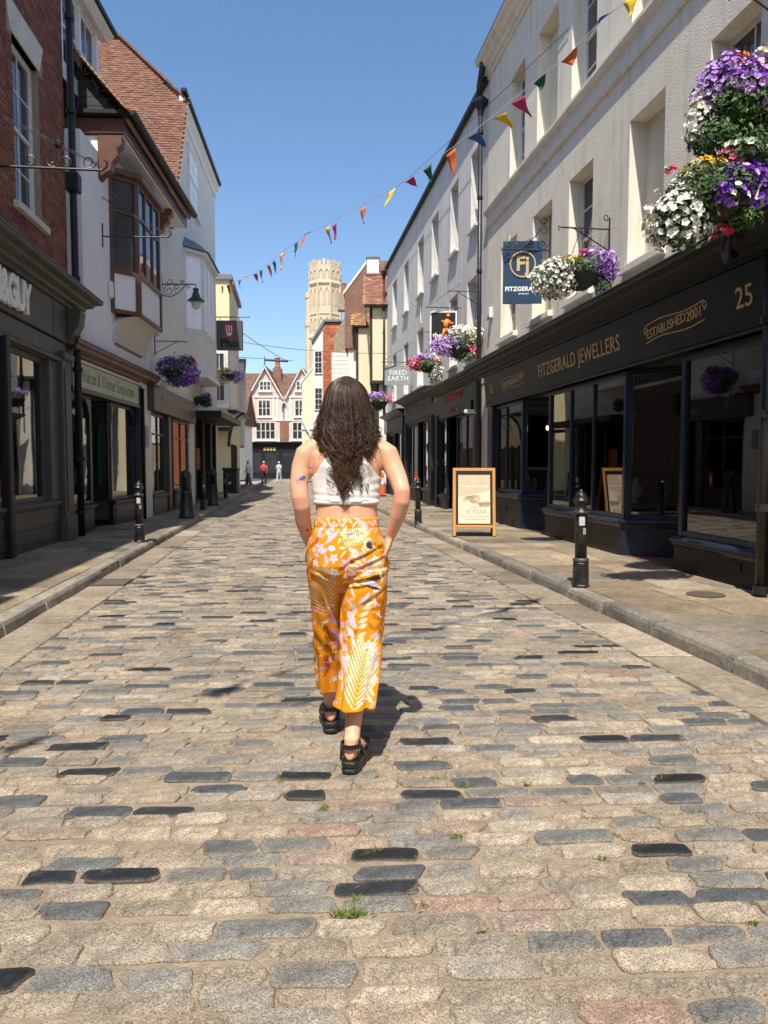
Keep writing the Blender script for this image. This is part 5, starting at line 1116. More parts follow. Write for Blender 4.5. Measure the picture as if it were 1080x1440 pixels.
ORANGEP = mat('orange_print', (.8, .22, .03), rough=.5, var=.05)
t, w, H = hang_sign('hanging_sign', 'black hanging sign with an orange running figure and a white border', 1.17, 1.86, 19.3, 4.22, 5.25, BLACKPAINT, border=WHITEPAINT)
rn = MB()                                              # runner built from flat strokes
def stroke(mb, pts, r): mb.tube([(x, -.02, z) for x, z in pts], r, 6)
stroke(rn, [(.10, .82), (.07, .70), (.05, .58)], [.05, .075, .055]); stroke(rn, [(.06, .58), (.17, .50), (.16, .50), (.27, .53), (.3, .5)], [.05, .05, .035, .028, .02]); stroke(rn, [(.04, .58), (-.0, .46), (-.05, .36), (-.1, .33)], [.05, .04, .03, .02]); stroke(rn, [(.12, .8), (.2, .7), (.26, .74)], [.03, .025, .02]); stroke(rn, [(.07, .8), (-.0, .74), (-.04, .8)], [.03, .025, .02])
rn.lathe([(.001, 0), (.04, .02), (.05, .05), (.04, .09), (.001, .11)], (.12, -.02, .86), 10); rn.build('runner_emblem', ORANGEP, t, smooth=True)
text_part('lettering', 'the', WHITEPRINT, t, -.27, -.018, .42, .17, ext=.004, align='LEFT', bold=.004); text_part('lettering', 'running', ORANGEP, t, -.27, -.018, .27, .17, ext=.004, align='LEFT', bold=.004); text_part('lettering', 'outlet', WHITEPRINT, t, -.27, -.018, .12, .17, ext=.004, align='LEFT', bold=.004)
t, w, H = hang_sign('hanging_sign', 'pale grey hanging sign reading FIRED EARTH in white letters', .02, .96, 26.2, 4.12, 4.80, mat('grey_green_sign', (.25, .28, .28), rough=.5, var=.06))
text_part('lettering', 'FIRED', WHITEPRINT, t, 0, -.018, .42, .23, ext=.004, spacing=1.05); text_part('lettering', 'EARTH', WHITEPRINT, t, 0, -.018, .22, .23, ext=.004, spacing=1.05)
GREYSIGN = mat('charcoal_sign', (.085, .085, .085), rough=.5, var=.1)
t = thing('projecting_sign', (-5.65, 27.7, 5.55), 0, 'dark grey projecting box sign with a red emblem and the word Pho', 'sign')
bx('box', GREYSIGN, t, -.47, .47, -.11, .11, 0, 1.06, .01); bx('emblem', mat('crimson_print', (.45, .02, .04), rough=.5), t, -.17, .17, -.118, -.111, .44, .94, .02)
for x in (-.09, 0, .09): bx('emblem_bar', WHITEPRINT, t, x - .018, x + .018, -.126, -.119, .64, .88, .003)
MB().lathe([(.001, 0), (.08, .01), (.13, .1), (.13, .13), (.001, .13)], (0, -.05, .48), 14).build('emblem_bowl', WHITEPRINT, t)
text_part('lettering', 'Pho', BLACKPAINT, t, 0, -.114, .23, .42, ext=.006, bold=.01); MB().tube([(-.75, 0, 1.2), (.75, 0, 1.2)], .02, 6).build('hanger', BLACKMETAL, t)
for x in (-.35, .35): MB().tube([(x, 0, 1.06), (x, 0, 1.2)], .012, 5).build('hanger_rod', BLACKMETAL, t)
# extra brackets for the other signs and baskets
basket_bracket(JB, (16.85 - 10.6) * RN, 4.60, .72, YW); basket_bracket(GB, (32.6 - 17.6) * RN, 5.35, .7, .07); basket_bracket(GB, (32.6 - 20.9) * RN, 5.0, .7, .07); basket_bracket(GB, (32.6 - 30.9) * RN, 4.8, .7, .07)
basket_bracket(JB, (16.85 - 6.75) * RN, 5.35, .7, YW); basket_bracket(JB, (16.85 - 6.45) * RN, 4.55, .9, YW)
MB().tube([((32.6 - 19.3) * RN, .07, 5.33), ((32.6 - 19.3) * RN, -.85, 5.33)], .014, 6).build('sign_bracket', BLACKMETAL, GB); MB().tube([((32.6 - 19.3) * RN, .07, 5.95), ((32.6 - 19.3) * RN, -.8, 5.35)], .006, 5).build('sign_stay', BLACKMETAL, GB)
MB().tube([((32.6 - 26.2) * RN, .07, 4.9), ((32.6 - 26.2) * RN, -1.05, 4.9)], .016, 6).build('sign_bracket', BLACKMETAL, GB); MB().tube([((32.6 - 26.2) * RN, .07, 5.6), ((32.6 - 26.2) * RN, -1.0, 4.92)], .007, 5).build('sign_stay', BLACKMETAL, GB)
o = basket_bracket(PB, .5, 4.35, .75, 0)

# ------------------------------------------------------------------ wall lamp
GREENP = mat('bottle_green', (.008, .045, .035), rough=.3, var=.2)
LP = thing('wall_lamp', (-5.66, 19.4, 5.95), R_(0), 'green wall lantern on a scrolled black iron bracket over the restaurant', 'lamp')
b = MB(); b.tube([(-.02, 0, -.3), (-.02, 0, .25)], .02, 6); b.tube([(0, 0, 0), (.85, 0, 0), (.85, 0, -.1)], .016, 6)
X_, Z_ = (1, 0, 0), (0, 0, 1)
for c, r0, r1, a, tn in (((.16, 0, -.16), .14, .03, math.pi / 2, 1.4), ((.36, 0, -.08), .08, .02, -math.pi / 2, -1.3), ((.2, 0, .08), .09, .02, math.pi, 1.0), ((.66, 0, -.06), .06, .015, math.pi / 2, 1.2), ((.5, 0, .06), .05, .015, 0, 1.2)): b.tube(spiral(c, r0, r1, a, tn, X_, Z_, 16), .009, 5)
b.tube([(0, 0, -.28), (.2, 0, -.32), (.4, 0, -.22), (.52, 0, -.1), (.6, 0, 0)], .012, 5); b.build('bracket', BLACKMETAL, LP)
MB().lathe([(.05, -.1), (.075, -.11), (.075, -.15), (.06, -.17), (.085, -.24), (.1, -.27), (.1, -.3), (.13, -.34), (.2, -.4), (.23, -.42), (.2, -.425), (.09, -.42)], (.85, 0, 0), 20).build('lamp_hood', GREENP, LP, smooth=True)
MB().lathe([(.12, -.425), (.125, -.5), (.1, -.58), (.05, -.63), (.001, -.64)], (.85, 0, 0), 16).build('lamp_globe', mat('frosted_globe', (.6, .58, .5), rough=.15, var=.1, spec=.7), LP, smooth=True)

# ------------------------------------------------------------------ flower baskets
FLOWER = mat('petals', (1, 1, 1), rough=.55, var=.1, scale=60, attr=True, spec=.2); LEAF = mat('basket_leaves', (1, 1, 1), rough=.55, var=.25, scale=40, attr=True, spec=.3)
for m_ in (FLOWER, LEAF):
    m_.node_tree.nodes['Principled BSDF'].inputs['Subsurface Weight'].default_value = 0.0
PALETTE = dict(purple=((.25, .09, .44), (.36, .18, .54), (.20, .05, .42), (.46, .28, .64), (.52, .36, .66)), white=((.75, .75, .68), (.7, .7, .62), (.62, .64, .55)), yellow=((.72, .45, .03), (.65, .36, .03)), pink=((.62, .05, .14), (.55, .03, .10), (.6, .15, .25)), lilac=((.42, .24, .6), (.5, .33, .62), (.36, .18, .55)),
               cream=((.7, .62, .38), (.66, .56, .3)), orange=((.75, .16, .02), (.7, .25, .03)), violet=((.12, .03, .33), (.17, .05, .40), (.22, .08, .45)), coral=((.65, .14, .12), (.6, .2, .18)))
FNAMES = dict(purple='purple_petunias', white='white_petunias', yellow='yellow_begonias', pink='pink_geraniums', lilac='lilac_petunias', cream='cream_petunias', orange='orange_begonias', violet='violet_petunias', coral='coral_geraniums')
def basket(label, Y, bowl, patches, leaves, seed, depth=.8, fsize=.036, dens=1.0, hook=None):
    """bowl=(px,py,rpx); patches=(colour,px,py,rx,ry,dy); leaves=(px,py,rx,ry,n)"""
    rg = random.Random(seed); k = Y / F_; B = at(bowl[0], bowl[1], Y); t = thing('hanging_basket', B, 0, label, 'flower basket', 'hanging baskets of summer flowers'); r = bowl[2] * k
    MB().lathe([(.001, -r * .85), (r * .35, -r * .8), (r * .7, -r * .58), (r * .92, -r * .25), (r, 0), (r * 1.03, .01), (r * 1.03, .03), (r * .9, .02), (.001, -.02)], n=20).build('bowl', mat('basket_liner', (.018, .024, .014), rough=.8, var=.4, scale=30, bump=.5, bscale=60), t, smooth=True)
    for a in (0.5, 2.6, 4.7): MB().tube([(r * math.cos(a), r * math.sin(a), 0), (0, 0, hook or r * 2.1)], .004, 4).build('chain', BLACKMETAL, t)
    lf = MB()
    for (px, py, rx, ry, n) in leaves:
        c = at(px, py, Y) - B; rx, ry = rx * k, ry * k
        for _ in range(int(n * .7)):
            d = Vector((rg.gauss(0, 1), rg.gauss(0, 1), rg.gauss(0, 1))).normalized(); q = rg.uniform(.3, .95) ** .5
            p = c + Vector((d.x * rx, d.y * rx * depth, d.z * ry)) * q; s = fsize * rg.uniform(.5, .95)
            nn = (d + Vector((rg.uniform(-.7, .7), rg.uniform(-.7, .7), rg.uniform(-.2, .8)))).normalized(); u = nn.orthogonal().normalized(); u.rotate(Matrix.Rotation(rg.uniform(0, 6.3), 3, nn)); v = nn.cross(u)
            g = rg.uniform(.55, 1.3); lf.cur = rg.choice(((.045 * g, .10 * g, .022 * g), (.07 * g, .13 * g, .03 * g), (.03 * g, .075 * g, .018 * g)))
            lf.add([p - u * s, p - v * s * .5 + nn * s * .12, p + u * s, p + v * s * .5 + nn * s * .12], [(0, 1, 2), (0, 2, 3)])
    tag(lf.build('foliage', LEAF, t), kind='stuff')
    groups = {}
    for pt in patches:
        colr, px, py, rx, ry = pt[:5]; dy = pt[5] if len(pt) > 5 else 0; groups.setdefault(colr, MB()); mb = groups[colr]; c = at(px, py, Y) - B + Vector((0, dy, 0)); rx, ry = rx * k, ry * k; ry_d = rx * depth
        n = int(dens * 1.5 * (4 * math.pi * ((rx * ry) ** 1.6 + (rx * ry_d) ** 1.6 + (ry * ry_d) ** 1.6) ** (1 / 1.6) / 3 ** (1 / 1.6)) / (fsize ** 2 * 2.2)) + 3
        for _ in range(n):
            d = Vector((rg.gauss(0, 1), rg.gauss(-.15, 1), rg.gauss(.1, 1))).normalized(); q = rg.choice((rg.uniform(.8, 1.1), rg.uniform(.9, 1.32)))
            p = c + Vector((d.x * rx, d.y * ry_d, d.z * ry)) * q; s = fsize * rg.uniform(.55, 1.05)
            nn = (d + Vector((rg.uniform(-.5, .5), rg.uniform(-.7, .25), rg.uniform(-.1, .7)))).normalized(); u = nn.orthogonal().normalized(); u.rotate(Matrix.Rotation(rg.uniform(0, 6.3), 3, nn)); v = nn.cross(u)
            oth = rg.random()
            key = colr if oth > .16 else rg.choice(('lilac', 'white', 'purple') if colr in ('purple', 'violet', 'lilac') else (colr, 'white', 'cream'))
            mb = groups.setdefault(key, MB()); cc = rg.choice(PALETTE[key]); g = rg.uniform(.75, 1.2); cc = tuple(min(.85, q_ * g) for q_ in cc); ct = tuple(q_ * .55 for q_ in cc)
            vs = [p - nn * s * .35]; cup = rg.uniform(.0, .3)
            for i in range(10):
                a = i * math.pi / 5; rr = s * (1.0 if i % 2 == 0 else .74) * rg.uniform(.9, 1.1); vs.append(p + (u * math.cos(a) + v * math.sin(a)) * rr + nn * s * (cup * .4 + rg.uniform(-.08, .12)))
            for i in range(5):
                mb.cur = cc; a = 1 + 2 * i
                mb.add([vs[0], vs[1 + 2 * i], vs[1 + (2 * i + 1) % 10], vs[1 + (2 * i + 2) % 10]], [(0, 1, 2), (0, 2, 3)])
    for c_, mb in groups.items(): tag(mb.build(FNAMES[c_], FLOWER, t), kind='stuff')
    return t
basket('big upper basket of purple petunias above the other at the top right corner', 6.5, (1046, 150, 32), [('purple', 1052, 126, 52, 30), ('lilac', 1008, 128, 28, 30), ('purple', 1040, 150, 36, 16), ('white', 985, 170, 18, 34), ('lilac', 1030, 100, 30, 20), ('orange', 1043, 84, 8, 6), ('coral', 1068, 92, 12, 8), ('white', 1072, 75, 10, 10)],
       [(1038, 150, 56, 38, 2600), (1015, 195, 50, 26, 1800), (1060, 200, 34, 36, 1500)], 1, hook=.5)
basket('lower right basket with white trailing petunias, yellow begonias and dark purple petunias', 6.2, (1010, 285, 33), [('white', 955, 306, 42, 36), ('white', 965, 268, 22, 20), ('yellow', 992, 238, 24, 14), ('yellow', 968, 255, 12, 10), ('yellow', 965, 298, 10, 8), ('white', 1000, 245, 22, 12), ('violet', 1026, 262, 38, 24), ('violet', 1058, 262, 24, 38), ('violet', 1010, 285, 22, 14, -.2), ('pink', 1028, 222, 20, 14), ('pink', 1015, 324, 12, 6), ('pink', 943, 236, 5, 4), ('white', 1045, 212, 26, 10)],
       [(1000, 270, 62, 44, 2600), (958, 310, 44, 42, 1500), (1045, 215, 38, 18, 900), (1040, 308, 34, 16, 700)], 2, hook=.55)
basket('white and purple petunia basket hanging beside the navy Fj sign', 10.1, (816, 388, 24), [('white', 781, 392, 30, 24), ('white', 768, 398, 18, 18), ('yellow', 803, 367, 12, 6), ('purple', 840, 370, 22, 17), ('purple', 855, 380, 12, 20), ('purple', 846, 402, 7, 18), ('coral', 774, 372, 5, 4), ('pink', 822, 356, 8, 5)],
       [(810, 378, 44, 18, 1300), (780, 395, 32, 26, 900), (846, 400, 14, 24, 600)], 3, hook=.62)
basket('lilac, cream and pink flower basket under the running shop sign', 17.2, (645, 492, 15), [('lilac', 628, 487, 22, 12), ('white', 650, 468, 18, 9), ('cream', 662, 474, 12, 8), ('pink', 662, 494, 12, 9), ('white', 675, 468, 5, 8), ('pink', 674, 480, 5, 3)], [(645, 482, 30, 14, 1100), (650, 500, 18, 10, 400)], 4, fsize=.04)
basket('pink and white geranium basket left of the lilac one on the grey building', 20.5, (600, 515, 11), [('pink', 586, 512, 13, 8), ('white', 613, 524, 10, 14), ('lilac', 597, 503, 12, 5), ('coral', 614, 508, 7, 5), ('white', 600, 512, 10, 6)], [(600, 513, 24, 11, 900), (612, 526, 11, 14, 400)], 5, fsize=.042)
basket('small purple and pink basket beside the woman\'s shoulder on the far right', 30.6, (533, 566, 12), [('lilac', 527, 557, 9, 5), ('purple', 535, 557, 7, 5), ('pink', 544, 561, 6, 6)], [(533, 562, 15, 7, 500), (532, 573, 10, 6, 200)], 6, fsize=.05)
basket('violet petunia basket with orange begonias on the painted brick building', 18.2, (246, 524, 14), [('violet', 240, 516, 18, 12), ('purple', 262, 522, 16, 14), ('violet', 255, 535, 16, 9), ('orange', 238, 506, 4, 4), ('white', 236, 541, 10, 5), ('purple', 275, 528, 6, 9), ('pink', 268, 508, 6, 4)], [(248, 518, 30, 18, 1500), (250, 532, 24, 12, 700), (262, 506, 12, 8, 300)], 7, fsize=.04)
basket('white and purple flower basket below the dark grey box sign', 29.5, (321, 528, 9), [('white', 313, 532, 11, 8), ('purple', 334, 530, 8, 8), ('yellow', 316, 521, 6, 3), ('cream', 311, 522, 5, 3)], [(320, 528, 18, 8, 700)], 8, fsize=.05)
basket('dark leafy trailing basket without flowers under the painted brick oriel', 24.0, (284, 560, 9), [('violet', 290, 556, 6, 3)], [(284, 562, 15, 6, 700), (290, 568, 9, 5, 300), (278, 566, 6, 7, 200)], 9, fsize=.05)

# ------------------------------------------------------------------ bunting
FLAGC_ = dict(o=(.72, .13, .02), g=(.012, .10, .045), p=(.5, .03, .13), y=(.75, .5, .02), b=(.02, .1, .33)); FM = {k: mat('flag_' + k, c, rough=.8, var=.08, scale=8) for k, c in FLAGC_.items()}
CORD = mat('bunting_cord', (.55, .55, .53), rough=.8)
def flag(parent, p, q, tip, m):
    """triangular cloth between p and q with its tip, softly curled"""
    p, q, tip = Vector(p), Vector(q), Vector(tip); n = (q - p).cross(tip - p).normalized(); N = 6; vs = []; fs = []; ph = random.uniform(0, 6)
    for i in range(N + 1):
        t = i / N; a = p.lerp(tip, t); b = q.lerp(tip, t)
        for j in range(4): s = j / 3; w = math.sin(t * 4 + ph + s * 1.5) * .035 * t; vs.append(a.lerp(b, s) + n * w)
    for i in range(N):
        for j in range(3): fs.append((i * 4 + j, i * 4 + j + 1, i * 4 + j + 5, i * 4 + j + 4))
    b = MB(); b.add(vs, fs); o = b.build('flag', m, parent, smooth=True); sdf = o.modifiers.new('cloth', 'SOLIDIFY'); sdf.thickness = .002; return o
A_ = Vector((3.2, 8.3)); B_ = Vector((-6.35, 29.4))
def on_bunt(px, py):
    a = (px - 540) / F_; d = B_ - A_; t = (a * A_.y - A_.x) / (d.x - a * d.y); Y = A_.y + d.y * t
    return at(px, py, Y)
BT = thing('bunting', (3.2, 8.3, 6.9), 0, 'string of coloured triangular flags sweeping across the street from right to left', 'bunting')
inv = lambda v: Vector(v) - BT.location
cordpx = [(955, -60), (890, -3), (850, 24), (795, 82), (760, 108), (700, 158), (640, 205), (590, 240), (540, 272), (470, 310), (430, 330), (400, 352), (370, 376), (340, 393), (312, 402)]
MB().tube([inv(on_bunt(*c)) for c in cordpx], .006, 5).build('cord', CORD, BT)
flags = [('y', 905, -14, 872, 6, 884, 22), ('b', 866, 12, 838, 34, 842, 30), ('o', 812, 63, 789, 88, 808, 92), ('g', 769, 99, 750, 118, 762, 126), ('p', 738, 134, 714, 149, 746, 166), ('y', 712, 158, 682, 172, 720, 180), ('b', 672, 186, 650, 199, 684, 205), ('o', 640, 208, 623, 222, 640, 247), ('g', 607, 230, 595, 240, 606, 257), ('p', 581, 248, 568, 258, 588, 262), ('y', 556, 264, 543, 274, 541, 293),
         ('o', 515, 290, 506, 296, 511, 315), ('p', 474, 312, 467, 318, 471, 337), ('y', 464, 318, 455, 323, 465, 343), ('b', 438, 325, 426, 329, 428, 333), ('o', 431, 330, 423, 338, 421, 350), ('g', 419, 340, 413, 344, 416, 361), ('p', 404, 352, 398, 358, 393, 366), ('y', 398, 355, 391, 361, 395, 380), ('b', 387, 366, 381, 370, 389, 385), ('o', 379, 371, 372, 377, 383, 390), ('g', 369, 379, 362, 383, 369, 398), ('p', 361, 384, 352, 388, 364, 397), ('y', 349, 387, 341, 390, 347, 394), ('b', 339, 393, 333, 396, 337, 407), ('o', 329, 397, 322, 401, 327, 410), ('g', 322, 400, 316, 403, 325, 418), ('p', 314, 402, 309, 404, 313, 413)]
for c_, x0, y0, x1, y1, tx, ty in flags:
    P, Q = on_bunt(x0, y0), on_bunt(x1, y1); T = on_bunt(tx, ty); d = (Q - P); 
    L = min(1.0, .34 / max((Q - P).length, .01)); Q = P + d * max(L, .6); T = at(tx, ty, (P.y + Q.y) / 2 + random.uniform(-.05, .05)); flag(BT, inv(P), inv(Q), inv(T), FM[c_])
# a second string overhead whose flags only show as shadows on the setts
B2 = thing('bunting', (-1.6, .2, 6.4), 0, 'string of flags overhead of the viewpoint that casts triangular shadows on the setts', 'bunting')
P2, Q2 = Vector((-3.8, -2.17, 6.7)) - B2.location, Vector((4.0, 7.2, 6.7)) - B2.location
sagf = lambda t: P2.lerp(Q2, t) + Vector((0, 0, -.35 * math.sin(math.pi * t)))
MB().tube([sagf(i / 24) for i in range(25)], .005, 5).build('cord', CORD, B2)
for i, tt in enumerate((.19, .28, .32, .465, .54, .595)):
    a, b_ = sagf(tt), sagf(tt + .034); tip = (a + b_) / 2 + Vector((random.uniform(-.1, .1), random.uniform(-.05, .1), -.3)); flag(B2, a, b_, tip, FM['ogpyb'[i % 5]])
# ------------------------------------------------------------------ wires over the street
CABLE = mat('overhead_cable', (.03, .03, .035), rough=.6)
def wire(label, pts, r=.008, sag=.15):
    P = [Vector(p) for p in pts]; t = thing('overhead_wire', P[0], 0, label, 'wire'); out = []
    for i in range(17): s = i / 16; out.append(P[0].lerp(P[-1], s) + Vector((0, 0, -sag * 4 * s * (1 - s))) - P[0])
    MB().tube(out, r, 5).build('cable', CABLE, t); return t
wire('thin cable running just above the bunting to the jeweller wall', [at(800, 40, 12.2), at(560, 262, 27)], .006, .05)
wire('overhead cable crossing the street level with the pink house ridge', [at(322, 478, 33), at(545, 497, 31.5)], .012, .15)
wire('diagonal stay wire from the box sign down towards the street lamp', [at(338, 466, 29), at(402, 507, 42)], .014, .05)
t = thing('catenary_light', at(300, 500, 36), 0, 'slim suspended street light bar hung on a wire across the far street', 'lamp')
q = lambda px, py, Y: at(px, py, Y) - at(300, 500, 36)
MB().tube([q(300, 500, 36), q(345, 503, 36.5), q(412, 507, 37)], .014, 5).build('wire', CABLE, t); MB().tube([q(372, 506, 36.6), q(405, 508, 37)], .06, 6).build('lamp_bar', GREYSIGN, t)
# ------------------------------------------------------------------ bin, barrier, cafe board
BN = thing('litter_bin', (-6.75, 33.0, .116), 0, 'square black litter bin on the left pavement by the cafe', 'bin')
bx('bin_body', BLACKPAINT, BN, -.3, .3, -.3, .3, 0, 1.0, .02); bx('bin_hood', BLACKPAINT, BN, -.34, .34, -.34, .34, 1.0, 1.12, .03); bx('bin_slot', DARKIN, BN, -.2, .2, -.305, -.301, .75, .9, 0); bx('bin_badge', GOLD, BN, -.06, .06, -.306, -.301, .4, .5, 0)
OB = thing('barrier_post', (-.17, 29.3, .116), .1, 'orange plastic barrier post with a white reflective panel behind the woman\'s arm', 'barrier')
fixn(MB().prism([(-.2, -.05, .06), (.2, -.05, .06), (.17, -.05, .85), (.12, -.05, .95), (-.12, -.05, .95), (-.17, -.05, .85)], (0, .1, 0)).build('panel', mat('orange_plastic', (.8, .12, .015), rough=.45, var=.08), OB, bevel=.01)); bx('reflector', WHITEPRINT, OB, -.15, .15, -.058, -.051, .48, .72, .004); bx('foot', mat('black_rubber', (.02, .02, .02), rough=.8), OB, -.24, .24, -.2, .2, 0, .07, .02)
CB = thing('cafe_board', (-7.6, 36.5, .116), .1, 'black cafe menu board standing on the far left pavement', 'sign'); bx('panel', BLACKPAINT, CB, -.35, .35, -.03, .03, .1, 1.25, .01); bx('leg', BLACKPAINT, CB, -.35, -.29, -.03, .3, 0, .1, .004); bx('leg', BLACKPAINT, CB, .29, .35, -.03, .3, 0, .1, .004); bx('chalk_panel', CHAR2, CB, -.28, .28, -.038, -.031, .25, 1.15, 0)
# ------------------------------------------------------------------ weeds in the joints
WEED = mat('joint_weeds', (.13, .17, .035), rough=.8, var=.35, scale=60)
wd = MB(); rw = random.Random(21)
def gnd(px, py): 
    a = (px - 540) / F_; b = (720 - py) / F_; dz = -_s + b * _c; t = -CAM_H / dz; return Vector((a * t, (_c + b * _s) * t, 0))
for (px, py, w, n) in ((490, 1288, 30, 170), (500, 1270, 12, 40), (458, 1138, 7, 40), (530, 1198, 6, 30), (612, 1098, 16, 80), (655, 1107, 9, 40), (575, 1087, 10, 40), (640, 1180, 10, 60), (595, 1278, 6, 36), (680, 1152, 8, 30), (740, 1105, 8, 30), (848, 1210, 6, 26), (903, 1104, 5, 20), (928, 1170, 7, 30), (1060, 1300, 9, 50), (676, 1310, 7, 40), (300, 905, 6, 20), (840, 893, 16, 40), (265, 870, 6, 20), (925, 1098, 6, 20), (395, 1100, 6, 20), (985, 1145, 6, 20)):
    c = gnd(px, py); k = c.y / F_
    for _ in range(n):
        p = c + Vector((rw.gauss(0, w * k * .5), rw.gauss(0, .008), rw.uniform(0, .004))); h = rw.uniform(.006, .02); d = Vector((rw.uniform(-1, 1), rw.uniform(-1, 1), rw.uniform(.4, 1.3))).normalized() * h; s = Vector((rw.uniform(-1, 1), rw.uniform(-1, 1), 0)).normalized() * .0032
        wd.add([p - s, p + s, p + d + s * .4, p + d * 1.4], [(0, 1, 2, 3)])
tag(wd.build('moss_tufts', WEED), 'small tufts of moss and grass growing in the sett joints', 'weeds', kind='stuff')

# ================================================================== PEOPLE
from mathutils import noise as mn
def ell(c, rx, ry, n=20, ax=None, pw=2.0):
    """horizontal (or axis-aligned by matrix ax) superellipse ring round c"""
    out = []
    for k in range(n):
        a = 2 * math.pi * k / n; ca, sa = math.cos(a), math.sin(a)
        x = math.copysign(abs(ca) ** (2 / pw), ca) * rx; y = math.copysign(abs(sa) ** (2 / pw), sa) * ry
        v = Vector((x, y, 0)); v = ax @ v if ax else v; out.append(tuple(Vector(c) + v))
    return out
def remeshed(mb, voxel, smooth=4, fac=.5):
    """fuse overlapping closed shapes into one continuous surface"""
    o = bpy.data.objects.new('tmp', mb.mesh('tmp', [])) if False else None
    me = bpy.data.meshes.new('tmp'); me.from_pydata(mb.v, [], mb.f); me.update()
    bm = bmesh.new(); bm.from_mesh(me); bmesh.ops.recalc_face_normals(bm, faces=bm.faces[:]); bm.to_mesh(me); bm.free()
    o = bpy.data.objects.new('tmp', me); col.objects.link(o)
    r = o.modifiers.new('r', 'REMESH'); r.mode = 'VOXEL'; r.voxel_size = voxel; r.use_smooth_shade = True
    if smooth: s = o.modifiers.new('s', 'SMOOTH'); s.iterations = smooth; s.factor = fac
    out = evaluated(o); bpy.data.objects.remove(o); return out
def coords(me):
    a = np.empty(len(me.vertices) * 3, dtype=np.float32); me.vertices.foreach_get('co', a); return a.reshape(-1, 3)
def normals(me):
    a = np.empty(len(me.vertices) * 3, dtype=np.float32); me.vertices.foreach_get('normal', a); return a.reshape(-1, 3)
def set_coords(me, a): me.vertices.foreach_set('co', a.astype(np.float32).ravel()); me.update()
def set_col(me, c):
    at_ = me.color_attributes.new('col', 'FLOAT_COLOR', 'POINT'); cc = np.ones((len(c), 4), dtype=np.float32); cc[:, :3] = c; at_.data.foreach_set('color', cc.ravel())
def obj_from(me, name, m, parent, smooth=True):
    me.materials.clear(); me.materials.append(m); me.name = name
    if smooth: me.polygons.foreach_set('use_smooth', [True] * len(me.polygons))
    o = bpy.data.objects.new(name, me); col.objects.link(o); o.parent = parent; return o
def skin_mat(name):
    m = mat(name, (1, 1, 1), rough=.5, var=.05, scale=25, attr=True, spec=.35, bump=.05, bscale=300); b = m.node_tree.nodes['Principled BSDF']
    b.inputs['Subsurface Weight'].default_value = .18; b.inputs['Subsurface Radius'].default_value = (.02, .008, .004); b.inputs['Subsurface Scale'].default_value = .6; return m
SKIN = skin_mat('skin')
CLOTH = mat('printed_cloth', (1, 1, 1), rough=.92, var=.06, scale=40, attr=True, spec=.08, bump=.12, bscale=500)

# ------------------------------------------------------------------ the woman walking away (local +y = her way, x right)
WO = thing('person', (-.17, 3.38, 0), 0, 'woman with long dark wavy hair, white crop top and orange floral trousers, walking away', 'person')
body = MB()
# torso, narrow waist, shoulder blades
T = [(1.00, .0, .150, .105), (1.06, .0, .142, .098), (1.12, .0, .138, .092), (1.18, .005, .142, .093), (1.25, .008, .152, .097), (1.32, .008, .165, .099), (1.37, .006, .172, .088), (1.405, .004, .150, .068), (1.43, .0, .095, .058), (1.455, .0, .058, .053)]
body.rings([ell((0, y, z), rx, ry, 28, pw=2.3) for z, y, rx, ry in T])
body.tube([(0, 0, 1.42), (0, .012, 1.48), (0, .03, 1.54)], [.056, .05, .05], 14)
body.rings([ell((0, .03 + y, 1.60 + z), rx, ry, 20) for z, y, rx, ry in ((-.115, .03, .02, .025), (-.10, .03, .045, .05), (-.06, .015, .064, .075), (0, 0, .073, .09), (.05, 0, .07, .088), (.085, 0, .052, .066), (.105, 0, .02, .026))])
# nose and ears so the head is a head from the side too
body.rings([ell((0, .03 + .095, 1.60), .008, .01, 8), ell((0, .03 + .108, 1.57), .013, .014, 8), ell((0, .03 + .09, 1.555), .008, .008, 8)])
for s in (-1, 1): body.rings([ell((s * .074, .02, 1.575), .006, .012, 8), ell((s * .078, .015, 1.60), .008, .02, 8), ell((s * .076, .015, 1.625), .006, .014, 8)])
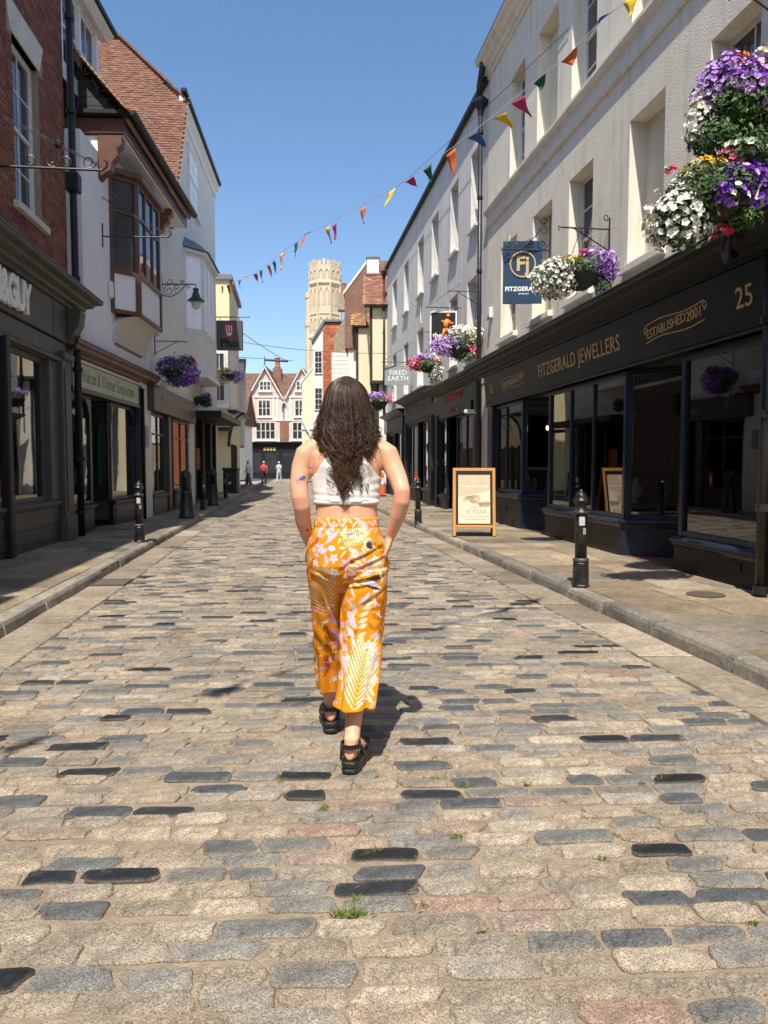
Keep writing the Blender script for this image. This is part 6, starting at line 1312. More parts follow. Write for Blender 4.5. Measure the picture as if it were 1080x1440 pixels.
# arms
armL = [(-.105, .0, 1.412), (-.150, .0, 1.400), (-.182, -.003, 1.372), (-.202, -.010, 1.31), (-.212, -.03, 1.235), (-.205, -.05, 1.175), (-.198, -.045, 1.14), (-.196, -.01, 1.07), (-.183, .03, 1.00), (-.172, .05, .965)]
armR = [(.105, .0, 1.412), (.150, .0, 1.400), (.186, -.010, 1.372), (.210, -.026, 1.315), (.236, -.055, 1.255), (.250, -.085, 1.205), (.248, -.085, 1.165), (.232, -.06, 1.10), (.210, -.03, 1.035), (.200, -.012, 1.005)]
rad = [.034, .044, .050, .046, .041, .037, .038, .036, .028, .025]
for A in (armL, armR): body.tube(A, rad, 16)
def hand(w, s, dirv):
    """palm and five fingers; fingers slide into the pocket, thumb lies outside"""
    w = Vector(w); d = Vector(dirv).normalized(); side = Vector((0, 1, 0)); side = (side - d * side.dot(d)).normalized(); nrm = d.cross(side)
    pc = w + d * .05
    body.rings([[tuple(w + d * t + side * (a * math.cos(q)) + nrm * (b * math.sin(q))) for q in [2 * math.pi * i / 12 for i in range(12)]] for t, a, b in ((-.01, .026, .022), (.02, .032, .020), (.055, .040, .019), (.088, .040, .016), (.095, .03, .010))])
    for i, (off, L) in enumerate(((-.029, .062), (-.010, .072), (.010, .068), (.028, .054))):
        b0 = w + d * .085 + side * off; k1 = b0 + d * L * .5 + nrm * .006 * s; k2 = k1 + d * L * .35 + nrm * .016 * s; k3 = k2 + d * L * .3 + nrm * .02 * s
        body.tube([b0, k1, k2, k3], [.0095, .0088, .008, .0065], 8)
    th0 = w + d * .02 - side * .026; body.tube([th0, th0 - side * .022 + d * .028, th0 - side * .03 + d * .06, th0 - side * .026 + d * .082], [.013, .0115, .010, .008], 8)
hand(armR[-1], 1, (-.30, .28, -1)); hand(armL[-1], -1, (.15, .3, -1))
# legs (mostly under cloth) and feet
legR = [(.085, 0, .92), (.08, -.01, .72), (.068, -.03, .52), (.05, -.09, .36), (.036, -.19, .20), (.03, -.24, .125)]
legL = [(-.085, 0, .92), (-.092, .07, .72), (-.097, .14, .52), (-.096, .19, .36), (-.094, .235, .22), (-.092, .245, .13)]
lr = [.088, .074, .056, .050, .036, .033]
body.tube(legR, lr, 16); body.tube(legL, lr, 16)
body.rings([ell((0, 0, z), rx, ry, 24, pw=2.2) for z, rx, ry in ((.82, .16, .12), (.9, .172, .128), (.98, .16, .115), (1.04, .145, .1))])
def foot(hx, hy, dx, dy, z):
    d = Vector((dx, dy, 0)).normalized(); s = Vector((d.y, -d.x, 0)); b = Vector((hx, hy, z))
    body.rings([[tuple(b + d * t + s * (w * math.cos(q)) + Vector((0, 0, h0 + h * math.sin(q)))) for q in [2 * math.pi * i / 14 for i in range(14)]] for t, w, h0, h in ((-.02, .018, .04, .03), (0, .03, .042, .04), (.04, .033, .05, .048), (.09, .034, .045, .042), (.14, .042, .03, .027), (.19, .045, .02, .019), (.22, .035, .016, .012))])
    for i, (o_, L) in enumerate(((-.028, .03), (-.01, .028), (.006, .024), (.02, .02), (.033, .014))): body.tube([tuple(b + d * .205 + s * o_ + Vector((0, 0, .018))), tuple(b + d * (.215 + L) + s * o_ * 1.05 + Vector((0, 0, .013)))], [.011, .009], 8)
    body.tube([tuple(b + d * .01 + Vector((0, 0, .02))), tuple(b + d * .02 + Vector((0, 0, .10)))], [.03, .032], 12)
footR = (.026, -.265, .22, 1); footL = (-.092, .225, -.12, 1)
foot(*footR, .06); foot(*footL, .06)
bme = remeshed(body, .0055, 5, .5); C = coords(bme); N_ = normals(bme)
# sculpt: spine groove, shoulder blades
x, y, z = C[:, 0], C[:, 1], C[:, 2]; back = (N_[:, 1] < -.2) & (np.abs(x) < .15) & (z > 1.0) & (z < 1.4)
dy = .010 * np.exp(-(x / .014) ** 2) * np.exp(-((z - 1.12) / .10) ** 2) - .006 * np.exp(-((np.abs(x) - .045) / .03) ** 2) * np.exp(-((z - 1.12) / .1) ** 2) - .010 * np.exp(-((np.abs(x) - .085) / .035) ** 2) * np.exp(-((z - 1.33) / .05) ** 2)
C[:, 1] += np.where(back, dy, 0); set_coords(bme, C)
sk = np.tile(np.array([.66, .36, .235], dtype=np.float32), (len(C), 1))
nz = np.array([mn.noise(Vector((float(a) * 9, float(b) * 9, float(c_) * 9))) for a, b, c_ in C[::1]], dtype=np.float32)
sk *= (1 + .15 * nz)[:, None]
for ex, ey_, ez, r_ in ((-.205, -.09, 1.165, .04), (.255, -.12, 1.185, .042)):      # redder elbows
    d2 = (C[:, 0] - ex) ** 2 + (C[:, 1] - ey_) ** 2 + (C[:, 2] - ez) ** 2; w = np.exp(-d2 / r_ ** 2)[:, None]; sk = sk * (1 - .45 * w) + np.array([.5, .19, .13]) * .45 * w
w = (np.exp(-((C[:, 2] - 1.38) / .05) ** 2) * (np.abs(C[:, 0]) > .13))[:, None]; sk = sk * (1 - .35 * w) + np.array([.64, .30, .17]) * .35 * w
def dab(px, pz, rx, rz, colr, cond):
    m_ = (((C[:, 0] - px) / rx) ** 2 + ((C[:, 2] - pz) / rz) ** 2 < 1) & cond; sk[m_] = colr
arm = (C[:, 0] < -.15) & (N_[:, 1] < 0)
for ax_, az, rx, rz, cc in ((-.195, 1.262, .013, .010, (.06, .16, .28)), (-.187, 1.268, .009, .008, (.05, .13, .25)), (-.212, 1.252, .009, .008, (.55, .20, .20)), (-.204, 1.243, .010, .006, (.6, .24, .24)), (-.176, 1.03, .006, .009, (.25, .17, .14))): dab(ax_, az, rx, rz, cc, arm)
set_col(bme, sk)
woman = obj_from(bme, 'body', SKIN, WO)
# ------------------------------------------------------------------ crop top: a shell lifted off the body
def shell(me_src, keep, off, name, m, parent, thick=.004):
    bm = bmesh.new(); bm.from_mesh(me_src); kill = [f for f in bm.faces if not all(keep(v.co, v.normal) for v in f.verts)]
    bmesh.ops.delete(bm, geom=kill, context='FACES'); nn = {v: v.normal.copy() for v in bm.verts}
    for v in bm.verts:
        f = 1 + .35 * mn.noise(v.co * 18); v.co += nn[v] * off * f
    for _ in range(3): bmesh.ops.smooth_vert(bm, verts=[v for v in bm.verts if v.is_boundary], factor=.5, use_axis_x=True, use_axis_y=True, use_axis_z=True)
    me = bpy.data.meshes.new(name); bm.to_mesh(me); bm.free()
    for a_ in list(me.color_attributes): me.color_attributes.remove(a_)
    o = obj_from(me, name, m, parent); s = o.modifiers.new('cloth', 'SOLIDIFY'); s.thickness = thick; s.offset = 1; return o
WHITECLOTH = mat('white_cotton', (.80, .765, .73), rough=.85, var=.05, scale=14, bump=.25, bscale=400, spec=.15)
def in_top(p, n):
    if p.z < 1.152 + .008 * abs(p.x) / .1: return False
    ax_ = abs(p.x)
    if p.z > 1.262:
        t = (p.z - 1.262) / .16; lim = .158 - .105 * min(1, t) ** .8
    else: lim = .157
    return ax_ < lim and p.z < 1.43
top = shell(bme, in_top, .0045, 'crop_top', WHITECLOTH, WO)
tc_ = coords(top.data); zz = tc_[:, 2]; tn = normals(top.data)
fold = .0013 * np.sin(zz * 190 + tc_[:, 0] * 14) * np.exp(-((zz - 1.185) / .03) ** 2) + .0014 * np.sin(zz * 150 - tc_[:, 0] * 40) * np.exp(-((zz - 1.24) / .04) ** 2) * (tc_[:, 0] > -.02)
set_coords(top.data, tc_ + tn * fold[:, None])
hem = MB(); hem.rings([ell((0, .003, z_), .1465 + o_, .099 + o_, 40, pw=2.25) for z_, o_ in ((1.148, -.002), (1.148, .002), (1.158, .0035), (1.170, .002), (1.170, -.002))], closed=False); hem.build('hem', WHITECLOTH, top, smooth=True)
# ------------------------------------------------------------------ trousers
tr = MB()
tr.rings([ell((0, y_, z_), rx, ry, 32, pw=2.3) for z_, y_, rx, ry in ((1.088, 0, .146, .106), (1.05, -.002, .150, .110), (1.00, -.008, .163, .122), (.94, -.012, .174, .134), (.88, -.012, .181, .136), (.84, -.008, .178, .126), (.80, .0, .150, .100), (.77, .01, .10, .07))])
RL = [((.088, -.008, .86), .100, .126), ((.085, -.012, .78), .102, .118), ((.078, -.018, .68), .102, .108), ((.070, -.04, .56), .100, .104), ((.060, -.075, .46), .098, .102), ((.048, -.12, .37), .096, .102), ((.036, -.165, .275), .095, .104)]
LL = [((-.090, .008, .86), .095, .122), ((-.090, .03, .78), .090, .112), ((-.092, .07, .68), .080, .100), ((-.094, .11, .56), .074, .094), ((-.093, .15, .46), .070, .092), ((-.090, .19, .35), .067, .092), ((-.087, .215, .235), .066, .092)]
for LG in (RL, LL): tr.rings([ell(c, rx, ry, 28, pw=2.15) for c, rx, ry in LG])
tme = remeshed(tr, .0030, 6, .5); C = coords(tme); N_ = normals(tme); x, y, z = C[:, 0].copy(), C[:, 1].copy(), C[:, 2].copy()
rleg = x > (-.012 - .01 * (z < .75))
leg = z < .80
def axis_of(path, zq):
    zs = np.array([p[0][2] for p in path][::-1]); return np.interp(zq, zs, np.array([p[0][0] for p in path][::-1])), np.interp(zq, zs, np.array([p[0][1] for p in path][::-1]))
rx_, ry_ = axis_of(RL, z); lx_, ly_ = axis_of(LL, z)
axx = np.where(leg, np.where(rleg, rx_, lx_), 0); axy = np.where(leg, np.where(rleg, ry_, ly_), 0)
th = np.arctan2(x - axx, -(y - axy)); rr = np.where(leg, .095, .165); U = axx + th * rr; V = z
# folds: drape down the legs, pulls at the pocket, gathers under the seat
amp = np.clip((.80 - z) / .5, 0, 1)
disp = amp * (.009 * np.sin(th * 5 + z * 5 + np.where(rleg, .6, 2.2)) + .005 * np.sin(th * 9 - z * 9 + 1.3)) + .004 * np.sin(z * 55 + th * 4 + 2 * np.sin(th * 2)) * np.exp(-((z - .52) / .09) ** 2)
def crease(x0, z0, x1, z1, w, d, sharp=1.0):
    """a fold along a line seen from behind"""
    L = math.hypot(x1 - x0, z1 - z0); ux, uz = (x1 - x0) / L, (z1 - z0) / L; s = (x - x0) * ux + (z - z0) * uz; q = -(x - x0) * uz + (z - z0) * ux; t = np.clip(s / L, 0, 1)
    env = np.exp(-(np.maximum(0, np.maximum(-s, s - L)) / .02) ** 2) * np.sin(math.pi * np.clip(t * .9 + .05, 0, 1)) * (N_[:, 1] < .2)
    return d * env * (np.exp(-((q - w * .7) / w) ** 2) - 1.15 * np.exp(-((q + w * .4) / (w * .8)) ** 2))
disp += crease(-.01, .80, .17, .835, .013, .008) + crease(0, .775, .12, .80, .012, .006) + crease(.02, .895, .17, .97, .010, .006) + crease(.05, .87, .175, .915, .010, .006) + crease(-.03, .86, .08, .94, .012, .004) + crease(-.02, .80, -.14, .85, .012, .007) + crease(.06, .70, .165, .77, .012, .007) + crease(.0, .60, .05, .74, .012, .004) + crease(-.06, .62, -.1, .76, .010, .004) + crease(.09, 1.0, .165, .95, .009, .005)
disp += -.014 * np.exp(-((x - .0) / .012) ** 2) * np.exp(-((z - .86) / .07) ** 2) * (y < 0)          # seat seam
disp += -.0022 * np.exp(-((z - 1.046) / .004) ** 2)                                                    # waistband seam
disp += .0025 * np.array([mn.noise(Vector((float(a) * 22, float(b) * 22, float(c_) * 12))) for a, b, c_ in zip(x, y, z)], dtype=np.float32)
set_coords(tme, C + N_ * disp[:, None])
# hem drops a touch at the back
# print: stamps in (U, V); measured on the cloth in pattern pixels (cx, cy) -> metres
BASE = np.array([.66, .245, .012]); colr = np.tile(BASE, (len(C), 1)).astype(np.float32)
Sx = .1296; 
def P2(cx, cy): 
    px, py = 420 + cx * Sx, 710 + cy * Sx; Yd = 3.27 if cy < 1500 else 3.2; return (px - 540) / F_ * Yd + .17, CAM_H - (py - 655) / F_ * Yd
KP = Sx / F_ * 3.27
CREAMC = (.78, .66, .44); PINKC = (.74, .38, .47); LAV = (.42, .36, .43); WHT = (.80, .74, .68); BRN = (.40, .12, .010); DK = (.05, .03, .04); RED = (.66, .06, .04); PEACH = (.76, .42, .26)
UNDER = [False]
def leaf(u0, v0, ang, a, b, c, vein=None):
    """pointed leaf at (u0,v0), ang in radians (v up)"""
    m_ = (np.abs(U - u0) < a + .002) & (np.abs(V - v0) < a + .002)
    if not m_.any(): return
    idx = np.nonzero(m_)[0]; du, dv = U[idx] - u0, V[idx] - v0; p = du * math.cos(ang) + dv * math.sin(ang); q = -du * math.sin(ang) + dv * math.cos(ang)
    ins = (np.abs(p) < a) & (np.abs(q) < b * (1 - (p / a) ** 2))
    if UNDER[0]: ins &= np.abs(colr[idx] - BASE).sum(1) < .01
    colr[idx[ins]] = c
    if vein is not None: vs = ins & (np.abs(q) < max(.0016, b * .12)); colr[idx[vs]] = vein
def lf(cx, cy, deg, a, b, c, vein=None): u0, v0 = P2(cx, cy); leaf(u0, v0, -math.radians(deg), a * KP, b * KP, c, vein)
def star(u0, v0, r, c=WHT, cc=LAV, n=5, ph=.3):
    for i in range(n): a = ph + 2 * math.pi * i / n; leaf(u0 + math.cos(a) * r * .5, v0 + math.sin(a) * r * .5, a, r * .55, r * .26, c, cc)
def st(cx, cy, r, **k): u0, v0 = P2(cx, cy); star(u0, v0, r * KP, **k)
def frond(x0, y0, x1, y1, n, L, wd_, c, ang=50, stem=BRN, taper=True):
    """palm frond along (x0,y0)->(x1,y1) in pattern pixels"""
    (ua, va), (ub, vb) = P2(x0, y0), P2(x1, y1); fronduv(ua, va, ub, vb, n, L * KP, wd_ * KP, c, ang)
def fronduv(ua, va, ub, vb, n, L, w_, c, ang=50):
    base = math.atan2(vb - va, ub - ua)
    for i in range(n):
        t = (i + .5) / n; u0, v0 = ua + (ub - ua) * t, va + (vb - va) * t; l = L * (.55 + .6 * math.sin(math.pi * min(1, t * .85 + .12)))
        for s in (-1, 1): a = base + s * math.radians(ang * (1.1 - .5 * t)); leaf(u0 + math.cos(a) * l * .5, v0 + math.sin(a) * l * .5, a, l * .52, w_, c)
rp = random.Random(17)
for i in range(70):        # all-over print for the sides and front
    u0 = rp.uniform(-.5, .5); v0 = rp.uniform(.22, 1.08); k = rp.random()
    if abs(u0) < .2 and k < .85: continue
    if k < .25: fronduv(u0, v0, u0 + rp.uniform(-.05, .05), v0 + rp.uniform(.08, .14), 9, .05, .003, CREAMC)
    elif k < .5: star(u0, v0, rp.uniform(.016, .026), ph=rp.uniform(0, 1))
    elif k < .75: leaf(u0, v0, rp.uniform(0, 3), .03, .010, PINKC, (.82, .56, .6)); leaf(u0 + .02, v0 + .02, rp.uniform(0, 3), .026, .009, PINKC)
    else: leaf(u0, v0, rp.uniform(0, 3), .03, .008, LAV); leaf(u0 + .02, v0 - .02, rp.uniform(0, 3), .03, .009, BRN)
PV = (.84, .58, .62)
for a in ((300, 245, 60, 55, 34), (255, 300, 20, 44, 30), (135, 320, 70, 50, 34), (330, 345, -42, 125, 30), (150, 430, 60, 40, 28), (200, 470, -60, 58, 28), (245, 500, -30, 46, 34), (118, 490, 30, 32, 28), (285, 590, 70, 58, 24), (165, 250, -40, 66, 22), (760, 190, 15, 70, 24), (810, 225, 30, 52, 20), (700, 150, 0, 46, 16), (500, 620, 40, 46, 26), (520, 690, 100, 50, 26), (490, 660, 10, 40, 20), (470, 960, -30, 60, 18), (660, 700, 15, 70, 20), (690, 660, -20, 50, 16), (560, 760, -10, 90, 16)): lf(*a, PINKC if a[0] < 900 else PEACH, PV)
lf(130, 390, 90, 45, 30, RED)
frond(470, 400, 800, 285, 12, 105, 8, CREAMC, 62); 
for i in range(8): lf(540 + i * 24, 335 - i * 9, -70 + (i % 3) * 20, 38, 6, LAV if i % 2 else DK)
for a in ((455, 315, 40, 40, 16), (430, 385, -60, 40, 16), (480, 290, 0, 36, 12)): lf(*a, CREAMC, PEACH)
st(800, 430, 75, c=CREAMC, n=8); st(808, 442, 50, c=DK, cc=DK, n=9); st(470, 222, 26, c=DK, cc=WHT, n=6)
for a in ((370, 575, 60), (370, 730, 60), (150, 630, 40), (860, 600, 55), (870, 1210, 48), (840, 925, 50)): st(*a, ph=rp.uniform(0, 1))
lf(335, 467, 8, 52, 28, WHT, LAV); lf(160, 545, 20, 34, 28, LAV, WHT); lf(470, 462, 0, 46, 13, CREAMC); lf(480, 530, -45, 60, 14, CREAMC)
for a in ((590, 490, 35, 58, 20), (620, 545, 20, 62, 20), (650, 610, 25, 60, 17), (560, 640, 30, 60, 14), (640, 660, 30, 56, 14), (590, 710, 25, 60, 14)): lf(*a, CREAMC, PEACH)
for a in ((650, 510, 55, 66, 20), (720, 570, 65, 66, 20), (775, 640, -60, 62, 24), (800, 715, -50, 66, 26)): lf(*a, LAV, (.55, .48, .52))
frond(262, 1280, 222, 690, 15, 185, 7.5, (.70, .56, .33), 56)
lf(850, 800, -14, 115, 44, (.16, .07, .03)); lf(780, 850, 8, 85, 34, (.60, .56, .62), LAV); lf(800, 905, 20, 80, 16, DK); lf(905, 770, 60, 60, 20, CREAMC)
for a in ((580, 880, 70, 60, 14), (600, 960, 60, 60, 12), (650, 870, 30, 60, 14), (520, 860, -20, 60, 14)): lf(*a, CREAMC)
for a in ((700, 1050, -60, 80, 26), (735, 1000, -70, 60, 20), (600, 1110, 55, 70, 22)): lf(*a, LAV, (.55, .48, .52))
for a in ((800, 1010, -40, 56, 22), (770, 1075, -20, 56, 20), (745, 1125, -10, 56, 20), (710, 1190, -30, 60, 20), (700, 1260, -25, 56, 20), (700, 1320, -25, 52, 20), (685, 1410, -30, 56, 20), (670, 1500, -30, 50, 18)): lf(*a, CREAMC, PEACH)
for a in ((860, 1050, 60, 66, 28), (905, 1100, -60, 66, 28), (830, 1140, 0, 66, 22), (890, 1190, 80, 56, 22), (830, 1230, 40, 66, 24), (900, 1300, 70, 70, 26), (850, 1330, -50, 60, 22), (880, 1430, 80, 90, 20), (780, 1330, 60, 60, 18)): lf(*a, BRN, (.52, .2, .02))
for a in ((580, 1230, 60, 80, 28), (590, 1300, 40, 70, 28), (570, 1390, 60, 66, 28), (600, 1490, 70, 60, 14)): lf(*a, (.58, .52, .60), LAV)
for a in ((455, 1440, 60), (750, 1560, 52), (805, 1645, 52), (860, 1450, 48), (440, 1330, 40)): st(*a, ph=rp.uniform(0, 1))
for a in ((490, 1770, 75, 90, 36), (470, 1590, 40, 66, 34), (410, 1680, 70, 60, 34), (410, 1870, 60, 66, 44), (440, 1990, -70, 56, 24), (520, 1690, 60, 50, 20)): lf(*a, PINKC, PV)
frond(590, 2230, 725, 1640, 12, 300, 8, (.82, .72, .5), 38)
for a in ((835, 1730, -50, 80, 24), (830, 1800, -30, 56, 20), (745, 1940, -65, 130, 16), (720, 2080, -75, 90, 12)): lf(*a, LAV, (.55, .48, .52))
for a in ((775, 2100, 60, 70, 20), (800, 2040, 65, 66, 18), (830, 1950, -70, 60, 16)): lf(*a, PEACH, CREAMC)
for a in ((350, 1330, 50, 66, 38), (350, 1465, 20, 56, 32), (370, 1550, -40, 50, 34), (330, 1230, 70, 60, 24)): lf(*a, (.55, .25, .33), PINKC)
for a in ((270, 1500, 80, 90, 16), (255, 1600, 60, 60, 14), (300, 1780, 70, 90, 18), (330, 1840, 100, 80, 16), (260, 1700, 40, 70, 14), (250, 1420, -70, 60, 20)): lf(*a, BRN)
lf(240, 1880, 60, 44, 26, (.6, .05, .08)); lf(255, 1960, 45, 56, 28, (.6, .05, .08)); st(375, 2140, 30, c=DK, cc=WHT, n=6)
UNDER[0] = True
for i in range(150):       # smaller sprigs filling the ground between the big motifs
    u0 = rp.uniform(-.22, .22); v0 = rp.uniform(.22, 1.07); k = rp.random(); c_ = PINKC if k < .3 else PEACH if k < .5 else CREAMC if k < .75 else LAV if k < .85 else BRN; a_ = rp.uniform(0, 3.1); s_ = rp.uniform(.010, .019)
    leaf(u0, v0, a_, s_, s_ * .3, c_); leaf(u0 + s_ * .9, v0 + s_ * .5, a_ + rp.uniform(.4, .9), s_ * .9, s_ * .28, c_)
for i in range(46):
    u0 = -.24 + i * .0105; v0 = rp.uniform(1.055, 1.083); c_ = rp.choice((PINKC, PEACH, CREAMC, PEACH)); leaf(u0, v0, rp.choice((.7, -.7, .2, 2.4)), rp.uniform(.009, .016), .0045, c_)
UNDER[0] = False
set_col(tme, np.clip(colr, 0, .86)); trousers = obj_from(tme, 'trousers', CLOTH, WO)
wb = MB()
# pocket edges
for s in (-1, 1): MB().tube([(s * .158, -.055, 1.0), (s * .181, -.03, .93), (s * .186, .0, .88)], .004, 6).build('pocket_edge', mat('orange_cloth_edge', (.72, .27, .01), rough=.8), trousers, smooth=True)
# ------------------------------------------------------------------ sandals
LEATHER = mat('black_leather', (.012, .011, .011), rough=.38, var=.25, scale=30, bump=.15, bscale=150); SOLE = mat('black_sole', (.014, .013, .013), rough=.5, var=.2, scale=20)
def sandal(hx, hy, dx, dy):
    d = Vector((dx, dy, 0)).normalized(); s = Vector((d.y, -d.x, 0)); b = Vector((hx, hy, .014)); sh = empty_part('sandal', WO)
    prof = [(-.035, .012), (-.03, .026), (-.01, .036), (.03, .039), (.08, .038), (.13, .046), (.18, .052), (.215, .046), (.238, .028), (.245, .010)]
    out = [b + d * t + s * w for t, w in prof] + [b + d * t - s * w for t, w in prof[::-1]]
    P = lambda z, k: [tuple(p + Vector((0, 0, z)) + (p - b - d * .1) * k) for p in out]
    MB().rings([P(0, -.06), P(.006, 0), P(.018, .0), P(.022, -.03), P(.028, -.03), P(.032, .01), P(.05, .012), P(.055, -.03)]).build('platform_sole', SOLE, sh, smooth=False, bevel=.002)
    def strap(c0, hw, hh, z0, w, nm, tl=0.0, a0=0, a1=2 * math.pi):
        n = 18; R0 = []
        for i in range(n + 1):
            a = a0 + (a1 - a0) * i / n; q = b + d * c0 + s * (hw * math.cos(a)) + d * (tl * math.cos(a)) + (d * (hh * math.sin(a)) if nm == 'ankle_strap' else Vector((0, 0, hh * math.sin(a)))) + Vector((0, 0, z0))
            o2 = (Vector((0, 0, 1)) if nm == 'ankle_strap' else d) * w / 2; nrm = (s * math.cos(a) + (d if nm == 'ankle_strap' else Vector((0, 0, 1))) * math.sin(a)).normalized() * .003
            R0.append([tuple(q - o2), tuple(q - o2 + nrm), tuple(q + o2 + nrm), tuple(q + o2)])
        MB().rings(R0).build(nm, LEATHER, sh, smooth=False)
    strap(.012, .041, .043, .118, .020, 'ankle_strap')
    strap(.165, .049, .046, .052, .026, 'toe_strap', 0, 0, math.pi); strap(.125, .046, .062, .05, .018, 'toe_strap', .012, 0, math.pi); strap(.20, .046, .036, .05, .02, 'toe_strap', -.008, 0, math.pi)
    for sg in (-1, 1):
        MB().tube([b + s * sg * .042 + d * .012 + Vector((0, 0, .118)), b + s * sg * .042 + d * .05 + Vector((0, 0, .085)), b + s * sg * .041 + d * .085 + Vector((0, 0, .055))], .006, 6).build('side_strap', LEATHER, sh, smooth=True)
        MB().tube([b + s * sg * .038 + d * -.01 + Vector((0, 0, .055)), b + s * sg * .040 + d * .005 + Vector((0, 0, .115))], .006, 6).build('side_strap', LEATHER, sh, smooth=True)
    return sh
sandal(*footR); sandal(*footL)
# ------------------------------------------------------------------ hair
HAIR = mat('dark_brown_hair', (1, 1, 1), rough=.42, var=.15, scale=12, attr=True, spec=.42)
rh = random.Random(31)
def Wz(zq): return np.interp(zq, [1.15, 1.21, 1.26, 1.30, 1.36, 1.41, 1.46, 1.52, 1.57, 1.62, 1.66, 1.69, 1.712, 1.722], [.072, .082, .088, .094, .107, .124, .129, .119, .107, .098, .085, .066, .040, .012])
def Dz(zq): return np.interp(zq, [1.15, 1.30, 1.40, 1.47, 1.53, 1.60, 1.66, 1.70, 1.722], [.118, .122, .128, .125, .118, .108, .088, .055, .01])
hb = MB()
# dark under-layer
ring = []
for zq in np.linspace(1.36, 1.72, 26):
    W_, D_ = float(Wz(zq)) * .86, float(Dz(zq)) * .84; ring.append([(W_ * math.sin(a), .02 - D_ * math.cos(a) if abs(a) < 1.6 else .02 + .05 * (abs(a) - 1.6) / 1.0 * (1 if zq > 1.5 else .2), float(zq)) for a in [math.pi * 1.75 * (i / 22 - .5) for i in range(23)]])
hb.cur = (.012, .007, .005); hb.rings(ring)
strands = 0
for cl_ in range(190):
    ca = rh.uniform(-1.75, 1.75) if cl_ % 3 else rh.uniform(-1.1, 1.1); layer = rh.uniform(.84, 1.06); edge = abs(ca) / 1.75
    zend = rh.uniform(1.18, 1.32) if edge < .3 else rh.uniform(1.185, 1.33) if edge < .56 else rh.uniform(1.31, 1.43)
    if rh.random() < .12: zend -= .05
    ph, wl, am, ph2 = 3.2 * ca + rh.gauss(0, .7), rh.uniform(.105, .135), rh.uniform(.009, .019), 3.2 * ca + 1.2 + rh.gauss(0, .7); tone = rh.uniform(.45, 2.1); curl = rh.uniform(-1, 1)
    spread = rh.uniform(.014, .036)
    for sN in range(17):
        a0_ = rh.gauss(0, spread) * 1.5; ly = layer + rh.uniform(-.04, .04); ze = zend + rh.uniform(-.03, .035); ztop = 1.722 - abs(rh.gauss(0, .012)); n = 26; pts = []; dp = rh.gauss(0, .13); dz_ = rh.uniform(.9, 1.1)
        thin = rh.random() < .09; ex_am = rh.uniform(1.4, 2.6) if thin else 1
        for i in range(n):
            t = i / (n - 1); zq = ztop + (ze - ztop) * (t ** .9); W_, D_ = float(Wz(zq)), float(Dz(zq)); g = min(1, max(0, (1.62 - zq) / .22)); a = ca + a0_ * (1 - .72 * t); aa = a * (1 if zq < 1.66 else .55 + .45 * (1.722 - zq) / .062)
            xx = W_ * math.sin(aa) * ly; yy = .02 - D_ * math.cos(aa) * ly
            wv = am * g * ex_am * (1 + .5 * edge); pz = 2 * math.pi * zq / wl * dz_
            xx += wv * math.sin(pz + ph + dp); yy += wv * .8 * math.cos(pz + ph2 + dp) - .006 * g; zz_ = zq + wv * .3 * math.sin(pz * .5 + ph2)
            if t > .86: k = (t - .86) / .14; xx += curl * .026 * math.sin(k * 3) ; zz_ += .012 * k * k; yy -= .008 * k
            if zq > 1.40 or True: pts.append((xx, min(yy, .06), zz_))
        r0 = .00085 if thin else rh.uniform(.0013, .0021); rr_ = [r0 * (1 if i < n - 6 else (n - i) / 7 + .15) for i in range(n)]
        c0 = rh.uniform(.75, 1.3) * tone; o = len(hb.v)
        hb.cur = (.030 * c0, .0155 * c0, .0095 * c0); nf = len(hb.f); hb.tube(pts, rr_, 3, caps=False)
        for j in range(nf, len(hb.f)):
            seg = (j - nf) // 3; k = max(0, (seg / n - .45) / .55); hb.c[j] = (hb.cur[0] * (1 + 1.5 * k), hb.cur[1] * (1 + 1.15 * k), hb.cur[2] * (1 + .8 * k))
        strands += 1
hair = hb.build('hair', HAIR, WO, smooth=True)
# face details on the far side of the head
for s in (-1, 1): MB().lathe([(.001, -.012), (.009, -.008), (.012, 0), (.009, .008), (.001, .012)], (s * .03, .112, 1.60), 10).build('eye', mat('eye_white', (.7, .68, .65), rough=.3), WO, smooth=True)
MB().rings([ell((0, .118, 1.535), .022, .006, 10), ell((0, .121, 1.541), .018, .006, 10), ell((0, .118, 1.547), .022, .005, 10)]).build('mouth', mat('lips', (.42, .14, .12), rough=.5), WO, smooth=True)

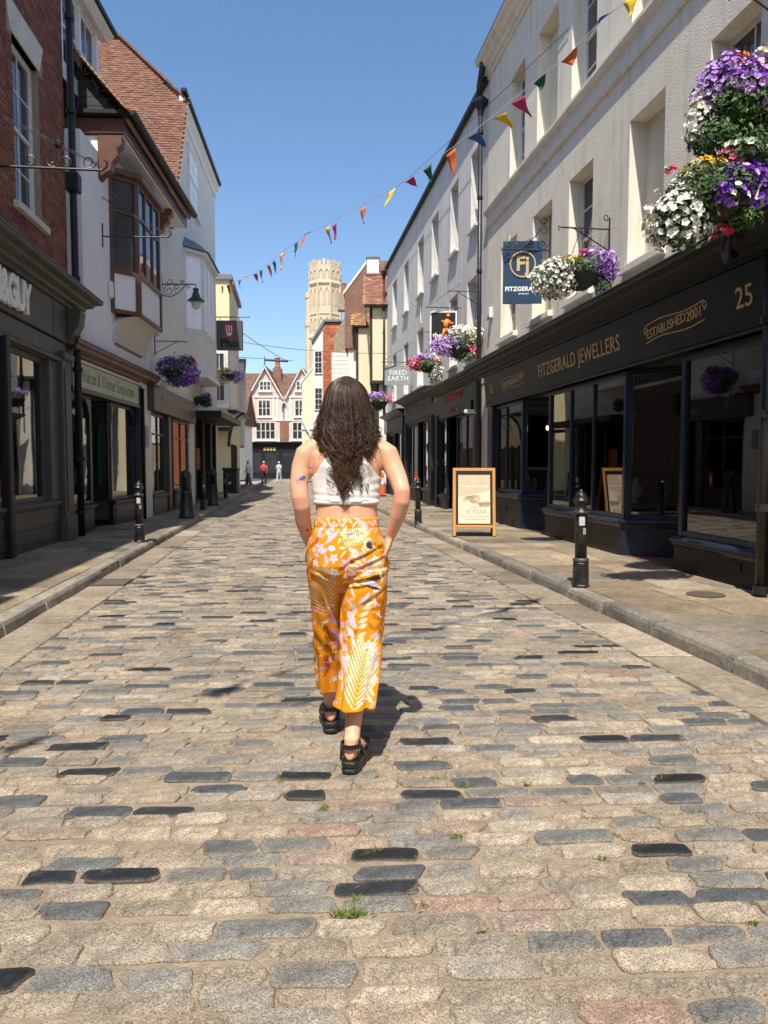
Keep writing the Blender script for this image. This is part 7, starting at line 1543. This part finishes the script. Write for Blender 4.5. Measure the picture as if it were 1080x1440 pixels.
# ------------------------------------------------------------------ the other people in the street
def figure(label, loc, rz, shirt, legs, skin=(.5, .28, .19), hairc=(.05, .03, .02), h=1.72, stride=.18, arms=.1, shorts=False, bag=None, seated=False, sleeve=True, bald=False):
    t = thing('person', loc, rz, label, 'person', 'people in the street'); k = h / 1.72; b = MB()
    if seated: hipz, kn, an = .5, .5, .08
    else: hipz, kn, an = .90, .49, .07
    legsP = []
    for s in (-1, 1):
        f = s * stride
        L = [(s * .09, 0, hipz), (s * .1, .42 if seated else f * .5 + .03, kn), (s * .1, .42 if seated else f - .03, an)]
        legsP.append(L); b.tube(L, [.085, .06, .04], 10); b.tube([(s * .1, L[2][1] - .04, .045), (s * .105, L[2][1] + .17, .03)], [.042, .035], 8)
    dz0 = hipz - .90
    b.rings([ell((0, y_, z_ + dz0), rx, ry, 16) for z_, y_, rx, ry in ((.84, 0, .15, .1), (.95, 0, .16, .11), (1.1, 0, .145, .1), (1.28, 0, .175, .11), (1.4, 0, .18, .09), (1.45, 0, .1, .06))])
    b.tube([(0, 0, 1.42 + dz0), (0, .02, 1.54 + dz0)], [.055, .05], 10); b.rings([ell((0, .03, 1.61 + z_ + dz0), rx, ry, 14) for z_, rx, ry in ((-.11, .03, .04), (-.06, .065, .075), (0, .075, .095), (.06, .068, .088), (.105, .02, .03))])
    armsP = []
    for s in (-1, 1):
        A = [(s * .18, 0, 1.40 + dz0), (s * .235, -.04 - s * arms * .4, 1.14 + dz0), (s * .21, .08 - s * arms, .92 + dz0), (s * .2, .10 - s * arms, .84 + dz0)]; armsP.append(A); b.tube(A, [.052, .043, .034, .03], 10)
        for j in range(4): q = Vector(A[3]); b.tube([q + Vector((0, -.02 + .014 * j, 0)), q + Vector((-s * .01, -.015 + .014 * j, -.075 + .006 * abs(j - 1.5)))], [.011, .008], 5)
        b.tube([Vector(A[3]) + Vector((-s * .01, .025, .03)), Vector(A[3]) + Vector((-s * .02, .05, -.02))], [.011, .008], 5)
    me = remeshed(b, .014, 3); set_col(me, np.tile(np.array(skin, dtype=np.float32), (len(me.vertices), 1))); obj_from(me, 'body', SKIN, t)
    g = MB(); g.rings([ell((0, y_, z_ + dz0), rx, ry, 16) for z_, y_, rx, ry in ((.86, 0, .18, .128), (.95, 0, .18, .128), (1.1, 0, .168, .12), (1.28, 0, .192, .125), (1.40, 0, .195, .105), (1.46, 0, .11, .07))])
    for A in armsP: g.tube([A[0], tuple(Vector(A[0]).lerp(Vector(A[1]), .85))] if sleeve else [A[0], tuple(Vector(A[0]).lerp(Vector(A[1]), .2))], [.07, .062], 10)
    obj_from(remeshed(g, .014, 3), 'shirt', mat('shirt_%d' % (hash(shirt) % 9999), shirt, rough=.8, var=.08, scale=10), t)
    g = MB(); g.rings([ell((0, 0, z_ + dz0), rx, ry, 16) for z_, rx, ry in ((.80, .17, .12), (.88, .18, .125), (.96, .17, .12))])
    for L in legsP:
        end = tuple(Vector(L[0]).lerp(Vector(L[1]), .95)) if shorts else L[2]
        g.tube([L[0], L[1], end] if not shorts else [L[0], end], [.1, .078, .062] if not shorts else [.1, .085], 10)
    obj_from(remeshed(g, .014, 3), 'shorts' if shorts else 'trousers', mat('legs_%d' % (hash(legs) % 9999), legs, rough=.85, var=.1, scale=10), t)
    if not bald:
        g = MB(); g.rings([ell((0, .02, 1.61 + z_ + dz0), rx, ry, 14) for z_, rx, ry in ((-.06, .075, .07), (0, .084, .10), (.06, .078, .098), (.115, .03, .04))]); g.build('hair', mat('hair_%d' % (hash(hairc) % 9999), hairc, rough=.5, var=.2), t, smooth=True)
    for L in legsP: MB().rings([ell((L[2][0], L[2][1] + .05, z_), .055, .14 * q, 12) for z_, q in ((0.0, .95), (.03, 1), (.06, .9), (.09, .5))]).build('shoe', mat('dark_shoe', (.03, .03, .03), rough=.6), t, smooth=True)
    if bag: MB().rings([ell((0, -.16, z_ + dz0), rx, .08, 12) for z_, rx in ((1.0, .1), (1.05, .15), (1.3, .15), (1.42, .1))]).build('backpack', mat('bag_%d' % (hash(bag) % 9999), bag, rough=.8), t, smooth=True)
    t.scale = (k, k, k); return t
gz = 0.012
figure('bald man in white T-shirt and dark shorts mirrored in the jeweller window', (-1.02, 24.0, gz), math.pi, (.7, .7, .68), (.05, .045, .04), h=1.78, shorts=True, bag=(.03, .03, .03), bald=True)
figure('person in a red top and dark trousers walking away at the end of the street', (-8.6, 53.5, -.03), .05, (.55, .05, .06), (.02, .02, .025), hairc=(.5, .42, .3), h=1.68, bag=(.5, .05, .07))
figure('person in pale grey clothes walking on the right of the one in red', (-8.15, 58, -.03), -.4, (.42, .45, .52), (.4, .43, .48), hairc=(.5, .5, .5), h=1.7)
for i, (x_, y_, sh, lab) in enumerate(((-8.35, 42.6, (.6, .25, .22), 'cafe customer in a salmon pink shirt standing by the far left tables'), (-8.2, 43.6, (.7, .68, .62), 'cafe customer in a white top next to the one in pink'), (-8.75, 45.2, (.6, .55, .4), 'cafe customer in beige at the back of the far left group'))):
    pass
figure('cafe customer in a salmon pink shirt standing at the far left corner', (-9.25, 51.0, -.03), 2.2, (.6, .25, .22), (.3, .28, .25), h=1.66, hairc=(.45, .3, .2))
figure('cafe customer in a white top next to the one in salmon pink', (-9.0, 49.6, -.03), 1.2, (.7, .68, .62), (.12, .12, .14), h=1.7, hairc=(.5, .45, .38))
